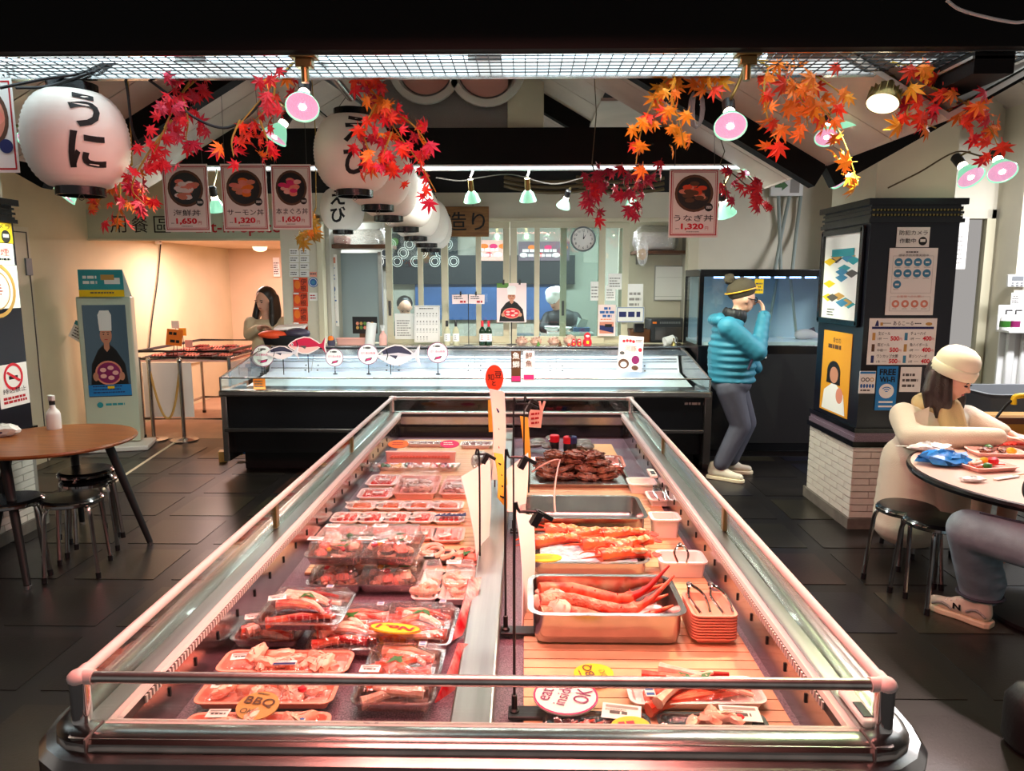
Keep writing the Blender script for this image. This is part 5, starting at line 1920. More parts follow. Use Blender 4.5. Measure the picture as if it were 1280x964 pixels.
# spiky shells along the shelf
for i, (px, s, nm) in enumerate(((652, 1.0, 'beside the chef poster'), (670, 0.95, 'second from the chef poster'), (692, 0.95, 'third from the chef poster'), (713, 1.15, 'the largest, before the ship poster'))):
    p = at(px, 430, LY)
    t = thing('turban_shell', 'brown spiky turban shell, %s' % nm, 'shell', (p.x, LY, ZL), i * 1.3)
    m = MB('prawn_grey')
    m.lathe([(0, 0), (0.04 * s, 0.004), (0.062 * s, 0.03 * s), (0.058 * s, 0.055 * s), (0.04 * s, 0.075 * s), (0.02 * s, 0.088 * s), (0, 0.095 * s)], 16)
    m.build('whorl', t)
    m = MB('oyster_brown')
    for k in range(14):
        a = k * 0.9
        z = (0.03 + 0.004 * k) * s
        rr_ = (0.06 - 0.002 * k) * s
        m.cyl((rr_ * math.cos(a) * 0.9, rr_ * math.sin(a) * 0.9, z), (rr_ * math.cos(a) * 1.3, rr_ * math.sin(a) * 1.3, z + 0.014), 0.007, 0.001, 6)
    tag(m.build('spine', t), kind='stuff')


def daruma(label, px, s, Y=7.06):
    p = at(px, 437, Y)
    t = thing('daruma_doll', label, 'doll', (p.x, Y, ZL))
    MB('red_bright').lathe([(0, 0), (0.03 * s, 0.002), (0.04 * s, 0.02 * s), (0.036 * s, 0.05 * s), (0.026 * s, 0.066 * s), (0.03 * s, 0.08 * s), (0.027 * s, 0.1 * s), (0.012 * s, 0.115 * s), (0, 0.118 * s)], 18).build('body', t)
    MB('white_card').ell((0, -0.018 * s, 0.085 * s), (0.019 * s, 0.013 * s, 0.016 * s), 12, 8).build('face', t)
    m = MB('ink')
    for sx in (-1, 1):
        m.ell((sx * 0.007 * s, -0.03 * s, 0.087 * s), (0.003 * s, 0.002 * s, 0.003 * s), 6, 4)
    m.build('eye', t)
    MB('yellow').box((0, -0.037 * s, 0.035 * s), (0.02 * s, 0.006, 0.024 * s)).build('emblem', t, bev=0.002)


daruma('largest red doll with white face at the end of the row', 734, 1.15)
daruma('middle sized red doll next to the largest one', 724, 0.62)
daruma('small red doll with pink robe in the row', 717, 0.6)
daruma('tiny red doll standing at the end of the row away from the big one', 711, 0.34)
for px, nm in ((700, 'tiny dark ornament on the shelf beside the small dolls'), (673, 'tiny green ornament on the shelf under the shells')):
    p = at(px, 438, 7.06)
    t = thing('ornament', nm, 'ornament', (p.x, 7.06, ZL))
    MB('green_ink' if 'green' in nm else 'wood_dark').lathe([(0, 0), (0.016, 0), (0.02, 0.012), (0.01, 0.026), (0.012, 0.034), (0, 0.042)], 12).build('body', t)
    MB('brass').lathe([(0.006, 0.04), (0.003, 0.055), (0, 0.056)], 8).build('finial', t)

# paper roll, spray bottle, tray, plush seat at the open hatch
p = at(462, 428, 7.15)
t = thing('paper_roll', 'tall white paper towel roll at the open hatch', 'paper roll', (p.x, 7.15, ZL))
MB('white_plastic').lathe([(0.014, 0), (0.05, 0), (0.05, 0.22), (0.014, 0.22), (0.014, 0)], 24).build('roll', t).rotation_euler = (0, R(7), 0)
MB('tan_ink').lathe([(0.0145, 0), (0.0145, 0.222), (0.012, 0.222), (0.012, 0)], 14).build('core', t).rotation_euler = (0, R(7), 0)


def spray(name, label, loc, s=1.0, body='white_plastic', head='white_plastic', collar='tray_black', rot=0.0):
    t = thing(name, label, 'bottle', loc, rot)
    MB(body).lathe([(0, 0), (0.038 * s, 0), (0.04 * s, 0.006 * s), (0.04 * s, 0.09 * s), (0.034 * s, 0.108 * s), (0.017 * s, 0.128 * s), (0.015 * s, 0.15 * s), (0, 0.15 * s)], 20).build('body', t)
    MB(collar).lathe([(0.0165 * s, 0.148 * s), (0.0165 * s, 0.17 * s), (0.013 * s, 0.172 * s), (0, 0.172 * s)], 16).build('collar', t)
    m = MB(head)
    m.box((0.004 * s, 0, 0.19 * s), (0.05 * s, 0.022 * s, 0.034 * s))
    m.box((0.032 * s, 0, 0.2 * s), (0.018 * s, 0.014 * s, 0.012 * s))
    m.build('spray_head', t, bev=0.005)
    MB(head).tube(bez((0.018 * s, 0, 0.185 * s), (0.035 * s, 0, 0.175 * s), (0.03 * s, 0, 0.15 * s), 5), 0.0045 * s, 6).build('trigger', t)
    return t


p = at(479, 430, 7.15)
spray('spray_bottle', 'pink spray bottle beside the paper towel roll', (p.x, 7.15, ZL), 0.95, 'pink_foam', 'white_plastic', 'white_plastic', 2.5)
p = at(442, 430, 7.2)
t = thing('pink_tray', 'pink plastic tray leaning in the open hatch', 'tray', (p.x, 7.22, ZL))
m = MB('pink_foam')
rr(m, 0.34, 0.12, 0.02, tray_prof(0.06), bot=True, top=True)
m.build('body', t)

# inside the open hatch: shelf, sliding door edge, framed sushi picture
p, q = at(404, 310, 7.55), at(484, 310, 7.55)
t = thing('hatch_shelf', 'wooden shelf above the open hatch carrying clear plastic bags', 'shelf', ((p.x + q.x) / 2, 7.75, 1.985))
MB('wood_dark').bx(-0.33, 0.36, -0.2, 0.2, 0, 0.04).build('board', t, bev=0.004)
MB('steel_dark').bx(-0.3, -0.27, -0.15, 0.2, -0.12, 0).build('bracket', t)
t = thing('plastic_bag', 'pile of clear and pink film bags on the hatch shelf', 'bag', ((p.x + q.x) / 2 + 0.0, 7.75, 2.025))
m = MB('bag_film')
rr(m, 0.6, 0.3, 0.05, [(-0.02, 0), (0.0, 0.05), (-0.02, 0.12), (-0.05, 0.16)], bot=True, top=True)
m.build('bag', t)
MB('pink_foam').box((-0.2, 0, 0.05), (0.18, 0.2, 0.09)).build('contents', t, bev=0.02)
m = MB('bag_film')
m.ell((0.25, -0.02, 0.09), (0.08, 0.1, 0.09), 12, 8)
m.build('second_bag', t)
mat('glass_door', '9cabb0', 0.2)
t = thing('sliding_door', 'pale grey sliding kitchen door standing open behind the hatch', 'door panel', (at(446, 400, 7.9).x, 7.9, 0.0))
MB('glass_door').bx(-0.3, 0.25, 0, 0.03, 0.9, 1.95).build('leaf', t)
MB('alu').bx(-0.33, -0.3, -0.01, 0.04, 0.9, 1.96).build('stile', t)
MB('alu').bx(0.25, 0.29, -0.01, 0.04, 0.9, 1.96).build('stile', t)
hang_card('wall_menu', 'long narrow white price list hung beside the sliding door', 406, 318, 424, 408, 7.6, 'white_card', lambda m, w, h: (m.rect(-w * 0.4, h * 0.88, w * 0.4, h * 0.96, 'salmon_ink'), m.lines(-w * 0.4, w * 0.4, h * 0.82, 16, h * 0.05, 'blue_ink', h=h * 0.018), m.ring(0, h * 0.52, w * 0.25, w * 0.34, 'blue_ink')))
t, w, h = hang_card('sushi_picture', 'dark framed picture of sushi standing in the open hatch', 441, 396, 472, 417, 7.42, 'tray_black', lambda m, w, h: [m.disc(-w * 0.3 + (k % 5) * w * 0.15, h * (0.35 + 0.25 * (k // 5)), w * 0.06, ['tan_ink', 'green_ink', 'salmon_ink'][k % 3], rz=h * 0.1) for k in range(10)], 'picture')
MB('wood_dark').bx(-0.06, 0.06, 0.004, 0.02, ZL - t.location.z, 0).build('support', t)

# at the other end: shelf with bagged foam, monitor, mug, basket, papers
p = at(828, 322, 7.7)
t = thing('hatch_shelf', 'wooden shelf with bagged white packaging beside the window stile', 'shelf', (p.x + 0.0, 7.75, at(828, 318, 7.7).z))
MB('wood_dark').bx(-0.3, 0.28, -0.2, 0.2, 0, 0.035).build('board', t, bev=0.004)
MB('steel_dark').bx(-0.24, -0.2, -0.1, 0.2, -0.1, 0).build('bracket', t)
t2 = thing('plastic_bag', 'puffed clear bag of white foam trays on the shelf', 'bag', (p.x - 0.08, 7.72, t.location.z + 0.035))
m = MB('bag_film')
rr(m, 0.42, 0.28, 0.05, [(-0.02, 0), (0.02, 0.08), (0.0, 0.2), (-0.06, 0.26)], bot=True, top=True)
m.build('bag', t2)
MB('white_foam').box((0, 0, 0.1), (0.34, 0.22, 0.18)).build('contents', t2, bev=0.02)
p = at(805, 318, 7.5)
t2 = thing('plastic_bag', 'narrow clear bag hanging from the hatch shelf', 'bag', (p.x - 0.02, 7.48, p.z - 0.1))
m = MB('bag_film')
m.ell((0, 0, 0.13), (0.06, 0.04, 0.15), 12, 9)
m.build('bag', t2)
MB('wood_pale').ell((0, 0, 0.1), (0.04, 0.02, 0.06), 10, 6).build('contents', t2)
p = at(835, 430, 7.55)
t = thing('old_monitor', 'dark grey boxy monitor behind the open hatch', 'monitor', (p.x, 7.62, ZL))
MB('kitchen_dark').bx(-0.2, 0.2, -0.15, 0.25, 0, 0.24).build('case', t, bev=0.015)
MB('steel_dark').bx(-0.15, 0.12, -0.156, -0.15, 0.03, 0.16).build('screen', t)
m = MB('grey_plastic')
for k in range(12):
    m.box((-0.1 + k * 0.018, -0.153, 0.205), (0.008, 0.006, 0.02))
m.build('vent', t, smooth=False)
MB('orange').bx(-0.18, -0.14, -0.156, -0.15, 0.195, 0.215).build('lamp', t)
p = at(836, 428, 7.2)
t = thing('mug', 'white mug lying on the shelf before the monitor', 'mug', (p.x, 7.2, ZL + 0.045))
o = MB('white_plastic').lathe([(0, -0.05), (0.042, -0.05), (0.045, 0.05), (0.041, 0.05), (0.039, -0.045), (0, -0.045)], 20).build('body', t)
o.rotation_euler = (0, R(78), 0.3)
MB('steel').tube([(0.055 + 0.03 * math.cos(a), 0, 0.0 + 0.035 * math.sin(a)) for a in [R(x) for x in range(-110, 111, 22)]], 0.007, 8).build('handle', t)
p = at(842, 431, 7.12)
t = thing('gold_bell', 'small gold bell on the shelf beside the mug', 'bell', (p.x, 7.12, ZL))
MB('brass').lathe([(0.028, 0), (0.024, 0.012), (0.016, 0.035), (0.006, 0.045), (0.006, 0.06), (0, 0.062)], 16).build('bell', t)
MB('brass').ell((0, 0, 0.066), (0.009, 0.009, 0.009), 10, 6).build('knob', t)
p = at(805, 428, 7.5)
t = thing('storage_basket', 'brown basket with a black camera like box behind the hatch', 'basket', (p.x, 7.6, ZL - 0.02))
m = MB('wood_dark')
rr(m, 0.3, 0.2, 0.03, tray_prof(0.15, 0.006, 0.02), bot=True, top=True)
m.build('body', t)
MB('tray_black').box((-0.06, -0.1, 0.17), (0.1, 0.08, 0.09)).build('black_box', t, bev=0.008)
hang_card('wall_notice', 'framed blank sheet on the wall above the monitor', 817, 332, 855, 376, 7.9, 'white_card', lambda m, w, h: (m.frame(-w * 0.5, 0, w * 0.5, h, 0.012, 'alu'), m.rect(-w * 0.42, h * 0.66, w * 0.42, h * 0.665, 'ink_grey'), m.rect(-w * 0.48, h * 0.12, w * 0.48, h * 0.128, 'ink_grey')))
m = MB('wall_white')
m.bx(1.02, 1.7, 7.95, 8.0, 0, 2.75)
struct(m.build('wall_hatch'), 'pale partition behind the hatch with the monitor')

# kitchen worktop, tubs, boxes and tissue box
t = thing('kitchen_worktop', 'steel kitchen worktop behind the sliding windows', 'worktop', (-0.3, 8.2, 0))
MB('steel').bx(-0.9, 1.2, -0.3, 0.4, 0.86, 0.9).build('top', t, bev=0.005)
for sx in (-0.85, 1.15):
    for sy in (-0.25, 0.35):
        MB('steel_dark').bx(sx - 0.02, sx + 0.02, sy - 0.02, sy + 0.02, 0, 0.86).build('leg', t)
for i, (px, w_, h_, nm, mm) in enumerate(((712, 0.5, 0.17, 'wide clear storage tub on the kitchen worktop', 'white_plastic'), (658, 0.3, 0.14, 'grey storage tub on the kitchen worktop', 'glass_door'), (765, 0.12, 0.12, 'blue tub beside the wide clear tub', 'blue_sign'))):
    p = at(px, 425, 8.15)
    t = thing('storage_tub', nm, 'tub', (p.x, 8.12, 0.9))
    m = MB(mm)
    rr(m, w_, 0.3, 0.03, tray_prof(h_, 0.006, 0.02), bot=True, top=True)
    m.build('body', t)
    m = MB('clear_lid')
    rr(m, w_, 0.3, 0.03, [(0.01, h_ + 0.006), (0.01, h_ + 0.016), (-0.02, h_ + 0.02)], top=True)
    m.build('lid', t)
for i, (px, nm) in enumerate(((690, 'stack of white dishes before the cook'), (705, 'white plate with food before the cook'))):
    p = at(px, 396, 8.35)
    t = thing('dish', nm, 'dish', (p.x, 8.3, 1.09 if i else 1.08))
    m = MB('white_plastic')
    m.lathe([(0, 0), (0.05, 0.0), (0.09, 0.03), (0.085, 0.034), (0.045, 0.008), (0, 0.008)], 24)
    m.build('plate', t)
    if not i:
        MB('white_plastic').lathe([(0.05, 0.02), (0.092, 0.05), (0.087, 0.053), (0.04, 0.028)], 24).build('upper_plate', t)
p = at(727, 398, 8.1)
t = thing('tissue_box', 'tissue box with a white tissue standing up on the kitchen tub', 'tissue box', (p.x, 8.08, 1.09))
MB('kitchen_blue').bx(-0.09, 0.09, -0.05, 0.05, 0, 0.045).build('box', t, bev=0.004)
MB('white_plastic').add([(-0.06, 0, 0.045), (0.05, 0, 0.045), (0.075, 0.02, 0.13), (-0.01, -0.02, 0.14), (-0.04, 0.02, 0.16)], [(0, 1, 2, 3), (0, 3, 4)]).build('tissue', t)

# wooden shop sign above the window
p, q = at(556, 296, 7.3), at(611, 258, 7.3)
t = thing('wooden_sign', 'brown wooden board with black brush lettering behind the lanterns', 'sign', ((p.x + q.x) / 2 - 0.14, 7.3, p.z))
w, h = q.x - p.x + 0.28, q.z - p.z
MB('wood_sign').bx(-w / 2, w / 2, 0, 0.025, 0, h).build('board', t, bev=0.004)
m = MB('ink')
m.text('お造り', 0.02, h * 0.2, h * 0.62, 'ink', w=w * 0.84, y=-0.003, bold=0.015)
m.build('lettering', t, smooth=False)
for sx in (-0.2, 0.2):
    MB('ink_soft').cyl((sx, 0.012, h), (sx, 0.06, h + 0.06), 0.003, n=5).build('wire', t)

# posters on the white panel between alcove and window
for k in range(4):
    def f_ise(m, w, h):
        m.text('伊', w * 0.22, h * 0.5, h * 0.42, 'ink', bold=0.012)
        m.text('根', w * 0.2, h * 0.06, h * 0.4, 'ink', bold=0.012)
        m.disc(-w * 0.22, h * 0.5, w * 0.2, 'orange', rz=h * 0.3)
        m.rect(-w * 0.48, h * 0.86, -w * 0.1, h * 0.96, 'white_card')
    hang_card('lobster_poster', 'red lobster poster, %s of four on the white panel' % ('topmost', 'second from the top', 'third from the top', 'lowest')[k], 367, 347 + k * 18.5, 385, 365 + k * 18.5, 7.35, 'orange_red', f_ise)
for r in range(4):
    for c in range(2):
        hang_card('price_slip', 'small white price slip %s' % ['top row by the alcove', 'top row by the window frame', 'second row by the alcove', 'second row by the window frame', 'third row by the alcove', 'third row by the window frame', 'lowest row by the alcove', 'lowest row by the window frame'][r * 2 + c],
                  362 + c * 13, 311 + r * 9, 373.5 + c * 13, 319 + r * 9, 7.35, 'white_card', f_tiny(2))
hang_card('price_slip', 'small peach slip above the round blue sticker', 387, 340, 396, 346, 7.35, 'peach_foam', f_tiny(1))
hang_card('price_slip', 'white slip below the round blue sticker', 387, 366, 397, 376, 7.35, 'white_card', f_tiny(2, c='red_ink'))
p = at(391.5, 353, 7.35)
t = thing('round_sticker', 'round blue sticker on the white panel beside the lobster posters', 'sticker', (p.x, 7.355, p.z))
MB('blue_ink').cyl((0, 0, 0), (0, -0.003, 0), 0.05, n=24).build('disc', t)
MB('white_card').ring(0, 0, 0.036, 0.042, 'white_card', y=-0.004).disc(0, 0, 0.02, 'teal_circle', y=-0.004).build('print', t, smooth=False)

# ================================================================== ALONG THE CREAM WALL
# ordering kiosk
def upright(t, M):
    pass


KX, KY = at(146, 540, 7.0).x, 6.95
ks = thing('order_kiosk', 'tall pale green ordering kiosk showing a cook with a hat', 'kiosk', (KX, KY, 0), R(16))
mat('kiosk_body', 'c4cdb8', 0.4)
mat('kiosk_screen', '2c3438', 0.15, emit=0.12, ecol='5c7480')
MB('kiosk_body').bx(-0.24, 0.24, 0.0, 0.16, 0.06, 1.5).build('body', ks, bev=0.012)
MB('white_plastic').bx(-0.3, 0.34, -0.2, 0.2, 0.0, 0.05).build('base_plate', ks, bev=0.01)
sc = MB('kiosk_screen').bx(-0.19, 0.19, -0.004, 0.0, 0.52, 1.42).build('screen', ks)
m = MB('ink')
m.M = Matrix.Translation((0, -0.004, 0.55))
chef(m, 0.4, 0.86, plate='veg_purple')
m.rect(-0.19, -0.02, 0.19, 0.09, 'blue_sign', y=-0.003)
m.lines(-0.15, 0.16, 0.08, 3, 0.03, 'navy_ink', h=0.012, y=-0.0034)
m.rect(-0.02, 0.05, 0.04, 0.075, 'yellow', y=-0.0036)
m.build('screen_picture', sc, smooth=False)
m = MB('teal')
m.M = Matrix.Translation((0, -0.003, 0.42))
m.disc(-0.1, 0.02, 0.028, 'teal')
m.lines(-0.05, 0.12, 0.034, 1, 0.03, 'teal', h=0.022, rag=0)
m.build('logo', ks, smooth=False)
m = MB('tray_black')
m.bx(-0.244, -0.24, 0.06, 0.1, 1.36, 1.39)
m.build('side_button', ks)
m = MB('grey_plastic')
for k in range(6):
    m.box((-0.242, 0.08, 0.82 + k * 0.018), (0.004, 0.07, 0.006))
tag(m.build('side_grille', ks, smooth=False), kind='stuff')
# folded card on the kiosk
t = thing('table_card', 'teal and yellow folded notice card standing on the kiosk', 'sign', (KX, KY + 0.05, 1.5), R(12))
m = MB('teal')
m.add([(-0.2, -0.1, 0), (0.2, -0.1, 0), (0.16, 0.02, 0.26), (-0.24, 0.02, 0.26)], [(0, 1, 2, 3)], 'teal')
m.add([(-0.2, 0.12, 0), (0.2, 0.12, 0), (0.16, 0.024, 0.26), (-0.24, 0.024, 0.26)], [(0, 1, 2, 3)], 'white_card')
m.build('folded_card', t, smooth=False)
m = MB('yellow')
m.M = Matrix(((1, 0, -0.15, 0), (0, 1, 0.46, -0.1), (0, 0, 1, 0), (0, 0, 0, 1)))
m.rect(-0.2, 0.0, 0.2, 0.065, 'yellow', y=-0.003)
m.lines(-0.1, 0.15, 0.045, 1, 0.02, 'ink_soft', h=0.014, y=-0.004)
m.lines(-0.16, 0.0, 0.2, 2, 0.05, 'white_card', h=0.028, y=-0.003)
m.rect(0.03, 0.12, 0.17, 0.18, 'white_card', y=-0.003)
m.rect(0.0, 0.16, 0.12, 0.21, 'tan_ink', y=-0.0035)
m.build('print', t, smooth=False)
# small tilted notice stuck at the kiosk side
p = at(95, 417, 6.85)
t = thing('tilted_notice', 'small tilted white notice with a green top on the kiosk side', 'notice', (p.x, 6.93, p.z), (0, R(30), 0))
MB('white_card').bx(-0.095, 0.095, -0.004, 0, -0.09, 0.09).build('sheet', t, smooth=False)
m = MB('teal')
m.rect(-0.095, 0.05, 0.095, 0.09, 'teal', y=-0.006)
m.lines(-0.07, 0.07, 0.03, 4, 0.028, 'ink_soft', h=0.012, y=-0.006)
m.build('print', t, smooth=False)

# grilled fish stand with white skirt
gp = atz(285, 533, 0)
gs = thing('grill_stand', 'steel stand with white panels and trays of red fish at the alcove', 'stand', (-3.3, 7.9, 0))
GX0, GX1, GY0, GY1, GZ = -0.75, 0.2, -0.45, 1.0, 0.86
for x in (GX0, GX1):
    for y in (GY0, GY1):
        o = MB('steel').cyl((x, y, 0), (x, y, GZ), 0.018).build('leg', gs)
        MB('tray_black').cyl((x, y, 0), (x, y, 0.03), 0.022).build('foot', o)
for z in (0.2, GZ - 0.02):
    m = MB('steel')
    m.tube([(GX0, GY0, z), (GX1, GY0, z), (GX1, GY1, z), (GX0, GY1, z)], 0.014, 8, closed=True)
    m.build('frame_rail', gs)
MB('white_foam').bx(GX0 + 0.03, -0.2, GY0 - 0.004, GY0 + 0.004, 0.22, GZ - 0.06).build('skirt_panel', gs)
MB('white_foam').bx(GX1 - 0.004, GX1 + 0.004, GY0 + 0.03, GY1 - 0.03, 0.22, GZ - 0.06).build('skirt_panel', gs)
MB('pink_foam').bx(GX0, GX1, GY0, GY1, GZ - 0.05, GZ - 0.02).build('deck', gs)
m = MB('tray_black')
m.tube([(GX0, GY0, GZ + 0.06), (GX1, GY0, GZ + 0.06), (GX1, GY1, GZ + 0.06), (GX0, GY1, GZ + 0.06)], 0.016, 6, closed=True)
m.build('guard_rail', gs)
for i in range(5):
    for j in range(4):
        x, y = -3.3 + GX0 + 0.12 + i * 0.18, 7.9 + GY0 + 0.18 + j * 0.34
        t = thing('fish_pack', 'dark red fish pack in the rows on the steel stand', 'food pack', (x, y, GZ - 0.02), random.uniform(-.1, .1), 'fish packs on the steel stand')
        m = MB('tray_black')
        rr(m, 0.165, 0.28, 0.02, tray_prof(0.02), bot=True, top=True)
        m.build('tray', t)
        for k in range(4):
            link('fish_slice', SLICE_D if (i + j) % 2 else SLICE_P, t, (-0.05 + k * 0.034, 0, 0.012), (0, 0, 0.2), (1, 2.4, 1.6))
p = at(217, 432, 7.25)
t = thing('price_card', 'orange handwritten price card standing on the fish stand', 'card', (at(217, 432, 7.5).x, 7.5, at(217, 432, 7.5).z), (R(-6), R(6), 0))
MB('orange').bx(-0.085, 0.085, 0, 0.004, 0, 0.17).build('sheet', t, smooth=False)
m = MB('ink')
m.lines(-0.06, 0.05, 0.14, 1, 0.05, 'ink', h=0.03)
m.lines(-0.04, 0.06, 0.06, 1, 0.05, 'ink', h=0.03)
m.build('handwriting', t, smooth=False)
MB('black_plastic').cyl((0, 0.01, -(t.location.z - GZ)), (0, 0.01, 0.1), 0.004).build('rod', t)
for px, py, nm, c in ((228, 415, 'small yellow card behind the orange price card', 'card_yellow'), (219, 406, 'tiny white clip card above the orange price card', 'white_card'), (236, 430, 'tiny pink card beside the orange price card', 'pink_foam')):
    p = at(px, py, 7.6)
    t = thing('price_card', nm, 'card', (p.x, 7.6, p.z))
    MB(c).bx(-0.04, 0.04, 0, 0.003, -0.04, 0.04).build('sheet', t, smooth=False)
    MB('black_plastic').cyl((0, 0.006, -(p.z - GZ)), (0, 0.006, 0), 0.003).build('rod', t)
# barrier posts with yellow rope
pp = [Vector((-3.88, 7.32, 0)), Vector((-3.55, 7.3, 0))]
for i, q in enumerate(pp):
    t = thing('barrier_post', 'steel barrier post with round foot, %s' % ('beside the kiosk' if i == 0 else 'before the white panel'), 'post', q)
    MB('steel').lathe([(0, 0), (0.14, 0), (0.14, 0.012), (0.03, 0.03), (0.02, 0.04)], 24).build('foot', t)
    MB('steel').cyl((0, 0, 0.03), (0, 0, 0.82), 0.02).build('pole', t)
    MB('steel').ell((0, 0, 0.84), (0.028, 0.028, 0.03), 12, 8).build('knob', t)
m = MB('tan_ink')
a, b = pp[0] + Vector((0, 0, 0.78)), pp[1] + Vector((0, 0, 0.78))
m.tube(bez(a, (a + b) / 2 - Vector((0, 0, 1.1)), b, 16), 0.012, 8)
tag(m.build('barrier_rope'), 'yellow rope sagging between the steel barrier posts', 'rope')
m = MB('ink')
p = at(202, 300, 7.45)
m.tube(cat_path([atx(201, 302, -4.43), atx(197, 350, -4.43), atx(190, 400, -4.43), atx(186, 438, -4.43)], 5), 0.008, 6)
cb = tag(m.build('wall_cable'), 'black cable hanging down the alcove wall', 'cable')
p = atx(198, 301, -4.4)
t = thing('socket_box', 'small white socket box under the header', 'socket', (p.x, p.y, p.z))
MB('white_plastic').bx(-0.02, 0.02, -0.05, 0.05, -0.04, 0.04).build('box', t, bev=0.006)
MB('grey_plastic').bx(0.02, 0.026, -0.02, 0.02, -0.02, 0.02).build('plug', t, bev=0.003)
for (xa, ya, xb, yb, nm) in ((273, 380, 282, 402, 'small paper slip with writing low on the alcove wall'), (342, 322, 350, 346, 'vertical paper slip high on the alcove end wall')):
    Y = 10.88
    hang_card('wall_slip', nm, xa, ya, xb, yb, 10.86, 'white_card', f_tiny(6, c='ink'))
p = at(325, 313, 10.0)
t = thing('dome_lamp', 'small warm dome lamp on the alcove ceiling', 'lamp', (p.x, 10.0, 2.05))
MB('white_plastic').lathe([(0.1, 0.07), (0.1, 0.06), (0, 0.06)], 20).build('base', t)
MB('lens_warm').lathe([(0.1, 0.06), (0.085, 0.02), (0.05, 0.0), (0, -0.006)], 20).build('dome', t)
# wooden table in the alcove with bottle and box
t = thing('dining_table', 'wooden dining table at the alcove beside the counter end', 'table', (-2.68, 8.05, 0))
MB('wood_table').bx(-0.35, 0.5, -0.35, 0.35, 0.72, 0.76).build('top', t, bev=0.005)
for sx in (-0.3, 0.45):
    for sy in (-0.3, 0.3):
        MB('wood_dark').bx(sx - 0.03, sx + 0.03, sy - 0.03, sy + 0.03, 0, 0.72).build('leg', t)
t = thing('tissue_stand', 'small pale box standing on the wooden alcove table', 'box', (-2.9, 7.85, 0.76))
MB('white_card').bx(-0.06, 0.06, -0.03, 0.03, 0, 0.16).build('box', t, bev=0.004)
m = MB('red_ink')
m.M = Matrix.Translation((0, -0.03, 0))
m.lines(-0.05, 0.05, 0.14, 3, 0.04, 'pink_ink', h=0.015)
m.build('print', t, smooth=False)
spray('spray_bottle', 'small white bottle on the wooden alcove table', (-2.75, 7.82, 0.76), 0.8, rot=1.0)

# ================================================================== ROUND WOODEN TABLE WITH STOOLS
TLX, TLY = -2.83, 4.17
t = thing('round_table', 'round brown wooden table on splayed black legs', 'table', (TLX, TLY, 0))
MB('wood_table').lathe([(0, 0.695), (0.44, 0.695), (0.455, 0.7), (0.46, 0.71), (0.455, 0.72), (0, 0.72)], 48).build('top', t)
MB('black_matte').bx(-0.28, 0.28, -0.28, 0.28, 0.675, 0.695).build('apron', t)
for px, py, tx, ty in ((188, 682, 0.27, 0.1), (35, 737, -0.1, -0.27), (103, 655, -0.05, 0.27), (None, 0, -0.27, 0.02)):
    q = atz(px, py, 0) if px else Vector((TLX - 0.36, TLY - 0.1, 0))
    o = MB('black_matte').tube([(tx, ty, 0.69), (q.x - TLX, q.y - TLY, 0.02)], [0.028, 0.018], 10).build('leg', t)
    MB('chrome').lathe([(0, 0), (0.018, 0), (0.018, 0.025), (0, 0.025)], 10, c=(q.x - TLX, q.y - TLY, 0)).build('foot', o)


def stool(label, x, y, rot=0.0, h=0.45, group=None):
    t = thing('round_stool', label, 'stool', (x, y, 0), rot, group)
    MB('black_gloss').lathe([(0, h - 0.03), (0.15, h - 0.03), (0.152, h - 0.01), (0.14, h), (0, h + 0.003)], 32).build('seat', t)
    MB('chrome').lathe([(0.15, h - 0.036), (0.158, h - 0.03), (0.158, h - 0.016), (0.15, h - 0.01)], 32).build('seat_rim', t)
    for k in range(4):
        a = R(45 + 90 * k)
        c, s = math.cos(a), math.sin(a)
        pts = [(0.06 * c, 0.06 * s, h - 0.036), (0.13 * c, 0.13 * s, h - 0.04), (0.155 * c, 0.155 * s, h - 0.07), (0.165 * c, 0.165 * s, h - 0.15), (0.19 * c, 0.19 * s, 0.02)]
        o = MB('steel').tube(cat_path(pts, 4), 0.011, 8).build('leg', t)
        MB('tray_black').cyl((0.19 * c, 0.19 * s, 0), (0.188 * c, 0.188 * s, 0.035), 0.014).build('foot', o)
    return t


def seat_at(px, py, h=0.45):
    return atz(px, py, h)


for px, py, a, nm in ((90, 620, 0.3, 'round black stool farthest under the table among the three chrome stools'[:64], ), (110, 597, 0.5, 'round black stool carrying a nested stool at the wooden table'), (104, 588, 0.9, 'round black stool nested on top of another at the wooden table'), (15, 622, 0.7, 'round black stool beside the brick pillar base')):
    q = seat_at(px, py)
    if px == 104:
        q = seat_at(108, 596)
    o = stool({90: 'round black stool in front of the nested pair at the wooden table'}.get(px, nm), q.x, q.y, a)
    if px == 104:
        o.location.z = 0.05
q = atz(68, 536, 0.72)
spray('spray_bottle', 'tall white spray bottle with black collar on the round wooden table', (q.x, q.y, 0.72), 1.05, rot=R(150))
q = atz(8, 545, 0.72)
t = thing('plastic_bag', 'crumpled white and blue plastic pack on the round wooden table', 'bag', (q.x - 0.01, q.y, 0.72))
m = MB('white_plastic')
rnd = random.Random(3)
m.ell((0, 0, 0.035), (0.09, 0.06, 0.04), 14, 8)
m.v = [p + Vector((rnd.uniform(-1, 1), rnd.uniform(-1, 1), rnd.uniform(-.5, .5))) * 0.012 for p in m.v]
m.build('wrap', t, ang=15)
m = MB('navy_ink')
m.ell((-0.02, -0.045, 0.035), (0.05, 0.015, 0.02), 10, 6)
m.build('printed_patch', t)

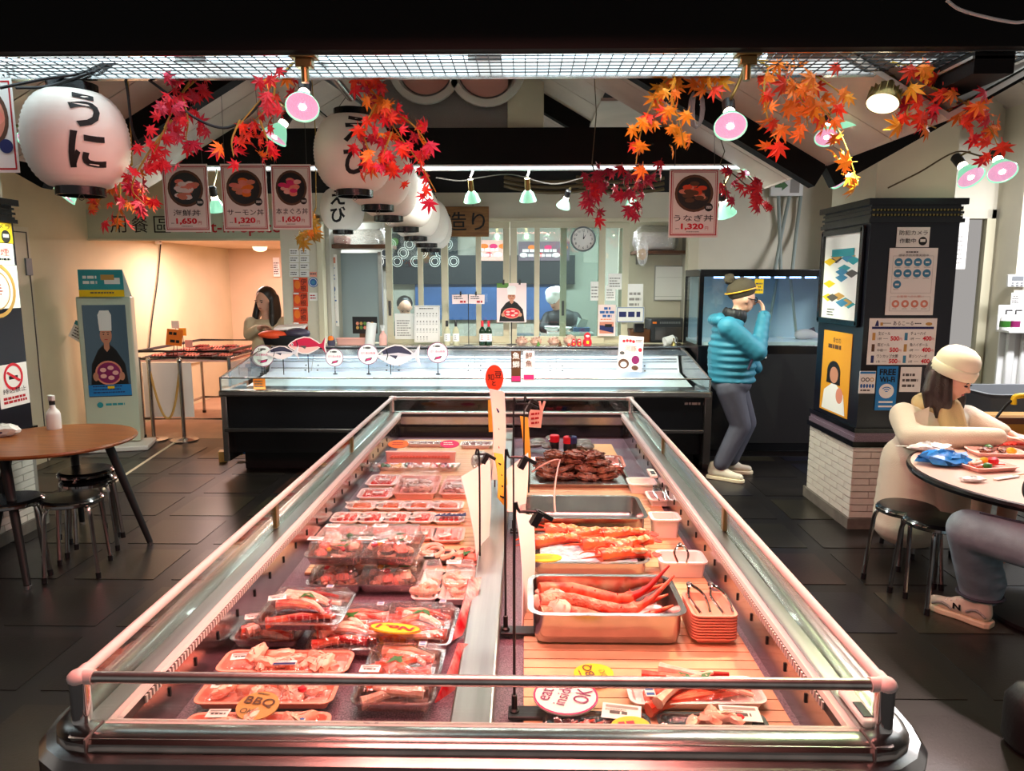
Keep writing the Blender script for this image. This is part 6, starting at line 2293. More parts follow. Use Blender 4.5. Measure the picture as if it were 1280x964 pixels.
# notices on the far pillar (its face looks across the aisle)
def side_card(name, label, y0, y1, z0, z1, bg, fn, X=PLX, face=1, cat='notice'):
    """card on a face that looks along +x (face 1) or -x (face -1)"""
    t = thing(name, label, cat, (X + face * 0.004, (y0 + y1) / 2, z0), (0, 0, R(90) * face))
    w, h = abs(y1 - y0), z1 - z0
    MB(bg).bx(-w / 2, w / 2, 0, 0.003, 0, h).build('sheet', t, smooth=False)
    m = MB(bg)
    fn(m, w, h)
    if m.v:
        m.build('print', t, smooth=False)
    return t


def yz(px, py):
    p = atx(px, py, PLX)
    return p.y, p.z


def f_cam(m, w, h):
    m.text('防犯カメラ', 0, h * 0.6, h * 0.24, 'ink', w=w * 0.86, bold=0.008)
    m.text('作動中', -w * 0.16, h * 0.2, h * 0.24, 'ink', w=w * 0.5, bold=0.008)
    m.disc(w * 0.3, h * 0.3, w * 0.13, 'ink')
    m.rect(w * 0.22, h * 0.26, w * 0.38, h * 0.4, 'white_card', y=-0.002)


def f_smoke(m, w, h):
    m.ring(-w * 0.3, h * 0.5, w * 0.11, w * 0.15, 'red_bright')
    m.text('禁煙', w * 0.12, h * 0.4, h * 0.34, 'red_bright', w=w * 0.5, bold=0.008)
    m.lines(-w * 0.1, w * 0.4, h * 0.3, 1, 0.03, 'ink', h=h * 0.1, rag=0)


def f_ringc(m, w, h):
    m.ring(0, h * 0.42, w * 0.36, w * 0.42, 'tan_ink')
    m.ring(0, h * 0.42, w * 0.28, w * 0.3, 'tan_ink')
    m.lines(-w * 0.2, w * 0.22, h * 0.56, 4, h * 0.07, 'red_ink', h=h * 0.03)


def f_noin(m, w, h):
    m.ring(0, h * 0.7, w * 0.26, w * 0.33, 'red_bright')
    m.rect(-w * 0.15, h * 0.64, w * 0.15, h * 0.72, 'ink')
    m.poly([(-w * 0.24, h * 0.8), (-w * 0.18, h * 0.84), (w * 0.24, h * 0.6), (w * 0.18, h * 0.56)], 'red_bright', y=-0.002)
    m.text('持込禁止', 0, h * 0.32, h * 0.12, 'ink', w=w * 0.8, bold=0.008)
    m.lines(-w * 0.4, w * 0.4, h * 0.24, 2, h * 0.09, 'red_ink', h=h * 0.06, rag=0.1)


for nm, lb, a, b, bg, fn in (('camera_notice', 'yellow security camera notice on the black pillar by the wooden table', (13, 276), (-30, 302), 'yellow', f_cam),
                             ('smoking_notice', 'white no smoking notice with red characters on the black pillar', (15, 304), (-30, 330), 'white_card', f_smoke),
                             ('ring_poster', 'white poster with a golden ring emblem on the black pillar', (20, 332), (-34, 388), 'white_card', f_ringc),
                             ('no_entry_notice', 'white notice with a red prohibition ring low on the black pillar', (32, 452), (1, 512), 'white_card', f_noin)):
    y1, z1 = yz(*a)
    y0, z0 = yz(b[0], b[1])
    side_card(nm, lb, y0, y1, z0, z1, bg, fn)

# ================================================================== THE PILLAR WITH NOTICES
FY = PRY0 - 0.001


def front_card(name, label, xa, ya, xb, yb, bg, fn, cat='notice', Y=None):
    return hang_card(name, label, xa, ya, xb, yb, (Y or FY) - 0.006, bg, fn, cat)


front_card('camera_notice', 'white security camera notice at the top of the pillar', 1120, 284, 1161, 309, 'white_card', f_cam)


def f_covid(m, w, h):
    m.lines(-w * 0.16, w * 0.16, h * 0.95, 1, 0.02, 'ink_soft', h=h * 0.02)
    m.text('感染予防対策実施中', 0, h * 0.875, h * 0.035, 'ink_soft', w=w * 0.62)
    m.frame(-w * 0.42, h * 0.33, w * 0.42, h * 0.885, 0.0015, 'ink_grey')
    for k in range(9):
        x, z = -w * 0.3 + (k % 4) * w * 0.2, h * (0.79 - 0.165 * (k // 4))
        m.disc(x, z, w * 0.085, 'teal_circle')
        m.rect(x - w * 0.04, z - h * 0.012, x + w * 0.04, z + h * 0.012, 'white_card', y=-0.002)
        m.lines(x - w * 0.07, x + w * 0.07, z - h * 0.07, 1, 0.01, 'ink_grey', h=h * 0.008)
    m.frame(-w * 0.42, h * 0.06, w * 0.42, h * 0.28, 0.0015, 'ink_grey')
    m.text('お客様へのお願い', 0, h * 0.262, h * 0.035, 'salmon_ink', w=w * 0.56)
    for k in range(4):
        x = -w * 0.3 + k * w * 0.2
        m.disc(x, h * 0.17, w * 0.08, 'salmon_ink')
        m.disc(x, h * 0.17, w * 0.035, 'white_card', y=-0.002)
        m.lines(x - w * 0.06, x + w * 0.06, h * 0.1, 1, 0.01, 'ink_grey', h=h * 0.008)


front_card('hygiene_poster', 'white poster with rows of round blue and orange icons', 1106, 310, 1166, 394, 'white_card', f_covid, 'poster')


def f_drink(m, w, h):
    m.rect(-w * 0.46, h * 0.77, w * 0.46, h * 0.82, 'navy_ink')
    m.text('あるこーる', 0, h * 0.85, h * 0.09, 'ink', w=w * 0.3)
    m.rect(-w * 0.3, h * 0.89, -w * 0.18, h * 0.9, 'ink')
    m.lines(w * 0.17, w * 0.3, h * 0.9, 1, 0.01, 'ink', h=h * 0.02)
    m.poly([(-w * 0.42, h * 0.83), (-w * 0.36, h * 0.83), (-w * 0.37, h * 0.93), (-w * 0.385, h * 0.97), (-w * 0.4, h * 0.93)], 'navy_ink')
    m.rect(-w * 0.34, h * 0.84, -w * 0.3, h * 0.91, 'tan_ink')
    m.disc(w * 0.38, h * 0.88, w * 0.05, 'tan_ink', rz=h * 0.035)
    items = (('生ビール', '1杯', '500'), ('チューハイ', '1杯', '400'), ('瓶ビール', '中瓶', '500'), ('角ハイボール', '1杯', '400'), ('ワンカップ大関', '1本', '500'), ('翠ジンソーダ', '1杯', '400'))
    for k, (a, u, b) in enumerate(items):
        x0, z0 = (-w * 0.46 if k % 2 == 0 else w * 0.02), h * (0.53 - 0.245 * (k // 2))
        m.rect(x0 + w * 0.015, z0, x0 + w * 0.06, z0 + h * 0.16, ['tan_ink', 'teal_circle', 'brown_ink', 'tan_ink', 'navy_ink', 'teal_circle'][k])
        m.text(a, x0 + w * 0.1, z0 + h * 0.11, h * 0.075, 'ink', align='l', w=w * 0.045 * len(a), bold=0.006)
        m.text(u, x0 + w * 0.1, z0 + h * 0.0, h * 0.06, 'ink', align='l')
        m.rect(x0 + w * 0.18, z0 + h * 0.03, x0 + w * 0.25, z0 + h * 0.036, 'ink')
        m.text(b, x0 + w * 0.35, z0 - h * 0.01, h * 0.1, 'red_bright', w=w * 0.13, bold=0.03)
        m.text('円', x0 + w * 0.44, z0 - h * 0.005, h * 0.055, 'red_bright')


front_card('drink_menu', 'white drinks price list with red prices on the pillar', 1083, 398, 1167, 456, 'white_card', f_drink, 'menu')


def f_wifi(m, w, h):
    m.text('FREE', 0, h * 0.8, h * 0.14, 'ink', w=w * 0.78, bold=0.03)
    m.text('Wi-Fi', 0, h * 0.64, h * 0.13, 'ink', w=w * 0.74, bold=0.03)
    m.disc(0, h * 0.44, w * 0.36, 'white_card')
    for r in (0.1, 0.2, 0.3):
        pts = [(w * r * math.cos(R(a)), h * 0.4 + w * r * math.sin(R(a))) for a in range(45, 136, 15)]
        pts += [(w * (r - 0.045) * math.cos(R(a)), h * 0.4 + w * (r - 0.045) * math.sin(R(a))) for a in range(135, 44, -15)]
        m.poly(pts, 'blue_sign', y=-0.002)
    m.rect(-w * 0.34, h * 0.17, w * 0.34, h * 0.21, 'white_card')
    m.rect(-w * 0.34, h * 0.07, w * 0.34, h * 0.11, 'white_card')


front_card('wifi_sign', 'blue free wifi sign low on the pillar', 1093, 458, 1119, 513, 'blue_sign', f_wifi, 'sign')


def f_pay(m, w, h):
    m.rect(-w * 0.48, h * 0.88, w * 0.48, h * 0.98, 'blue_sign')
    for k in range(3):
        m.ring(-w * 0.28 + k * w * 0.28, h * 0.62, w * 0.08, w * 0.13, ['ink_soft', 'ink', 'tan_ink'][k])
    for k in range(5):
        m.disc(-w * 0.36 + k * w * 0.18, h * 0.34, w * 0.07, 'blue_ink', rz=h * 0.09)
    m.lines(-w * 0.4, w * 0.4, h * 0.18, 1, 0.02, 'ink_soft', h=h * 0.07)


front_card('icon_notice', 'small white notice with ring icons beside the wifi sign', 1073, 464, 1093, 492, 'white_card', f_pay)
front_card('paper_notice', 'white notice half hidden behind the beanie', 1124, 459, 1150, 490, 'white_card', f_tiny(3), 'notice')
t = thing('long_notice', 'narrow pale paper strip hanging at the dark doorway beside the pillar', 'notice', (at(1198, 336, 6.85).x, 6.85, 1.76))
MB('white_card').bx(-0.06, 0.06, 0, 0.006, 0, 0.47).build('sheet', t, smooth=False)
MB('ink_grey').lines(-0.03, 0.03, 0.3, 7, 0.04, 'ink_grey', h=0.01).build('print', t, smooth=False)


# side face: framed map and girl poster
def xz(px, py):
    p = atx(px, py, PRX0)
    return p.y, p.z


def f_map(m, w, h):
    m.rect(-w * 0.45, h * 0.03, w * 0.45, h * 0.97, 'white_card')
    rnd = random.Random(5)
    for k in range(18):
        x, z = rnd.uniform(-0.3, 0.3) * w, rnd.uniform(0.15, 0.75) * h
        a = 0.9
        dx, dz = w * 0.16, h * 0.025
        m.poly([(x - dx, z), (x, z + dz * 1.5), (x + dx, z), (x, z - dz * 2)], ['teal', 'tan_ink', 'teal_circle', 'yellow', 'ink_soft'][k % 5], y=-0.002 - k * 0.0001)
    m.rect(-w * 0.25, h * 0.72, w * 0.3, h * 0.8, 'teal', y=-0.005)
    m.lines(-w * 0.3, -w * 0.1, h * 0.15, 3, h * 0.03, 'ink')


y1, z1 = xz(1078, 296)
y0, z0 = xz(1043, 396)
t = side_card('framed_map', 'black framed map print on the side of the pillar', PRY0 + 0.06, PRY1 - 0.02, 1.36, 2.0, 'tray_black', f_map, PRX0, -1, 'picture')
fr = MB('black_gloss')
w, h = PRY1 - PRY0 - 0.08, 0.64
for a in ((-w / 2 - 0.01, -w / 2 + 0.03, 0, h), (w / 2 - 0.03, w / 2 + 0.01, 0, h), (-w / 2, w / 2, -0.01, 0.03), (-w / 2, w / 2, h - 0.03, h + 0.01)):
    MB('black_gloss').bx(a[0], a[1], -0.02, 0.002, a[2], a[3]).build('frame_bar', t, bev=0.003)


def f_girl(m, w, h):
    m.text('幸せの', 0, h * 0.86, h * 0.07, 'brown_ink')
    m.lines(-w * 0.3, w * 0.3, h * 0.84, 1, 0.02, 'brown_ink', h=h * 0.05)
    m.disc(-w * 0.05, h * 0.5, w * 0.24, 'hair', rz=h * 0.14)
    m.poly([(-w * 0.28, h * 0.5), (w * 0.18, h * 0.5), (w * 0.2, h * 0.36), (-w * 0.3, h * 0.36)], 'hair', y=-0.0016)
    m.disc(-w * 0.03, h * 0.47, w * 0.15, 'skin_print', rz=h * 0.1, y=-0.002)
    m.poly([(-w * 0.42, 0.02 * h), (-w * 0.36, h * 0.26), (-w * 0.1, h * 0.36), (w * 0.08, h * 0.36), (w * 0.34, h * 0.26), (w * 0.42, 0.02 * h)], 'white_card', y=-0.0022)
    m.disc(w * 0.2, h * 0.24, w * 0.12, 'salmon_ink', y=-0.0026)


mat('poster_amber', 'e8a020', 0.5)
side_card('portrait_poster', 'amber poster of a dark haired woman on the side of the pillar', PRY0 + 0.14, PRY1 - 0.12, 0.72, 1.3, 'poster_amber', f_girl, PRX0, -1, 'poster')

# ================================================================== FISH TANK
TX0, TX1, TY0, TY1 = 1.6, 3.0, 6.68, 7.3
mat('tank_water', 'a4bccc', 0.4)
tk = thing('fish_tank', 'large black framed fish tank cabinet lit blue inside', 'fish tank', ((TX0 + TX1) / 2, TY0, 0))
hw = (TX1 - TX0) / 2
m = MB('black_gloss')
m.bx(-hw, hw, 0, TY1 - TY0, 0.06, 1.06)
m.build('cabinet', tk, bev=0.006)
MB('black_matte').bx(-hw + 0.03, hw - 0.03, 0.03, TY1 - TY0 - 0.02, 0, 0.06).build('plinth', tk)
MB('black_gloss').bx(-hw, hw, 0, TY1 - TY0, 1.69, 1.755).build('hood', tk, bev=0.006)
for sx in (-1, 1):
    MB('black_gloss').bx(sx * hw - 0.02 * (sx + 1), sx * hw + 0.02 * (1 - sx), 0.0, 0.04, 1.06, 1.69).build('corner_post', tk)
    MB('black_gloss').bx(sx * hw - 0.02 * (sx + 1), sx * hw + 0.02 * (1 - sx), TY1 - TY0 - 0.04, TY1 - TY0, 1.06, 1.69).build('corner_post', tk)
MB('glass').bx(-hw + 0.03, hw - 0.03, 0.006, 0.012, 1.06, 1.69).build('front_pane', tk, smooth=False)
MB('glass').bx(-hw + 0.004, -hw + 0.01, 0.04, TY1 - TY0 - 0.04, 1.06, 1.69).build('side_pane', tk, smooth=False)
MB('tank_water').bx(-hw + 0.02, hw - 0.02, TY1 - TY0 - 0.03, TY1 - TY0 - 0.01, 1.06, 1.69).build('back_panel', tk)
MB('counter_white').bx(-hw + 0.02, hw - 0.02, 0.03, TY1 - TY0 - 0.03, 1.06, 1.09).build('tank_bed', tk)
m = MB('tube_glow')
mat('led_blue', '7aa8ff', 0.3, emit=6, ecol='88b0ff')
for k in range(9):
    MB('led_blue').bx(-hw + 0.15 + k * 0.14, -hw + 0.24 + k * 0.14, 0.06, 0.1, 1.675, 1.69).build('led_bar', tk)
MB('black_matte').bx(-hw + 0.5, hw - 0.05, -0.004, 0.002, 0.14, 0.98).build('cabinet_door', tk)
m = MB('alu')
for k in range(16):
    m.box((-hw + 0.42, -0.002, 0.5 + k * 0.025), (0.05, 0.006, 0.012))
tag(m.build('vent_grille', tk, smooth=False), kind='stuff')
p = at(1010, 424, 7.0)
t = thing('blowfish', 'pale spotted fish resting on the bed of the blue lit tank', 'fish', (p.x, 7.0, 1.092))
m = MB('fish_silver')
m.tube(cat_path([(-0.13, 0, 0.035), (-0.09, 0, 0.045), (0, 0, 0.05), (0.08, 0, 0.035), (0.13, 0, 0.03)], 4), [0.01, 0.022, 0.034, 0.04, 0.045, 0.048, 0.05, 0.05, 0.048, 0.044, 0.038, 0.032, 0.026, 0.022, 0.018, 0.014, 0.01], 12)
m.build('body', t)
m = MB('fish_navy')
m.poly([(0.12, 0.03), (0.18, 0.07), (0.18, 0.0)], 'fish_navy', y=0)
m.poly([(-0.02, 0.09), (0.05, 0.12), (0.07, 0.07)], 'fish_navy', y=0)
m.build('fin', t, smooth=False)
MB('ink').ell((-0.09, -0.035, 0.06), (0.008, 0.006, 0.008), 8, 6).build('eye', t)
hang_card('tank_notice', 'small yellow notice inside the tank window behind the man', 943, 349, 954, 367, 6.66, 'yellow', f_tiny(3), 'notice')
hang_card('tank_notice', 'small white card on the tank cabinet beside the man', 944, 436, 958, 448, 6.665, 'white_card', f_tiny(1), 'notice')
mat('pipe_grey', '8f9a94', 0.45)
for i, (px, qx) in enumerate(((973, 976), (987, 968), (1001, 990))):
    m = MB('pipe_grey')
    m.tube(cat_path([at(px, 245, 7.3), at((px + qx) / 2, 290, 7.3), at(qx, 342, 7.1)], 5), 0.018, 8)
    tag(m.build('wall_pipe'), ['grey pipe running straight up above the tank', 'grey pipe slanting across the others above the tank', 'grey pipe with a dark joint beside the pillar above the tank'][i], 'pipe')
for i, (px, qx) in enumerate(((972, 958), (988, 996))):
    m = MB('pipe_grey')
    m.tube([at(px, 346, 7.1), at(qx, 424, 7.1)], 0.014, 8)
    tag(m.build('tank_hose'), ['hose slanting down inside the tank', 'hose hanging inside the tank beside the fish'][i], 'hose')
# exit sign and junction box high on the wall
p = at(984, 232, 7.3)
t = thing('exit_sign', 'green running arrow exit sign above the pipes', 'sign', (p.x, 7.3, p.z))
MB('white_plastic').bx(-0.16, 0.16, 0, 0.05, -0.1, 0.1).build('case', t, bev=0.006)
m = MB('green_ink')
m.poly([(-0.12, -0.02), (-0.12, 0.02), (-0.05, 0.02), (-0.05, 0.05), (0.01, 0.0), (-0.05, -0.05), (-0.05, -0.02)], 'leaf_garnish', y=-0.002)
m.rect(0.03, -0.07, 0.12, 0.07, 'ink_grey', y=-0.002)
m.build('print', t, smooth=False)

# ================================================================== ROUND TABLE BY THE PILLAR
TRX, TRY = 2.66, 3.42
mat('table_pink', 'd8b4a4', 0.3)
t = thing('round_table', 'round pale table with black edge full of seafood dishes', 'table', (TRX, TRY, 0))
MB('table_pink').lathe([(0, 0.715), (0.70, 0.715), (0.70, 0.72), (0, 0.72)], 64).build('top', t)
MB('black_gloss').lathe([(0.0, 0.685), (0.7, 0.685), (0.715, 0.69), (0.72, 0.705), (0.715, 0.719), (0.7, 0.722)], 64).build('edge_band', t)
MB('steel_dark').cyl((0, 0, 0.02), (0, 0, 0.685), 0.05).build('pedestal', t)
MB('black_matte').lathe([(0, 0), (0.32, 0), (0.32, 0.02), (0.06, 0.05), (0, 0.05)], 36).build('base', t)
for px, py, a, nm in ((1135, 632, 0.4, 'round black stool with a matt seat by the coat hem'), (1172, 648, 0.2, 'round black stool beside the denim knee')):
    q = seat_at(px, py)
    stool(nm, q.x, q.y, a)
ZT_ = 0.722


def rumple(name, label, cat, px, py, r, mt, seed, amp=0.3, n=16, part='film'):
    q = atz(px, py, ZT_)
    t = thing(name, label, cat, (q.x, q.y, ZT_))
    rnd = random.Random(seed)
    m = MB(mt)
    m.ell((0, 0, r[2]), r, n, 8)
    m.v = [Vector((p.x * rnd.uniform(1 - amp, 1 + amp), p.y * rnd.uniform(1 - amp, 1 + amp), max(0.001, p.z * rnd.uniform(1 - amp, 1 + amp)))) for p in m.v]
    m.build(part, t, ang=20)
    return t


mat('bag_blue', '2f86d8', 0.25, var=0.25, scale=25)
rumple('blue_bag', 'crumpled bright blue plastic bag on the round pale table', 'bag', 1180, 580, (0.13, 0.085, 0.03), 'bag_blue', 4)
rumple('tissue', 'crumpled white tissues on the pale table beside the blue bag', 'tissue', 1162, 564, (0.11, 0.05, 0.022), 'white_plastic', 8)
rumple('tissue', 'rolled white napkin at the black table edge', 'tissue', 1216, 602, (0.055, 0.03, 0.012), 'white_plastic', 9, 0.2)


def table_dish(label, px, py, w, d, foods, rot=0.0):
    q = atz(px, py, ZT_)
    t = thing('food_tray', label, 'food tray', (q.x, q.y, ZT_), rot)
    m = MB('pink_foam')
    rr(m, w, d, 0.025, tray_prof(0.02), bot=True, top=True)
    m.build('tray', t)
    for mesh, x, y, a, s, nm in foods:
        link(nm, mesh, t, (x, y, 0.012), (0, 0, a), s)
    return t


table_dish('foam tray with half an orange shellfish near the blue bag', 1232, 585, 0.24, 0.17,
           [(LEG_R, -0.02, 0.02, 0.5, 1.0, 'crab_leg'), (LEG_R, 0.0, -0.02, 0.1, 1.0, 'crab_leg'), (VEG[0], 0.05, 0.01, 0, 1.6, 'vegetable_piece'), (VEG[1], 0.02, 0.03, 0, 1.4, 'vegetable_piece'), (SQUID[0], -0.06, 0.0, 0.3, 1.3, 'squid_piece'), (VEG[2], -0.04, -0.05, 0, 1.2, 'vegetable_piece')], 0.2)
table_dish('foam tray with oysters and yellow lemon before the seated woman', 1245, 568, 0.26, 0.16,
           [(OY[0], -0.05, 0, 0.4, 0.9, 'oyster_shell'), (OY[1], 0.04, 0.02, 1.2, 0.8, 'oyster_shell'), (VEG[1], 0.06, -0.03, 0, 1.4, 'vegetable_piece'), (VEG[2], -0.02, 0.04, 0, 1.3, 'vegetable_piece')], -0.1)
table_dish('foam tray of orange salmon slices at the far side of the table', 1262, 559, 0.26, 0.12, [(SLICE_R, -0.08 + k * 0.026, 0, 0.2, 1.1, 'fish_slice') for k in range(7)], 0.05)
table_dish('flat tray with torn orange pieces beside the hands', 1205, 558, 0.2, 0.08, [(SLICE_P, -0.06 + k * 0.03, 0, 0.6, 0.9, 'fish_slice') for k in range(5)], -0.1)
q = atz(1258, 598, ZT_)
t = thing('chopsticks_pack', 'pale paper sleeve of chopsticks at the table edge', 'chopsticks', (q.x, q.y, ZT_), 0.4)
MB('white_card').box((0, 0, 0.004), (0.16, 0.025, 0.006)).build('sleeve', t, bev=0.002)
MB('wood_pale').cyl((0.05, 0.004, 0.006), (0.13, 0.004, 0.006), 0.003).build('stick', t)
q = atz(1140, 559, ZT_)
t = thing('chopsticks_pack', 'white straw paper lying at the far table edge', 'chopsticks', (q.x, q.y, ZT_), -0.2)
MB('white_card').box((0, 0, 0.003), (0.17, 0.014, 0.004)).build('sleeve', t, bev=0.001)
MB('wood_pale').cyl((0.06, 0, 0.005), (0.12, 0, 0.005), 0.0025).build('stick', t)

# mustard bag with yellow handle on a stool behind the table
q = at(1250, 560, 4.5)
t = thing('tote_bag', 'mustard tote bag with bright yellow handle grip behind the table', 'bag', (q.x + 0.1, 4.5, 0.6))
mat('mustard', 'b8862c', 0.6)
m = MB('mustard')
rr(m, 0.62, 0.18, 0.06, [(-0.03, 0), (0.0, 0.04), (0.0, 0.2), (-0.03, 0.23)], bot=True, top=True)
m.build('body', t)
MB('wood_dark').bx(-0.3, 0.3, -0.092, -0.085, 0.18, 0.22).build('trim_band', t)
m = MB('tray_black')
m.tube(cat_path([(-0.2, -0.07, 0.2), (-0.13, -0.07, 0.3), (-0.08, -0.07, 0.34)], 5), 0.008, 8)
m.build('strap', t)
m = MB('tray_black')
m.tube(cat_path([(0.06, -0.07, 0.34), (0.11, -0.07, 0.3), (0.18, -0.07, 0.2)], 5), 0.008, 8)
m.build('strap', t)
MB('yellow').tube(cat_path([(-0.09, -0.07, 0.3), (-0.08, -0.07, 0.35), (0.06, -0.07, 0.35), (0.07, -0.07, 0.3)], 5), 0.017, 10).build('handle_grip', t)
stool('round black stool under the mustard tote bag', q.x + 0.1, 4.5, 0.2, 0.597)
# grey plastic tub on a trolley
q = at(1262, 505, 5.2)
t = thing('plastic_crate', 'wide grey plastic tub behind the mustard bag', 'crate', (q.x + 0.12, 5.3, 0.7))
m = MB('grey_plastic')
rr(m, 0.7, 0.5, 0.04, tray_prof(0.16, 0.008, 0.03, 0.025), bot=True, top=True)
m.build('body', t)
m = MB('steel_dark')
m.bx(-0.3, 0.3, -0.2, 0.2, -0.03, 0.0)
m.build('trolley_top', t)
for sx in (-0.27, 0.27):
    for sy in (-0.17, 0.17):
        MB('steel_dark').bx(sx - 0.015, sx + 0.015, sy - 0.015, sy + 0.015, -0.7, -0.03).build('trolley_leg', t)

# things on the white wall beside the doorway
WYR = 6.54
p = at(1270, 351, WYR)
t = thing('wall_controller', 'white air conditioner controller on the wall', 'controller', (p.x, WYR, p.z))
MB('white_plastic').bx(-0.08, 0.08, -0.02, 0.01, -0.055, 0.055).build('case', t, bev=0.006)
MB('grey_plastic').bx(-0.05, 0.05, -0.023, -0.02, 0.0, 0.04).build('screen', t)
m = MB('grey_plastic')
for k in range(6):
    m.box((-0.04 + (k % 3) * 0.04, -0.022, -0.02 - (k // 3) * 0.02), (0.02, 0.005, 0.01))
tag(m.build('key', t, smooth=False), kind='stuff')
hang_card('wall_slip', 'small white slip below the wall controller', 1263, 366, 1275, 382, WYR - 0.002, 'white_card', f_tiny(4), 'notice')
p = at(1266, 412, WYR)
t = thing('wall_shelf', 'white wall shelf board with hooks beside the doorway', 'shelf', (p.x + 0.1, WYR - 0.1, p.z - 0.02))
MB('white_plastic').bx(-0.25, 0.6, -0.08, 0.1, 0, 0.02).build('board', t, bev=0.003)
MB('white_plastic').bx(-0.25, 0.6, 0.09, 0.1, 0, 0.24).build('back', t)
for px, c, nm in ((1256, 'leaf_garnish', 'clear bottle with green label on the wall shelf'), (1268, 'veg_purple', 'clear bottle with purple label on the wall shelf')):
    q = at(px, 408, WYR - 0.12)
    b = thing('soap_bottle', nm, 'bottle', (q.x, WYR - 0.12, t.location.z + 0.02))
    MB('white_plastic').lathe([(0, 0), (0.04, 0), (0.042, 0.01), (0.042, 0.1), (0.02, 0.13), (0.015, 0.14), (0, 0.14)], 16).build('body', b)
    MB(c).lathe([(0.0425, 0.03), (0.0425, 0.085)], 16).build('label', b)
    MB('tray_black').tube([(0, 0, 0.14), (0, 0, 0.175), (0.05, 0, 0.175)], 0.007, 8).build('pump', b)
p = at(1262, 450, WYR)
t = thing('panel_heater', 'white ribbed radiator panel below the wall shelf', 'radiator', (p.x + 0.2, WYR - 0.02, 0.55))
MB('white_plastic').bx(-0.32, 0.5, 0, 0.02, 0, 0.72).build('back_plate', t)
for k in range(6):
    MB('white_plastic').bx(-0.27 + k * 0.13, -0.2 + k * 0.13, -0.04, 0.0, 0.03, 0.69).build('rib', t, bev=0.012)

# ================================================================== HANGING THINGS
# ---------------------------------------------------------------- paper lanterns
def lantern_prof(r, h, ribs=22):
    prof = []
    n = ribs * 2
    for i in range(n + 1):
        u = -1 + 2 * i / n
        rr_ = r * (0.4 + 0.6 * math.sqrt(max(0, 1 - u * u)))
        prof.append((rr_ * (1.0 if i % 2 else 0.982), u * h / 2))
    return prof


def lantern(label, loc, r, h, chars, yaw, top, csize=0.36):
    t = thing('paper_lantern', label, 'lantern', loc, 0)
    MB('paper_lantern').lathe(lantern_prof(r, h), 40).build('shade', t, ang=60)
    for z0, z1, nm in ((h / 2 - 0.004, h / 2 + 0.03, 'top_ring'), (-h / 2 - 0.03, -h / 2 + 0.004, 'bottom_ring')):
        MB('black_gloss').lathe([(r * 0.44, z0), (r * 0.47, z0), (r * 0.47, z1), (r * 0.44, z1), (r * 0.44, z0)], 32).build(nm, t)
    m = MB('ink')
    if chars:
        k = len(chars)
        ch = h * csize
        for i, c in enumerate(chars):
            zc = h * 0.24 - i * h * 0.4
            v, f = text_geo(c, 0.03)
            xa, xb = min(p[0] for p in v), max(p[0] for p in v)
            za, zb = min(p[1] for p in v), max(p[1] for p in v)
            s = ch / max(zb - za, xb - xa)
            vs = []
            for a, b in v:
                px = (a - (xa + xb) / 2) * s
                pz = zc + (b - (za + zb) / 2) * s
                u = max(-1, min(1, pz / (h / 2)))
                rad = r * (0.4 + 0.6 * math.sqrt(max(0, 1 - u * u))) + 0.003
                an = yaw + px / rad
                vs.append((rad * math.cos(an), rad * math.sin(an), pz))
            m.add(vs, f, 'ink')
        m.build('lettering', t, smooth=False)
    m = MB('ink_soft')
    L = top - loc[2]
    for sx in (-1, 1):
        m2 = MB('ink_soft')
        m2.tube([(sx * r * 0.44, 0, h / 2 + 0.02), (sx * 0.01, 0, min(L, h / 2 + 0.12))], 0.002, 5)
        m2.build('hanger_wire', t)
    if L > h / 2 + 0.12:
        MB('ink_soft').cyl((0, 0, h / 2 + 0.12), (0, 0, L), 0.0025, n=5).build('hook_cord', t)
    MB('steel_dark').tube([(0.012 * math.cos(R(a)), 0, -h / 2 - 0.035 + 0.012 * math.sin(R(a))) for a in range(0, 360, 45)], 0.0015, 4, closed=True).build('tassel_hook', t)
    return t


lantern('large white paper lantern lettered uni beside the red maple spray', at(96, 176, 3.02), 0.198, 0.38, 'うに', R(-48), 2.45)
LX = -0.9
ys = [3.9, 4.4, 4.85, 5.42, 6.02, 6.55, 7.0]
names = ['white paper lantern lettered ebi heading the row of seven', 'paper lantern directly behind the lettered one heading the row', 'paper lantern third along the row of seven', 'paper lantern fourth along the row of seven', 'paper lantern fifth along the row of seven', 'paper lantern sixth along the row of seven', 'last paper lantern of the row, before the kitchen window']
for i, y in enumerate(ys):
    z = 2.315 - (y - 3.9) * 0.055
    lantern(names[i], (LX + 0.02 * (i % 2), y, z), 0.205, 0.38, 'えび' if i == 0 else ('えび' if i == 6 else ''), R(-72) if i == 0 else R(170), min(2.66, z + 0.42))
m = MB('black_plastic')
m.tube(cat_path([(LX, 2.75, 2.5), (LX, 3.9, 2.6), (LX, 5.0, 2.68), (LX, 6.2, 2.58), (LX, 7.36, 2.5)], 5), 0.008, 6)
tag(m.build('lantern_line'), 'black line along which the row of paper lanterns hangs', 'cable')
lantern('small white paper lantern lettered ebi alone before the hatch', at(428, 262, 6.75), 0.2, 0.38, 'えび', R(-88), 2.88)

# steel pole slanting from the bracket
m = MB('steel')
m.tube([at(393, 66, 2.9), at(438, 122, 3.6)], 0.018, 10)
tag(m.build('steel_pole'), 'steel pole slanting from the lamp bracket to the lantern row', 'pole')


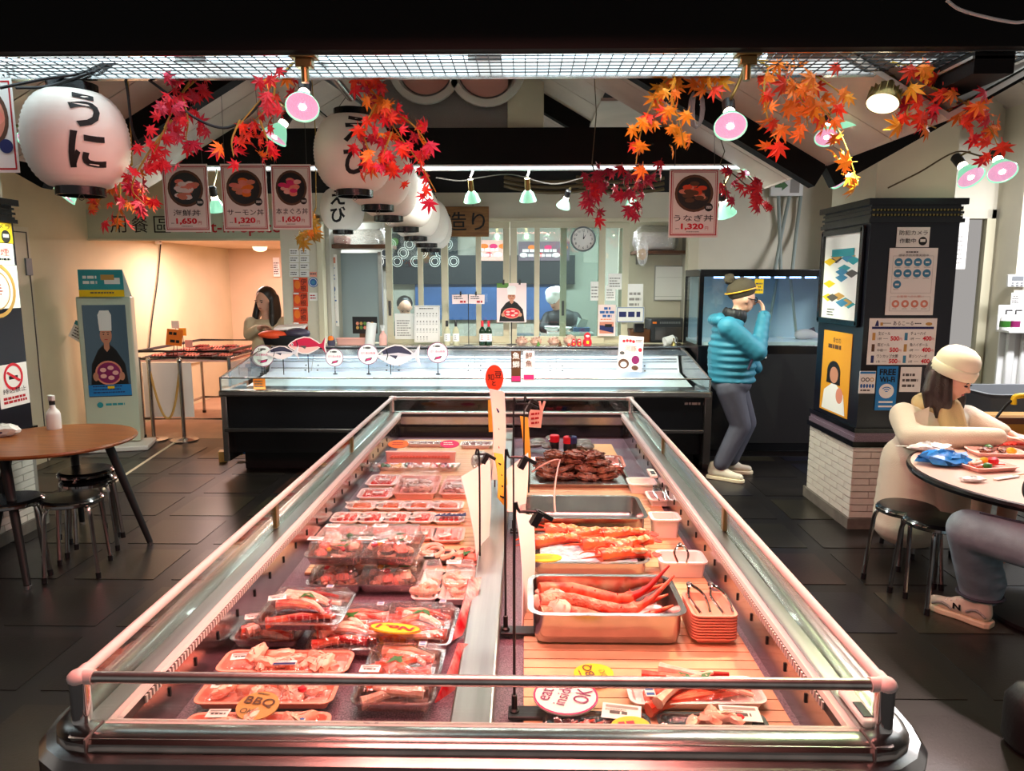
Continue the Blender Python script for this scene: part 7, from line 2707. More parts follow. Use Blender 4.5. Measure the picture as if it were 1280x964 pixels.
# ---------------------------------------------------------------- reflector lamps
def lamp(label, px, py, Y, r, d, mount, power=10, col=(1, 0.86, 0.72), kind='par'):
    c = at(px, py, Y)
    t = thing('spot_lamp', label, 'lamp', c)
    d = Vector(d).normalized()
    q = d.to_track_quat('Z', 'Y').to_matrix().to_4x4()
    t.rotation_euler = q.to_euler()
    if kind == 'par':
        MB('dichroic').lathe([(0.016, -1.25 * r), (0.35 * r, -1.2 * r), (0.62 * r, -0.8 * r), (0.86 * r, -0.35 * r), (r, 0.0), (1.03 * r, 0.0), (1.03 * r, 0.06 * r)], 24).build('reflector', t)
        MB('lens_pink').lathe([(0.0, 0.0), (0.5 * r, -0.02 * r), (0.96 * r, -0.05 * r)], 24).build('lens', t)
        MB('bulb_hot').lathe([(0.0, 0.012 * r), (0.22 * r, 0.008 * r)], 16).build('hot_spot', t)
        MB('bulb_hot').lathe([(0.36 * r, -1.22 * r), (0.36 * r, -1.5 * r), (0.3 * r, -1.55 * r)], 14).build('hot_neck', t)
        MB('black_plastic').lathe([(0.32 * r, -1.52 * r), (0.4 * r, -1.6 * r), (0.42 * r, -2.5 * r), (0.3 * r, -2.65 * r), (0, -2.65 * r)], 16).build('socket', t)
    elif kind == 'bulb':
        MB('bulb_hot').ell((0, 0, 0), (0.45 * r, 0.45 * r, 0.6 * r), 12, 8).build('bulb', t)
        MB('dichroic').lathe([(0.3 * r, -0.9 * r), (0.7 * r, -0.5 * r), (1.0 * r, 0.35 * r)], 20).build('reflector', t)
        MB('brass').lathe([(0.3 * r, -0.85 * r), (0.34 * r, -0.95 * r), (0.3 * r, -2.2 * r), (0, -2.2 * r)], 14).build('socket', t)
    else:
        MB('brass').lathe([(r, 0), (1.02 * r, -0.1 * r), (0.8 * r, -0.9 * r), (0.45 * r, -1.3 * r), (0.4 * r, -1.9 * r), (0, -1.9 * r)], 24).build('heat_sink', t)
        for k in range(16):
            a = R(22.5 * k)
            MB('brass').box((0.88 * r * math.cos(a), 0.88 * r * math.sin(a), -0.5 * r), (0.2 * r, 0.03 * r, 0.9 * r), rot=(0, 0, a)).build('fin', t)
        MB('lens_warm').lathe([(0, -0.02 * r), (0.95 * r, -0.02 * r)], 28).build('lens', t)
        MB('bulb_hot').lathe([(0, -0.01 * r), (0.4 * r, -0.01 * r)], 20).build('emitter', t)
    # arm to the mount (built in world space, then brought into the lamp's frame)
    Mi = (Matrix.Translation(c) @ q).inverted()
    m = MB('brass' if kind != 'bulb' else 'steel_dark')
    mt = Vector(mount)
    tail = c - d * r * 2.4
    pts = [Mi @ tail, Mi @ (tail.lerp(mt, 0.5) + Vector((0.01, 0, 0.01))), Mi @ mt]
    m.tube(cat_path(pts, 4), 0.007, 8)
    m.build('arm', t)
    if power:
        l = bpy.data.lights.new('spot_lamp_light', 'SPOT')
        l.energy = power * 1.5
        l.color = col
        l.spot_size = R(105)
        l.spot_blend = 0.7
        l.shadow_soft_size = 0.012
        o = bpy.data.objects.new('spot_lamp_light', l)
        COL.objects.link(o)
        o.parent = t
        o.location = (0, 0, 0.03 + r * 0.2)
        o.rotation_euler = (math.pi, 0, 0)
    return t


PK = (1.0, 0.72, 0.66)
WM = (1.0, 0.9, 0.76)
for px, nm in ((380, 'beside the slanting pole'), (935, 'above the orange maple spray')):
    p = at(px, 60, 2.7)
    t = thing('lamp_bracket', 'brass lamp bracket on the deep black beam, %s' % nm, 'bracket', (p.x, 2.68, 2.44))
    MB('brass').bx(-0.045, 0.045, -0.01, 0.05, 0.0, 0.05).build('plate', t, bev=0.004)
    MB('brass').bx(-0.03, 0.03, 0.0, 0.04, -0.03, 0.0).build('clamp', t, bev=0.004)
    MB('brass').cyl((0, 0.02, -0.08), (0, 0.02, -0.03), 0.014).build('stem', t)
G = (0.9, 1.0, 0.75)
lamp('pink glowing reflector lamp under the bracket by the slanting pole', 378, 134, 2.85, 0.062, (0.12, -0.75, -0.8), at(380, 70, 2.7), 26, PK)
lamp('green backed reflector lamp beside the red maple spray', 343, 172, 3.5, 0.06, (-0.5, -0.3, -0.9), at(330, 118, 3.3), 14, G)
lamp('pink glowing reflector lamp beside the yellow maple spray', 913, 158, 2.85, 0.06, (-0.12, -0.75, -0.8), at(935, 70, 2.7), 26, PK)
lamp('finned warm LED lamp beside the orange maple spray', 1103, 130, 2.95, 0.062, (-0.35, -0.35, -0.9), at(1120, 92, 2.95), 45, (0.85, 1.0, 0.5), 'led')
lamp('small reflector lamp next to the finned LED lamp', 1062, 158, 3.5, 0.045, (0.25, 0.1, -1), at(1078, 125, 3.5), 8, G)
lamp('round white reflector lamp between the orange leaves', 1033, 172, 3.4, 0.05, (-0.2, -0.6, -0.8), at(1045, 120, 3.4), 10, WM)
lamp('reflector lamp aimed low at the end of the rear beam', 968, 193, 4.6, 0.06, (-0.5, -0.2, -0.8), at(995, 172, 4.6), 10, WM)
lamp('pink lensed lamp over the pillar top', 1050, 224, 4.3, 0.062, (0.4, -0.6, -0.6), at(1040, 195, 4.4), 16, (0.8, 1.0, 0.5))
lamp('clip lamp with pink lens beside the doorway', 1214, 222, 4.4, 0.075, (0.15, -0.75, -0.8), at(1212, 190, 4.4), 30, PK)
lamp('clip lamp with pink lens under the yellow maple leaf', 1253, 215, 4.3, 0.075, (-0.15, -0.75, -0.8), at(1262, 180, 4.3), 30, PK)
lamp('reflector lamp below the large lettered lantern', 81, 245, 4.6, 0.07, (-0.5, -0.4, -0.7), at(100, 226, 4.6), 14, G)
lamp('reflector lamp half hidden behind the large lettered lantern', 36, 178, 3.4, 0.055, (-0.2, -0.6, -0.7), at(10, 160, 3.4), 8, WM)
for px, py, r_, nm in ((590, 248, 0.06, 'bare bulb lamp on the rear beam beside the lanterns'), (660, 247, 0.06, 'bare bulb lamp on the rear beam above the chef poster')):
    lamp(nm, px, py, 5.1, r_, (0.05, 0.45, -1), at(px, 212, 5.1), 22, WM, 'bulb')
lamp('small tilted lamp beside the wall clock', 704, 258, 5.3, 0.05, (-0.3, 0.6, -0.9), at(712, 236, 5.3), 26, WM)
lamp('small lamp behind the crimson leaves above the clock', 790, 258, 5.6, 0.055, (0.2, 0.5, -0.9), at(795, 232, 5.5), 24, G)
lamp('green backed lamp between the menu cards', 272, 262, 4.9, 0.06, (0.0, 0.5, -1), Vector((at(272, 222, 5.08).x, 5.08, 2.44)), 30, G)
lamp('green backed lamp beside the eel menu card', 908, 268, 5.2, 0.07, (0.4, 0.4, -0.9), Vector((at(915, 240, 5.12).x, 5.12, 2.44)), 24, G)
lamp('tiny lamp over the tank near the crimson leaves', 936, 216, 5.0, 0.05, (-0.1, -0.3, -0.9), at(938, 204, 5.0), 6, WM)

def roofz(x):
    return VAL + SL * abs((x + 0.5 + 3 * 2 * PER) % (2 * PER) - PER)


# ---------------------------------------------------------------- maple sprays
mat('maple_red', 'd8142a', 0.5)
mat('maple_crimson', 'b80c3a', 0.5)
mat('maple_pink', 'd83a58', 0.5)
mat('maple_orange', 'f06a14', 0.5, col2='f09020', scale=30)
mat('maple_yellow', 'f0b418', 0.5, col2='f08c18', scale=30)
mat('maple_scarlet', 'e83a18', 0.5)
mat('maple_green', '8a9a30', 0.5, col2='e08028', scale=30)
mat('twig', 'a8862c', 0.6)
mat('twig_dark', '5a4a2c', 0.6)


def maple_mesh(mn, seed):
    rnd = random.Random(seed)
    m = MB(mn)
    lob = [(90, 1.0), (48, 0.92), (132, 0.92), (8, 0.78), (172, 0.78), (-38, 0.46), (218, 0.46)]
    lob.sort()
    pts = []
    for i, (a, L) in enumerate(lob):
        a2 = lob[(i + 1) % len(lob)][0] + (360 if i + 1 == len(lob) else 0)
        L *= rnd.uniform(0.9, 1.08)
        pts.append((math.cos(R(a - 13)) * L * 0.58, math.sin(R(a - 13)) * L * 0.58))
        pts.append((math.cos(R(a)) * L, math.sin(R(a)) * L))
        pts.append((math.cos(R(a + 13)) * L * 0.58, math.sin(R(a + 13)) * L * 0.58))
        am = (a + a2) / 2
        pts.append((math.cos(R(am)) * 0.36, math.sin(R(am)) * 0.36))
    vs = [(0, 0, 0.04)] + [(x, y, -0.28 * (x * x + y * y) + rnd.uniform(-.05, .05)) for x, y in pts]
    n = len(pts)
    m.add(vs, [(0, 1 + i, 1 + (i + 1) % n) for i in range(n)])
    m.tube([(0, 0, 0.0), (0, -0.3, -0.05), (0.05, -0.62, -0.12)], 0.025, 4)
    return mesh_of(m, 'leaf')


MAPLE = {k: [maple_mesh('maple_' + k, s) for s in range(2)] for k in ('red', 'crimson', 'pink', 'orange', 'yellow', 'scarlet', 'green')}


def spray_of(label, Y, paths, n, cols, size=0.05, spread=14, twig='twig', depth=0.1, seed=1):
    """a maple spray: twigs along the given lines, leaves set around them"""
    rnd = random.Random(seed)
    base = at(paths[0][0][0], paths[0][0][1], Y)
    t = thing('maple_spray', label, 'maple branch', base)
    worlds = []
    x, y = paths[0][0]
    p0 = at(x, y, Y)
    tz = roofz(p0.x) - 0.02 if Y > 3.1 else 2.45
    MB(twig).tube([(0, 0, 0), (0.02, -0.02, (tz - base.z) * 0.5), (0, 0 if Y > 3.1 else 2.98 - Y, max(0.01, tz - base.z))], 0.003, 5).build('hanging_twig', t)
    for pth in paths:
        P = cat_path([at(x, y, Y + rnd.uniform(-depth, depth) * 0.4) - base for x, y in pth], 4)
        MB(twig).tube(P, [0.005 - 0.003 * i / len(P) for i in range(len(P))], 5).build('twig', t)
        worlds.append(P)
    s = Y / FPX
    tot = sum(len(P) for P in worlds)
    for P in worlds:
        k = max(1, round(1.5 * n * len(P) / tot))
        for i in range(k):
            u = (0.12 + 0.88 * (i + rnd.random()) / k) * (len(P) - 1)
            c = P[min(int(u), len(P) - 1)]
            off = Vector((rnd.gauss(0, 0.55) * spread * s, rnd.uniform(-depth, depth), rnd.gauss(-0.25, 0.5) * spread * s))
            w = rnd.random() * sum(cols.values())
            for cn, wt in cols.items():
                w -= wt
                if w <= 0:
                    break
            # leaves hang, tips down, turned at random towards the hall
            e = Euler((R(90) + rnd.gauss(0, 0.5), rnd.gauss(math.pi, 0.8), rnd.gauss(0, 0.7)))
            link('leaf', rnd.choice(MAPLE[cn]), t, c + off, e, size * rnd.uniform(0.8, 1.3))
    return t


spray_of('dense red maple spray beside the large lettered lantern', 3.05, [[(262, 74), (235, 105), (215, 140), (200, 175), (185, 205)], [(250, 95), (225, 120), (205, 160)], [(215, 150), (180, 200), (165, 235), (180, 255)], [(228, 120), (235, 150), (232, 175)]], 62, {'red': 6, 'crimson': 2, 'pink': 3}, 0.042, 16, seed=2)
spray_of('orange and red maple tips below the large lettered lantern', 3.3, [[(165, 205), (145, 225), (128, 245), (118, 262)], [(150, 222), (150, 250), (145, 290)], [(178, 235), (180, 262)]], 24, {'orange': 6, 'red': 3, 'scarlet': 3}, 0.042, 10, seed=3)
spray_of('red maple spray between the two bracket lamps', 3.0, [[(375, 70), (350, 95), (325, 125), (300, 155)], [(345, 100), (340, 125), (320, 150)], [(325, 150), (335, 180), (330, 200)], [(300, 150), (290, 175), (292, 195)]], 34, {'red': 6, 'scarlet': 4, 'orange': 1}, 0.042, 13, seed=4)
spray_of('large red maple spray hanging over the lettered lantern row', 3.15, [[(430, 72), (470, 95), (475, 130), (500, 170), (525, 205), (545, 240)], [(460, 80), (450, 100), (470, 120)], [(475, 120), (495, 140), (520, 160), (540, 190)], [(470, 130), (455, 165), (462, 195), (455, 225)], [(490, 165), (480, 195), (490, 215)]], 66, {'red': 7, 'scarlet': 4, 'crimson': 3, 'orange': 2}, 0.046, 16, seed=5)
spray_of('small green and orange maple tuft under the tuna menu card', 4.6, [[(395, 260), (385, 285), (375, 300)], [(390, 275), (395, 300)]], 12, {'green': 5, 'yellow': 2, 'orange': 1}, 0.055, 9, seed=6)
spray_of('yellow and orange maple spray beside the bracket lamp', 3.05, [[(872, 82), (845, 92), (825, 110), (810, 140), (800, 170), (795, 205)], [(850, 92), (840, 120), (850, 155), (855, 185)], [(820, 120), (830, 150)], [(868, 88), (885, 100), (880, 112)]], 36, {'yellow': 7, 'orange': 5, 'scarlet': 1}, 0.044, 10, seed=7)
spray_of('crimson maple spray above the wall clock', 4.6, [[(740, 205), (745, 225), (735, 245), (755, 270)], [(800, 205), (780, 225), (790, 250), (800, 270)], [(760, 215), (740, 230)], [(830, 205), (805, 225), (785, 235)]], 40, {'crimson': 7, 'red': 4, 'pink': 2}, 0.055, 12, 'twig_dark', seed=8)
spray_of('red maple spray beside the eel menu card over the tank', 4.6, [[(900, 205), (925, 225), (945, 245), (958, 265)], [(905, 225), (910, 250)], [(935, 220), (950, 235)]], 22, {'crimson': 4, 'red': 6}, 0.05, 9, 'twig_dark', seed=9)
spray_of('big orange maple spray beneath the light trough', 2.95, [[(945, 72), (975, 95), (1010, 120), (1040, 150), (1058, 185), (1072, 230)], [(960, 85), (955, 120), (965, 165), (980, 185)], [(985, 100), (1005, 130), (1010, 160)], [(950, 75), (1000, 85), (1035, 105), (1060, 125)]], 44, {'orange': 8, 'scarlet': 3, 'yellow': 2}, 0.05, 15, seed=10)
spray_of('red and orange maple spray under the end of the light trough', 2.95, [[(1115, 78), (1150, 88), (1165, 120), (1150, 150)], [(1135, 90), (1140, 120), (1135, 145), (1170, 160)], [(1180, 90), (1165, 110)], [(1165, 110), (1200, 125), (1225, 145), (1240, 165), (1250, 190)], [(1210, 125), (1215, 150)]], 40, {'scarlet': 6, 'red': 4, 'orange': 4, 'yellow': 1}, 0.05, 13, seed=11)

# ---------------------------------------------------------------- menu cards
def f_menu(name, price, food):
    def f(m, w, h):
        m.frame(-w * 0.47, h * 0.03, w * 0.47, h * 0.97, w * 0.02, 'red_ink')
        m.frame(-w * 0.43, h * 0.055, w * 0.43, h * 0.945, w * 0.008, 'red_ink')
        m.disc(0, h * 0.64, w * 0.39, 'brown_ink', rz=h * 0.27)
        m.disc(0, h * 0.64, w * 0.34, 'tray_black', rz=h * 0.235, y=-0.0018)
        rnd = random.Random(len(name) * 7 + len(price))
        for k in range(26):
            a, q = rnd.uniform(0, 6.28), rnd.uniform(0, 0.75)
            m.disc(w * 0.32 * q * math.cos(a), h * 0.65 + h * 0.2 * q * math.sin(a), w * 0.1, rnd.choice(food), rz=h * 0.035, y=-0.002 - k * 0.00004, n=10)
        m.disc(w * 0.3, h * 0.44, w * 0.085, 'tray_black', y=-0.0034)
        m.lines(w * 0.25, w * 0.36, h * 0.455, 2, h * 0.02, 'white_card', h=h * 0.012, y=-0.0036, rag=0)
        m.text(name, 0, h * 0.235, h * 0.095, 'ink', w=min(w * 0.8, w * 0.2 * len(name)), bold=0.008)
        m.text(price, -w * 0.02, h * 0.105, h * 0.1, 'red_bright', w=w * 0.46, bold=0.04)
        m.text('円', w * 0.27, h * 0.11, h * 0.05, 'red_ink')
        m.lines(-w * 0.36, -w * 0.28, h * 0.135, 1, 0.01, 'ink_grey', h=h * 0.012)
        m.lines(-w * 0.14, w * 0.14, h * 0.09, 1, 0.01, 'ink_grey', h=h * 0.012)
    return f


MY = 4.3
for xa, xb, ya, yb, nm, pr, food, lb in ((207, 264, 205, 290, '海鮮丼', '1,650', ['fillet_pink', 'salmon_ink', 'leaf_garnish', 'white_foam'], 'hanging seafood bowl menu card priced 1,650 beside the maple spray'),
                                         (280, 337, 205, 289, 'サーモン丼', '1,320', ['orange', 'salmon_ink', 'fillet_pink'], 'hanging salmon bowl menu card priced 1,320'),
                                         (341, 391, 205, 287, '本まぐろ丼', '1,650', ['fillet_pink', 'pink_foam', 'pink_ink'], 'hanging tuna bowl menu card priced 1,650'),
                                         (835, 897, 210, 297, 'うなぎ丼', '1,320', ['orange_red', 'brown_ink', 'salmon_ink'], 'hanging eel bowl menu card priced 1,320')):
    t, w, h = hang_card('menu_card', lb, xa, ya, xb, yb, MY, 'white_card', f_menu(nm, pr, food), 'menu', R(random.uniform(-2, 2)))
    for sx in (-0.4, 0.4):
        MB('ink_soft').cyl((sx * w, 0.002, h), (sx * w * 0.9, 0.0, roofz(t.location.x + sx * w) + 0.005 - t.location.z), 0.0015, n=4).build('hanging_string', t)
t, w, h = hang_card('menu_card', 'large hanging bowl menu card beside the large lettered lantern', -46, 97, 25, 216, 2.95, 'white_card', lambda m, w, h: (m.frame(-w * 0.47, h * 0.03, w * 0.47, h * 0.97, w * 0.03, 'red_ink'), m.disc(0, h * 0.58, w * 0.4, 'brown_ink', rz=h * 0.33), m.disc(0, h * 0.58, w * 0.34, 'salmon_ink', rz=h * 0.27, y=-0.002), [m.disc(w * 0.2 * math.cos(k), h * 0.58 + h * 0.15 * math.sin(k), w * 0.13, 'fillet_pink', rz=h * 0.07, y=-0.0025 - k * 0.0001) for k in range(6)], m.disc(w * 0.32, h * 0.28, w * 0.12, 'navy_ink', y=-0.004)), 'menu')
MB('white_plastic').tube(cat_path([(w * 0.35, 0, h), (w * 0.3, 0, h + 0.06), (w * 0.4, 0, h + 0.09), (w * 0.42, 0, h)], 4), 0.004, 5).build('cable_tie', t)

# ---------------------------------------------------------------- cables
def cable(label, pts, mt='black_plastic', r=0.006):
    m = MB(mt)
    m.tube(cat_path([at(x, y, Y) for x, y, Y in pts], 6), r, 6)
    return tag(m.build('cable'), label, 'cable')


cable('black cable looping from the trough past the large lantern', [(0, 110, 2.85), (60, 98, 2.9), (100, 92, 2.95), (146, 78, 2.98), (200, 110, 3.0), (240, 145, 3.05), (280, 160, 3.1), (310, 145, 3.1), (335, 118, 3.1)])
cable('second black cable running beside the first at the large lantern', [(20, 110, 2.9), (60, 108, 2.92), (110, 92, 2.95), (146, 80, 2.98), (158, 105, 3.0), (165, 160, 3.05), (175, 185, 3.1)])
cable('pale cable across the face of the deep black beam', [(1183, 0, 2.49), (1200, 12, 2.49), (1235, 22, 2.49), (1268, 28, 2.49), (1285, 26, 2.49)], 'white_plastic', 0.005)
cable('thin cable strung above the kitchen window beside the lanterns', [(545, 222, 5.3), (575, 226, 5.3), (600, 222, 5.3), (640, 218, 5.3), (690, 230, 5.3), (730, 222, 5.3)], 'ink_soft', 0.005)
cable('dark cable sagging from the pillar top to the clip lamps', [(1110, 235, 4.3), (1150, 215, 4.3), (1195, 190, 4.3), (1230, 195, 4.3), (1262, 185, 4.3)], 'twig_dark', 0.005)
p = at(874, 120, 3.1)
t = thing('cable_coil', 'coiled grey cable tied under the trough between the maple sprays', 'cable', at(872, 132, 3.1))
for k in range(4):
    m = MB('grey_plastic')
    a = 0.3 + k * 0.12
    m.tube([(0.035 * math.cos(R(x)) * a * 1.4 + 0.0, k * 0.006, 0.075 * math.sin(R(x)) - 0.01) for x in range(0, 360, 30)], 0.004, 5, closed=True)
    m.build('loop', t)
MB('black_plastic').box((0, 0.01, 0.05), (0.03, 0.03, 0.014)).build('tie', t)

# ---------------------------------------------------------------- ventilation box under the roof
p, q = at(478, 158, 5.75), at(680, 100, 5.75)
t = thing('ventilation_box', 'grey ventilation box with two round ducts behind the rear beam', 'duct', ((p.x + q.x) / 2, 5.75, 2.72))
hw = (q.x - p.x) / 2
mat('foil', 'a09a98', 0.3, 0.8, bump=0.7, bscale=120)
MB('wall_white').bx(hw * 0.55, hw, 0, 0.6, 0.08, 0.5).build('side_box', t, bev=0.006)
MB('foil').bx(-hw, hw * 0.55, 0.05, 0.6, 0.1, 0.5).build('casing', t)
MB('concrete').bx(-hw, hw, -0.05, 0.6, 0.0, 0.08).build('shelf', t)
for cx_, r_ in ((-0.45 * hw, 0.26), (0.3 * hw, 0.28)):
    o = MB('white_plastic').lathe([(r_, 0), (r_ + 0.02, 0.02), (r_ + 0.02, 0.06), (r_ - 0.03, 0.06), (r_ - 0.05, 0.0)], 36).build('duct_ring', t)
    o.location = (cx_, 0.0, 0.54)
    o.rotation_euler = (R(90), 0, 0)
    o = MB('pink_foam').lathe([(0, 0.0), (r_ - 0.06, 0.0)], 32).build('duct_cover', t)
    o.location = (cx_, 0.0, 0.54)
    o.rotation_euler = (R(90), 0, 0)
for k, px in enumerate((740, 830)):
    m = MB('twig_dark')
    a = at(px - 110, 232, 7.1)
    b = at(px, 236, 7.1)
    for j in range(3):
        m2 = MB('twig_dark')
        m2.tube(bez(a + Vector((0, 0, 0.04 * j)), (a + b) / 2 - Vector((0, 0, 0.1 - 0.05 * j)), b + Vector((0, 0, 0.05 * j)), 10), 0.018, 6)
        tag(m2.build('net_rope'), ['thick brown rope swag over the kitchen window', 'thick brown rope swag over the hatch shelf'][k] + (', lowest strand', ', middle strand', ', top strand')[j], 'rope')

# ================================================================== PEOPLE
mat('coat_cream', 'd8ccb6', 0.8, bump=0.25, bscale=160)
mat('scarf_tan', 'c8ad7c', 0.85, bump=0.4, bscale=200)
mat('beanie_cream', 'e6dcc0', 0.85)
mat('denim', '8aa0ac', 0.8, var=0.22, scale=9, bump=0.2, bscale=300)
mat('denim_dark', '3c4450', 0.8, var=0.12, scale=9)
mat('jacket_teal', '2a7c94', 0.6, var=0.12, scale=7)
mat('trouser_grey', '4a4c58', 0.75, var=0.1, scale=6)
mat('hat_olive', '4a4030', 0.85, bump=0.4, bscale=120)
mat('black_coat', '0e0d10', 0.55, bump=0.2, bscale=40)
mat('shoe_beige', 'cfc8b0', 0.6)
mat('shoe_grey', '8f8f88', 0.6)
mat('sole_cream', 'e0d4b0', 0.6)
mat('top_beige', 'cdbb9c', 0.8)
mat('sock_white', 'd8cfc6', 0.85)
mat('apron_black', '14141a', 0.6)
mat('lip', 'b0605a', 0.5)


def face_parts(body, c, fwd, r, eyes=True, look_down=0.0, lips='lip'):
    """eyes, brows and mouth as children of a head of radius r centred on c and facing fwd"""
    f = Vector(fwd).normalized()
    s = f.cross(Vector((0, 0, 1))).normalized()
    u = s.cross(f)
    c = Vector(c)
    for k in (-1, 1):
        m = MB('ink')
        m.ell(c + f * r * 0.93 + s * k * r * 0.36 + u * r * 0.02, (r * 0.1, r * 0.1, r * 0.05), 10, 6)
        m.build('eye', body)
        m = MB('hair')
        m.tube([c + f * r * 0.94 + s * k * r * (0.2 + 0.17 * i) + u * r * (0.2 + 0.05 * math.sin(i * 1.5)) for i in range(3)], r * 0.035, 6)
        m.build('eyebrow', body)
    m = MB(lips)
    m.tube([c + f * r * (0.93 - 0.05 * abs(i)) + s * i * r * 0.17 - u * r * 0.58 for i in (-1, -0.4, 0.4, 1)], [r * 0.03, r * 0.06, r * 0.06, r * 0.03], 8)
    m.build('mouth', body)


def head_shape(m, c, fwd, r):
    """skull, jaw, nose, ears and neck root as overlapping solids for one skin"""
    f = Vector(fwd).normalized()
    s = f.cross(Vector((0, 0, 1))).normalized()
    u = s.cross(f)
    c = Vector(c)
    a = math.atan2(f.y, f.x) - math.pi / 2
    m.ell(c + u * r * 0.15, (r * 0.84, r * 1.0, r * 1.0), 18, 12, rot=(0, 0, a))
    m.ell(c + f * r * 0.22 - u * r * 0.45, (r * 0.66, r * 0.72, r * 0.72), 16, 10, rot=(0, 0, a))
    m.caps(c + f * r * 0.86 + u * r * 0.02, c + f * r * 1.1 - u * r * 0.28, r * 0.1, r * 0.15)
    for k in (-1, 1):
        m.ell(c + s * k * r * 0.86 - f * r * 0.05 - u * r * 0.1, (r * 0.12, r * 0.2, r * 0.28), 10, 8, rot=(0, 0, a))


def hand_shape(m, wrist, d, palm_n, L=0.17, curl=0.5, side=1):
    """palm and five fingers; d = pointing direction, palm_n = normal the fingers curl towards"""
    w = Vector(wrist)
    d = Vector(d).normalized()
    n = Vector(palm_n).normalized()
    s = d.cross(n).normalized() * side
    n = s.cross(d).normalized() * side
    pl = L * 0.5
    for k in (-1.2, -0.4, 0.4, 1.2):
        m.caps(w + d * 0.01 + s * k * 0.012, w + d * pl + s * k * 0.0175, 0.013, 0.012)
    for k, ln in ((-1.35, 0.85), (-0.45, 1.0), (0.45, 0.95), (1.35, 0.75)):
        p = w + d * pl + s * k * 0.018
        dd = d
        for j, q in enumerate((0.42, 0.32, 0.26)):
            dd = (dd + n * curl * (0.5 + 0.3 * j)).normalized()
            p2 = p + dd * L * 0.5 * ln * q
            m.caps(p, p2, 0.0092 - 0.001 * j, 0.0085 - 0.001 * j, 10)
            p = p2
    p = w + d * pl * 0.35 - s * 0.026
    for j, q in enumerate((0.2, 0.16)):
        dd = (d * 0.75 - s * (0.75 - 0.4 * j) + n * curl * (0.3 + 0.5 * j)).normalized()
        p2 = p + dd * L * q
        m.caps(p, p2, 0.0115 - 0.001 * j, 0.0095, 10)
        p = p2


def shoe(parent, heel, toe, upper, sole, h=0.1, w=0.045, laces=True):
    a, b = Vector(heel), Vector(toe)
    d = (b - a)
    L = d.length
    d.normalize()
    s = Vector((-d.y, d.x, 0)).normalized()
    z = Vector((0, 0, 1))
    m = MB(upper)
    m.caps(a + z * 0.06 + d * 0.045, a + z * 0.055 + d * L * 0.5, 0.042, 0.04)
    m.caps(a + z * 0.05 + d * L * 0.5, a + z * 0.042 + d * (L - 0.04), 0.04, 0.032)
    m.caps(a + z * 0.06 + d * 0.045, a + z * (h + 0.01) + d * 0.05, 0.042, 0.04)
    m.caps(a + z * h + d * 0.07, a + z * 0.07 + d * L * 0.55, 0.036, 0.03)
    o = organic(m, 'shoe', parent, 0.009, 4)
    m = MB(sole)
    pts = []
    for t, ww in ((0.0, 0.6), (0.06, 0.95), (0.2, 1.0), (0.45, 0.86), (0.7, 1.08), (0.88, 0.95), (0.97, 0.6), (1.0, 0.2)):
        pts.append((t, ww))
    ring = [a + d * (t * L) + s * w * ww for t, ww in pts] + [a + d * (t * L) - s * w * ww for t, ww in pts[::-1]]
    n = len(ring)
    z0, z1 = a.z + 0.0, a.z + 0.032
    m.add([(p.x, p.y, a.z) for p in ring] + [(p.x, p.y, a.z + 0.03) for p in ring], [tuple(range(n))[::-1], tuple(range(n, 2 * n))] + [(i, (i + 1) % n, n + (i + 1) % n, n + i) for i in range(n)])
    m.build('sole', o, bev=0.006)
    if laces:
        m = MB('white_card')
        for k in range(4):
            c = a + d * (L * 0.42 + k * 0.026) + z * (h - 0.005 - k * 0.011)
            m.tube([c - s * 0.026, c + z * 0.008, c + s * 0.026], 0.0035, 5)
        m.build('lace', o)
    return o


def rel(pts, b):
    return [Vector(p) - b for p in pts]


# ---------------------------------------------------------------- man in the teal jacket (looks along +x)
Y0 = 6.0
B = Vector((at(915, 590, Y0).x, Y0, 0))


def mp(px, py, dy=0.0):
    return at(px, py, Y0 + dy) - B


HC = mp(929, 374)
fwd = Vector((1, 0.12, -0.12))
m = MB('skin')
head_shape(m, HC, fwd, 0.095)
m.caps(HC + Vector((-0.03, 0, -0.07)), mp(914, 408), 0.048, 0.06)
m.caps(mp(914, 415), mp(912, 470), 0.12, 0.12)
sh = mp(910, 412, -0.16)
el = mp(947, 440, -0.2)
wr = mp(955, 396, -0.07)
m.caps(sh, el, 0.045, 0.04)
m.caps(el, wr, 0.038, 0.026)
hand_shape(m, wr, HC + Vector((0.15, -0.02, -0.02)) - wr, Vector((-1, 0.1, 0.2)), 0.16, 0.4)
for dy, hp, kn, an in ((-0.09, (912, 480), (926, 532), (904, 580)), (0.09, (916, 480), (932, 528), (915, 572))):
    m.caps(mp(*hp, dy), mp(*kn, dy), 0.07, 0.05)
    m.caps(mp(*kn, dy), Vector((mp(*an, dy).x, dy, 0.1)), 0.05, 0.035)
man = organic(m, 'person', None, 0.011, 5)
man.location = B
tag(man, 'standing person in a teal padded jacket and olive bobble hat before the fish tank', 'person')
face_parts(man, HC, fwd, 0.095)
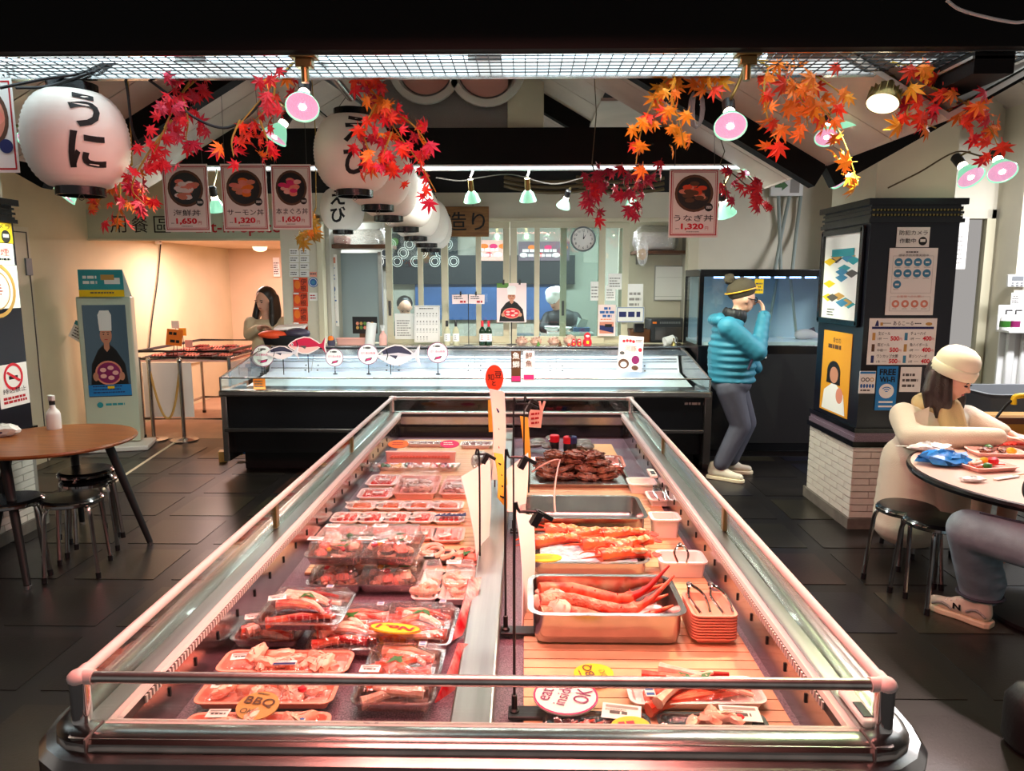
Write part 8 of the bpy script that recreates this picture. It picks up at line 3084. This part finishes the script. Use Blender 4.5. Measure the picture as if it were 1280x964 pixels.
# jacket: body, sleeves, quilt rolls, hood
m = MB('jacket_teal')
top, bot = mp(910, 404), mp(914, 474)
N = 9
for i in range(N):
    u = i / (N - 1)
    c = top.lerp(bot, u)
    wx_ = 0.125 + 0.06 * math.sin(min(1, u * 1.5) * 1.57) + (0.015 if u > 0.3 else 0)
    m.ell(c + Vector((0.015 * math.sin(u * 3), 0, 0)), (wx_, 0.2 + 0.02 * math.sin(u * 3), 0.052), 20, 8)
    if i < N - 1:
        m.ell(c.lerp(bot, 0.5 / N) + Vector((0, 0, -0.02)), (wx_ * 0.93, 0.19, 0.05), 18, 6)
for (a, b, ra, rb, k) in ((sh + Vector((0, 0, 0.02)), el, 0.088, 0.078, 6), (el, wr, 0.076, 0.055, 5)):
    for i in range(k + 1):
        c = Vector(a).lerp(Vector(b), i / k)
        r_ = ra + (rb - ra) * i / k
        m.ell(c, (r_, r_, r_), 14, 9)
fsh, fel = mp(912, 412, 0.17), mp(935, 445, 0.22)
m.caps(fsh, fel, 0.08, 0.07)
m.caps(fel, mp(945, 460, 0.1), 0.07, 0.055)
organic(m, 'jacket', man, 0.011, 4)
m = MB('jacket_teal')
for i in range(9):
    a = R(90 + i * 22.5)
    c = mp(903, 396)
    m.ell(c + Vector((-0.02 + 0.04 * math.cos(a), 0.085 * math.sin(R(i * 45)), 0.02 * math.cos(a) - 0.01)), (0.05, 0.05, 0.045), 12, 8)
organic(m, 'hood', man, 0.011, 3)
m = MB('black_coat')
for i in range(10):
    a = R(i * 36)
    m.ell(mp(918, 396) + Vector((0.07 * math.cos(a), 0.075 * math.sin(a), 0.01 - 0.012 * math.cos(a))), (0.036, 0.036, 0.06), 10, 8)
organic(m, 'neck_warmer', man, 0.01, 3)
MB('fish_navy').box(mp(938, 455, -0.215), (0.012, 0.02, 0.1), rot=(0, 0.35, 0)).build('pocket_zip', man)
m = MB('trouser_grey')
m.ell(mp(914, 478), (0.165, 0.2, 0.12), 18, 10)
for dy, hp, kn, an in ((-0.09, (912, 486), (926, 532), (902, 576)), (0.09, (918, 486), (933, 528), (914, 570))):
    m.caps(mp(*hp, dy), mp(*kn, dy), 0.115, 0.085)
    ak = Vector((mp(*an, dy).x, dy, 0.14))
    m.caps(mp(*kn, dy), ak, 0.085, 0.07)
    for k in range(3):
        m.ell(ak + Vector((0, 0, 0.012 - 0.02 * k)), (0.066, 0.066, 0.02), 14, 6)
organic(m, 'trousers', man, 0.012, 4)
a1 = Vector((mp(902, 576, -0.09).x, -0.09, 0))
shoe(man, a1 + Vector((-0.1, 0.06, 0)), a1 + Vector((0.16, -0.12, 0)), 'shoe_beige', 'sole_cream')
a2 = Vector((mp(914, 570, 0.09).x, 0.09, 0))
shoe(man, a2 + Vector((-0.09, 0.05, 0)), a2 + Vector((0.19, -0.01, 0)), 'shoe_beige', 'sole_cream')
m = MB('hat_olive')
hc = HC + Vector((-0.02, 0, 0.08))
m.ell(hc, (0.12, 0.103, 0.098), 20, 12, rot=(0, -0.3, 0))
hat = organic(m, 'knit_hat', man, 0.01, 3)
m = MB('hat_olive')
rnd = random.Random(2)
m.ell(hc + Vector((-0.1, 0, 0.085)), (0.045, 0.045, 0.042), 14, 9)
m.v = [p + Vector((rnd.uniform(-1, 1), rnd.uniform(-1, 1), rnd.uniform(-1, 1))) * 0.006 for p in m.v]
m.build('bobble', hat)
m = MB('veg_yellow')
ringp = [hc + Vector((0.127 * math.cos(R(a)), 0.108 * math.sin(R(a)), -0.01 + 0.03 * math.cos(R(a)))) for a in range(0, 360, 15)]
m.tube(ringp, 0.006, 5, closed=True)
m.build('stripe', hat)
m = MB('tray_black')
s_ = fwd.normalized().cross(Vector((0, 0, 1))).normalized()
for k in (-1, 1):
    c = HC + fwd.normalized() * 0.095 + s_ * k * 0.036 + Vector((0, 0, 0.004))
    m.tube([c + s_ * 0.026 * math.cos(R(a)) + Vector((0, 0, 0.02 * math.sin(R(a)))) for a in range(0, 360, 30)], 0.0035, 5, closed=True)
    m.tube([c + s_ * k * 0.026, HC + s_ * k * 0.085 + Vector((0, 0, 0.008))], 0.0035, 5)
m.build('glasses', man)

# ---------------------------------------------------------------- woman in cream coat and beanie at the round table
Y0 = 4.3
B = Vector((at(1155, 600, Y0).x, Y0, 0))


def wp(px, py, dy=0.0):
    return at(px, py, Y0 + dy) - B


HC = wp(1190, 474, -0.05)
fwd = Vector((0.62, -0.68, -0.36))
m = MB('skin')
head_shape(m, HC, fwd, 0.1)
m.caps(HC + Vector((-0.02, 0.02, -0.08)), wp(1168, 520), 0.055, 0.06)
m.caps(wp(1160, 540), Vector((0.02, 0.05, 0.5)), 0.13, 0.13)
h1 = Vector((2.735, 3.98, 0.775)) - B
h2 = Vector((2.80, 4.0, 0.775)) - B
sL, eL = wp(1130, 525, -0.08), wp(1140, 548, -0.2)
m.caps(sL, eL, 0.045, 0.04)
m.caps(eL, h1 + Vector((-0.06, 0.0, 0.01)), 0.036, 0.028)
hand_shape(m, h1 + Vector((-0.06, 0.0, 0.012)), Vector((1, -0.15, -0.05)), Vector((0, -0.2, -1)), 0.16, 0.35)
hand_shape(m, h2 + Vector((-0.03, 0.06, 0.012)), Vector((0.7, -0.7, -0.05)), Vector((0, 0, -1)), 0.16, 0.4, 1)
m.caps(wp(1208, 530, 0.02), h2 + Vector((-0.03, 0.06, 0.012)), 0.045, 0.028)
for dx in (-0.05, 0.1):
    k = Vector((dx + 0.22, -0.3, 0.5))
    m.caps(Vector((dx, 0.0, 0.5)), k, 0.08, 0.06)
    m.caps(k, Vector((dx + 0.2, -0.3, 0.08)), 0.055, 0.04)
wom = organic(m, 'person', None, 0.011, 5)
wom.location = B
tag(wom, 'seated person in a cream coat, tan scarf and white ribbed beanie at the table', 'person')
face_parts(wom, HC, fwd, 0.1)
m = MB('coat_cream')
neck = wp(1166, 508)
m.ell(wp(1165, 530), (0.21, 0.15, 0.13), 20, 12)
m.ell(wp(1160, 560), (0.2, 0.16, 0.2), 20, 12)
m.ell(Vector((0.0, 0.03, 0.58)), (0.24, 0.2, 0.16), 20, 12)
m.caps(wp(1130, 520, -0.02), eL, 0.085, 0.075)
m.caps(eL, h1 + Vector((-0.1, 0.0, 0.02)), 0.075, 0.052)
m.caps(wp(1208, 522, 0.02), h2 + Vector((-0.06, 0.1, 0.02)), 0.08, 0.052)
for k in range(7):
    u = k / 6
    m.ell(Vector((-0.1 + 0.0 * u, 0.02 - 0.06 * u, 0.55 - 0.36 * u)), (0.15 + 0.05 * u, 0.16 + 0.05 * u, 0.14), 16, 8)
    m.ell(Vector((0.1, -0.08, 0.55 - 0.2 * u)), (0.14, 0.14, 0.1), 14, 8)
organic(m, 'coat', wom, 0.012, 9)
m = MB('scarf_tan')
for i in range(12):
    a = R(i * 30)
    m.ell(wp(1170, 506) + Vector((0.095 * math.cos(a), 0.085 * math.sin(a), 0.015 * math.sin(a))), (0.042, 0.042, 0.05), 12, 8)
m.caps(wp(1180, 512, -0.12), wp(1192, 552, -0.2), 0.05, 0.045)
m.caps(wp(1192, 512, -0.12), wp(1202, 548, -0.17), 0.05, 0.045)
organic(m, 'scarf', wom, 0.011, 3)
for k in (-1, 1):
    m = MB('coat_cream')
    c = wp(1174 + k * 14, 530, -0.17 + 0.02 * k)
    m.add([c + Vector((0.0, 0, 0.1)), c + Vector((k * 0.075, 0.02, 0.06)), c + Vector((k * 0.06, 0.0, -0.02)), c + Vector((k * 0.02, -0.03, -0.12))], [(0, 1, 2, 3)])
    m.build('lapel', wom)
f = Vector(fwd).normalized()
s_ = f.cross(Vector((0, 0, 1))).normalized()
m = MB('hair_brown')
m.ell(HC + Vector((-0.01, 0.015, 0.015)) - f * 0.03, (0.104, 0.104, 0.108), 18, 12)
for k in (-1, 1):
    for j in range(3):
        a = HC + s_ * k * (0.085 + 0.012 * j) - f * (0.0 + 0.04 * j)
        b = HC + s_ * k * (0.11 + 0.03 * j) + Vector((0, 0, -0.24 + 0.02 * j)) + f * (0.03 - 0.05 * j)
        m.caps(a, a.lerp(b, 0.5) + s_ * k * 0.02, 0.03, 0.035)
        m.caps(a.lerp(b, 0.5) + s_ * k * 0.02, b, 0.035, 0.012)
organic(m, 'hair', wom, 0.009, 2)
up = s_.cross(f)
bc = HC + up * 0.045 - f * 0.015
q = up.to_track_quat('Z', 'Y').to_matrix().to_4x4()
m = MB('beanie_cream')
m.M = Matrix.Translation(bc) @ q
prof = []
n = 60
vs, fs = [], []
pr = [(0.116, -0.02), (0.122, -0.015), (0.124, 0.035), (0.118, 0.042), (0.115, 0.042), (0.116, 0.07), (0.108, 0.1), (0.088, 0.128), (0.055, 0.148), (0.02, 0.155), (0.0, 0.156)]
for i in range(n):
    a = 2 * math.pi * i / n
    for r_, z_ in pr:
        rr_ = r_ * (1.0 + (0.022 if i % 2 else -0.012) * (1 if r_ > 0.03 else 0))
        vs.append((rr_ * math.cos(a), rr_ * math.sin(a), z_))
K = len(pr)
for i in range(n):
    for j in range(K - 1):
        fs.append((i * K + j, ((i + 1) % n) * K + j, ((i + 1) % n) * K + j + 1, i * K + j + 1))
m.add(vs, fs)
m.build('beanie', wom, ang=80)
stool('round stool beneath the cream coat', B.x + 0.0, B.y + 0.03, 0.2, 0.43)

# ---------------------------------------------------------------- person in jeans whose leg shows at the table
B = Vector((2.62, 2.45, 0))
hip1, hip2 = Vector((-0.05, 0.08, 0.5)), Vector((0.12, 0.1, 0.5))
kn1 = at(1212, 655, 3.2) - B
kn1.z = 0.53
an1 = atz(1222, 775, 0) - B
an1 = Vector((an1.x, an1.y, 0.1))
kn2, an2 = Vector((0.05, 0.6, 0.52)), Vector((0.0, 0.62, 0.1))
m = MB('skin')
hd = Vector((-0.02, 0.12, 1.26))
fw3 = Vector((-0.3, 1, -0.3))
head_shape(m, hd, fw3, 0.1)
m.caps(hd - Vector((0, 0.02, 0.08)), Vector((0.02, 0.03, 1.05)), 0.055, 0.065)
m.caps(Vector((0.03, 0.02, 0.95)), Vector((0.03, 0.02, 0.55)), 0.14, 0.13)
e1 = Vector((2.1, 2.84, 0.82)) - B
w1 = Vector((2.35, 3.1, 0.775)) - B
m.caps(Vector((-0.17, 0.03, 1.0)), e1, 0.045, 0.04)
m.caps(e1, w1, 0.038, 0.028)
hand_shape(m, w1, Vector((0.8, 0.6, -0.05)), Vector((0, 0, -1)), 0.17, 0.4)
e2, w2 = Vector((0.3, 0.22, 0.84)), Vector((0.12, 0.5, 0.775))
m.caps(Vector((0.22, 0.03, 1.0)), e2, 0.045, 0.04)
m.caps(e2, w2, 0.038, 0.028)
hand_shape(m, w2, Vector((-0.3, 0.9, -0.05)), Vector((0, 0, -1)), 0.17, 0.4)
for h_, k_, a_ in ((hip1, kn1, an1), (hip2, kn2, an2)):
    m.caps(h_, k_, 0.08, 0.06)
    m.caps(k_, a_, 0.055, 0.038)
per = organic(m, 'person', None, 0.012, 5)
per.location = B
tag(per, 'seated person in faded jeans, black jacket and white trainers at the round pale table', 'person')
face_parts(per, hd, fw3, 0.1)
m = MB('denim')
m.ell(Vector((0.03, 0.02, 0.52)), (0.2, 0.17, 0.12), 18, 10)
for h_, k_, a_ in ((hip1, kn1, an1), (hip2, kn2, an2)):
    m.caps(h_, k_, 0.115, 0.095)
    ak = Vector((a_.x, a_.y, 0.2))
    m.caps(k_ + Vector((0, 0, 0.0)), ak, 0.095, 0.105)
    m.caps(ak, ak - Vector((0, 0, 0.03)), 0.1, 0.1)
    for j in range(4):
        c = k_.lerp(ak, 0.25 + 0.2 * j)
        m.ell(c + Vector((0.03, -0.03, 0)), (0.085, 0.08, 0.03), 14, 6, rot=(0.3, 0.3, 0))
jeans = organic(m, 'jeans', per, 0.012, 4)
m = MB('denim_dark')
ak = Vector((an1.x, an1.y, 0.18))
m.tube([ak + Vector((0.098 * math.cos(R(a)), 0.098 * math.sin(R(a)), -0.045)) for a in range(0, 360, 20)], 0.008, 5, closed=True)
m.build('hem', jeans)
m = MB('denim_dark')
d_ = (kn1 - hip1)
sd = Vector((-d_.y, d_.x, 0)).normalized()
m.tube([hip1.lerp(kn1, u) - sd * (-0.02) + Vector((0, 0, 0.115 - 0.02 * u)) for u in (0.1, 0.4, 0.7, 0.95)], 0.004, 5)
m.build('seam', jeans)
m = MB('sock_white')
for k in range(6):
    m.ell(Vector((an1.x, an1.y, 0.09 + 0.016 * k)), (0.048 - 0.002 * (k % 2), 0.048 - 0.002 * (k % 2), 0.014), 16, 6)
organic(m, 'sock', per, 0.008, 1)
heel, toe = atz(1240, 786, 0) - B, atz(1158, 757, 0) - B
s1 = shoe(per, heel, toe, 'shoe_beige', 'sole_cream', 0.11, 0.048)
d_ = (toe - heel).normalized()
nd = Vector((d_.y, -d_.x, 0))
if nd.y > 0:
    nd = -nd
for u0, u1, zz, c in ((0.06, 0.34, 0.06, 'shoe_grey'), (0.55, 0.85, 0.045, 'shoe_grey')):
    m = MB(c)
    L = (toe - heel).length
    m.tube([heel + d_ * L * (u0 + (u1 - u0) * k / 4) + nd * 0.044 + Vector((0, 0, zz + 0.02 * math.sin(k * 0.8))) for k in range(5)], 0.006, 6)
    m.build('side_stripe', s1)
m = MB('ink')
M = Matrix.Identity(4)
yv = Vector((0, 0, 1)).cross(Vector((-d_.x, -d_.y, 0)))
xv = Vector((-d_.x, -d_.y, 0))
cen = heel + d_ * (toe - heel).length * 0.47 + nd * 0.047 + Vector((0, 0, 0.055))
M = Matrix(((xv.x, -nd.x, 0, cen.x), (xv.y, -nd.y, 0, cen.y), (0, 0, 1, cen.z), (0, 0, 0, 1)))
m.M = M
m.text('N', 0, 0, 0.03, 'ink', w=0.036, y=-0.004, bold=0.05)
m.build('side_letter', s1, smooth=False)
shoe(per, an2 + Vector((0.02, -0.08, -0.1)), an2 + Vector((-0.04, 0.18, -0.1)), 'shoe_beige', 'sole_cream', 0.11, 0.048)
m = MB('black_coat')
m.ell(Vector((0.03, 0.02, 0.95)), (0.24, 0.17, 0.17), 20, 10)
m.ell(Vector((0.03, 0.02, 0.75)), (0.22, 0.17, 0.22), 20, 10)
m.caps(Vector((-0.18, 0.03, 1.0)), e1, 0.09, 0.085)
m.caps(e1, w1 - Vector((0.03, 0.02, 0)), 0.085, 0.055)
m.caps(Vector((0.23, 0.03, 1.0)), e2, 0.09, 0.08)
m.caps(e2, w2, 0.08, 0.055)
organic(m, 'jacket', per, 0.014, 4)
m = MB('hair')
m.ell(hd + Vector((0.01, -0.025, 0.035)), (0.105, 0.108, 0.1), 16, 10)
organic(m, 'hair', per, 0.012, 2)
stool('round black stool under the person in jeans', B.x + 0.03, B.y + 0.02, 0.5, 0.42)
q = atz(1275, 935, 0)
t = thing('hand_bag', 'black bag on the floor tiles beside the seated person in jeans', 'bag', (q.x + 0.1, q.y, 0))
m = MB('black_coat')
rr(m, 0.3, 0.16, 0.06, [(-0.02, 0), (0.0, 0.03), (0.0, 0.18), (-0.03, 0.23), (-0.05, 0.24)], bot=True, top=True)
m.build('body', t)
MB('black_plastic').tube(cat_path([(-0.1, 0, 0.22), (-0.08, 0, 0.34), (0.08, 0, 0.34), (0.1, 0, 0.22)], 5), 0.009, 8).build('handle', t)

# ---------------------------------------------------------------- woman behind the counter end
Y0 = 7.55
B = Vector((at(335, 450, Y0).x, Y0, 0))


def gp_(px, py, dy=0.0):
    return at(px, py, Y0 + dy) - B


HC = gp_(331, 376)
fwd = Vector((-0.35, -0.9, -0.2))
m = MB('skin')
head_shape(m, HC, fwd, 0.1)
m.caps(HC - Vector((0, -0.02, 0.08)), gp_(334, 402), 0.05, 0.055)
m.caps(gp_(335, 412), gp_(335, 450), 0.12, 0.12)
el = gp_(312, 418, -0.08)
hd1, hd2 = gp_(326, 409, -0.22), gp_(334, 412, -0.22)
m.caps(gp_(315, 404), el, 0.045, 0.04)
m.caps(el, hd1, 0.036, 0.028)
hand_shape(m, hd1, Vector((0.8, -0.3, 0.1)), Vector((0, -0.4, -0.9)), 0.16, 0.5)
m.caps(gp_(354, 404), gp_(352, 420, -0.1), 0.045, 0.04)
m.caps(gp_(352, 420, -0.1), hd2, 0.036, 0.028)
for dx in (-0.08, 0.08):
    m.caps(Vector((dx, 0, 0.85)), Vector((dx, 0.02, 0.45)), 0.08, 0.06)
    m.caps(Vector((dx, 0.02, 0.45)), Vector((dx, 0.02, 0.06)), 0.055, 0.04)
    m.caps(Vector((dx, 0.03, 0.04)), Vector((dx, -0.14, 0.03)), 0.04, 0.03)
gl = organic(m, 'person', None, 0.011, 5)
gl.location = B
tag(gl, 'person with long dark hair in a beige top behind the counter end', 'person')
face_parts(gl, HC, fwd, 0.1)
m = MB('top_beige')
m.ell(gp_(334, 412), (0.2, 0.13, 0.12), 18, 10)
m.ell(gp_(335, 435), (0.17, 0.13, 0.22), 18, 10)
m.caps(gp_(314, 404), el, 0.075, 0.065)
m.caps(el, gp_(322, 411, -0.18), 0.062, 0.045)
m.caps(gp_(355, 404), gp_(353, 420, -0.1), 0.075, 0.065)
m.caps(gp_(353, 420, -0.1), gp_(338, 413, -0.18), 0.062, 0.045)
organic(m, 'sweater', gl, 0.012, 4)
m = MB('trouser_grey')
for dx in (-0.08, 0.08):
    m.caps(Vector((dx, 0, 0.85)), Vector((dx, 0.02, 0.12)), 0.11, 0.07)
m.ell(Vector((0, 0, 0.88)), (0.17, 0.13, 0.12), 16, 10)
organic(m, 'trousers', gl, 0.014, 3)
f = fwd.normalized()
s_ = f.cross(Vector((0, 0, 1))).normalized()
m = MB('hair')
m.ell(HC + Vector((0, 0, 0.04)) - f * 0.03, (0.107, 0.107, 0.108), 18, 12)
for k in (-1, 1):
    for j in range(3):
        a = HC + s_ * k * 0.088 - f * (0.015 + 0.03 * j) + Vector((0, 0, 0.02))
        b = HC + s_ * k * (0.13 + 0.015 * j) + Vector((0, 0, -0.33 + 0.03 * j)) + f * (0.06 - 0.04 * j)
        m.caps(a, a.lerp(b, 0.5), 0.032, 0.04)
        m.caps(a.lerp(b, 0.5), b, 0.04, 0.014)
organic(m, 'hair', gl, 0.01, 2)
# heap of wrapped fish and a tray on the shelf end before her
p = at(350, 425, 7.2)
t = thing('fish_crate', 'dark crate with orange salmon and white box lid at the counter end', 'crate', (p.x + 0.05, 7.2, ZL))
m = MB('tray_black')
rr(m, 0.42, 0.22, 0.04, tray_prof(0.09, 0.006, 0.03), bot=True, top=True)
m.build('crate', t)
MB('orange_red').ell((-0.1, -0.06, 0.1), (0.15, 0.07, 0.045), 16, 8).build('salmon_side', t)
MB('white_foam').box((0.05, 0.05, 0.17), (0.3, 0.2, 0.03), rot=(0.1, -0.05, 0.1)).build('box_lid', t, bev=0.008)
MB('fish_navy').ell((0.14, -0.03, 0.11), (0.13, 0.08, 0.06), 14, 8).build('wrapped_fish', t)
p = at(415, 428, 7.1)
t = thing('orange_doll', 'small dark and orange figurine at the counter end', 'ornament', (p.x, 7.08, ZL))
MB('fish_navy').lathe([(0, 0), (0.035, 0), (0.04, 0.03), (0.03, 0.07), (0.02, 0.09), (0, 0.1)], 14).build('body', t)
MB('orange').ell((0, -0.02, 0.07), (0.03, 0.02, 0.028), 12, 8).build('belly', t)

# ---------------------------------------------------------------- cooks inside the kitchen
def cook(label, px, py, Y, cap, fw_, top_m):
    B = Vector((at(px, py, Y).x, Y, 0))
    HC = at(px, py, Y) - B
    m = MB('skin')
    head_shape(m, HC, fw_, 0.1)
    ch = HC + Vector((0.08, 0.02, -0.28))
    m.caps(HC - Vector((0, -0.02, 0.08)), ch + Vector((0, 0, 0.1)), 0.05, 0.06)
    m.caps(ch, Vector((ch.x + 0.05, 0.1, 0.85)), 0.13, 0.13)
    e_, w_ = ch + Vector((-0.22, -0.12, -0.06)), ch + Vector((-0.12, -0.32, -0.08))
    m.caps(ch + Vector((-0.16, 0, 0.06)), e_, 0.045, 0.04)
    m.caps(e_, w_, 0.036, 0.028)
    hand_shape(m, w_, Vector((0.3, -0.9, -0.1)), Vector((0, 0, -1)), 0.16, 0.5)
    e2, w2 = ch + Vector((0.22, -0.12, -0.06)), ch + Vector((0.08, -0.32, -0.08))
    m.caps(ch + Vector((0.16, 0, 0.06)), e2, 0.045, 0.04)
    m.caps(e2, w2, 0.036, 0.028)
    hand_shape(m, w2, Vector((-0.3, -0.9, -0.1)), Vector((0, 0, -1)), 0.16, 0.5)
    for dx in (-0.08, 0.08):
        m.caps(Vector((ch.x + dx, 0.1, 0.85)), Vector((ch.x + dx, 0.1, 0.06)), 0.08, 0.05)
        m.caps(Vector((ch.x + dx, 0.1, 0.04)), Vector((ch.x + dx, -0.06, 0.03)), 0.04, 0.03)
    o = organic(m, 'person', None, 0.013, 4)
    o.location = B
    tag(o, label, 'person')
    face_parts(o, HC, fw_, 0.1)
    m = MB(top_m)
    m.ell(ch, (0.22, 0.15, 0.17), 18, 10)
    m.ell(ch - Vector((-0.03, -0.05, 0.2)), (0.2, 0.16, 0.25), 18, 10)
    m.caps(ch + Vector((-0.16, 0, 0.06)), e_, 0.075, 0.065)
    m.caps(ch + Vector((0.16, 0, 0.06)), e2, 0.075, 0.065)
    m.caps(e_, w_, 0.062, 0.04)
    m.caps(e2, w2, 0.062, 0.04)
    organic(m, 'work_jacket', o, 0.014, 3)
    m = MB('trouser_grey')
    for dx in (-0.08, 0.08):
        m.caps(Vector((ch.x + dx, 0.1, 0.85)), Vector((ch.x + dx, 0.1, 0.1)), 0.1, 0.07)
    organic(m, 'trousers', o, 0.016, 2)
    m = MB('hair')
    m.ell(HC + Vector((0, 0, 0.03)) - Vector(fw_).normalized() * 0.03, (0.104, 0.106, 0.1), 16, 10)
    organic(m, 'hair', o, 0.012, 2)
    if cap:
        f = Vector(fw_).normalized()
        m = MB('white_plastic')
        up = Vector((0, 0, 1)) + f * 0.2
        m.ell(HC + up.normalized() * 0.075, (0.118, 0.12, 0.08), 18, 10)
        m.caps(HC + up.normalized() * 0.055 + f * 0.06, HC + up.normalized() * 0.05 - f * 0.05, 0.085, 0.085)
        c = organic(m, 'cook_cap', o, 0.011, 3)
    return o


cook('cook in a white cap bending over dishes behind the window', 694, 374, 8.75, True, Vector((-0.5, -0.7, -0.55)), 'apron_black')
cook('dark haired kitchen worker bending down behind the price list', 506, 384, 9.1, False, Vector((0.2, -0.8, -0.6)), 'apron_black')
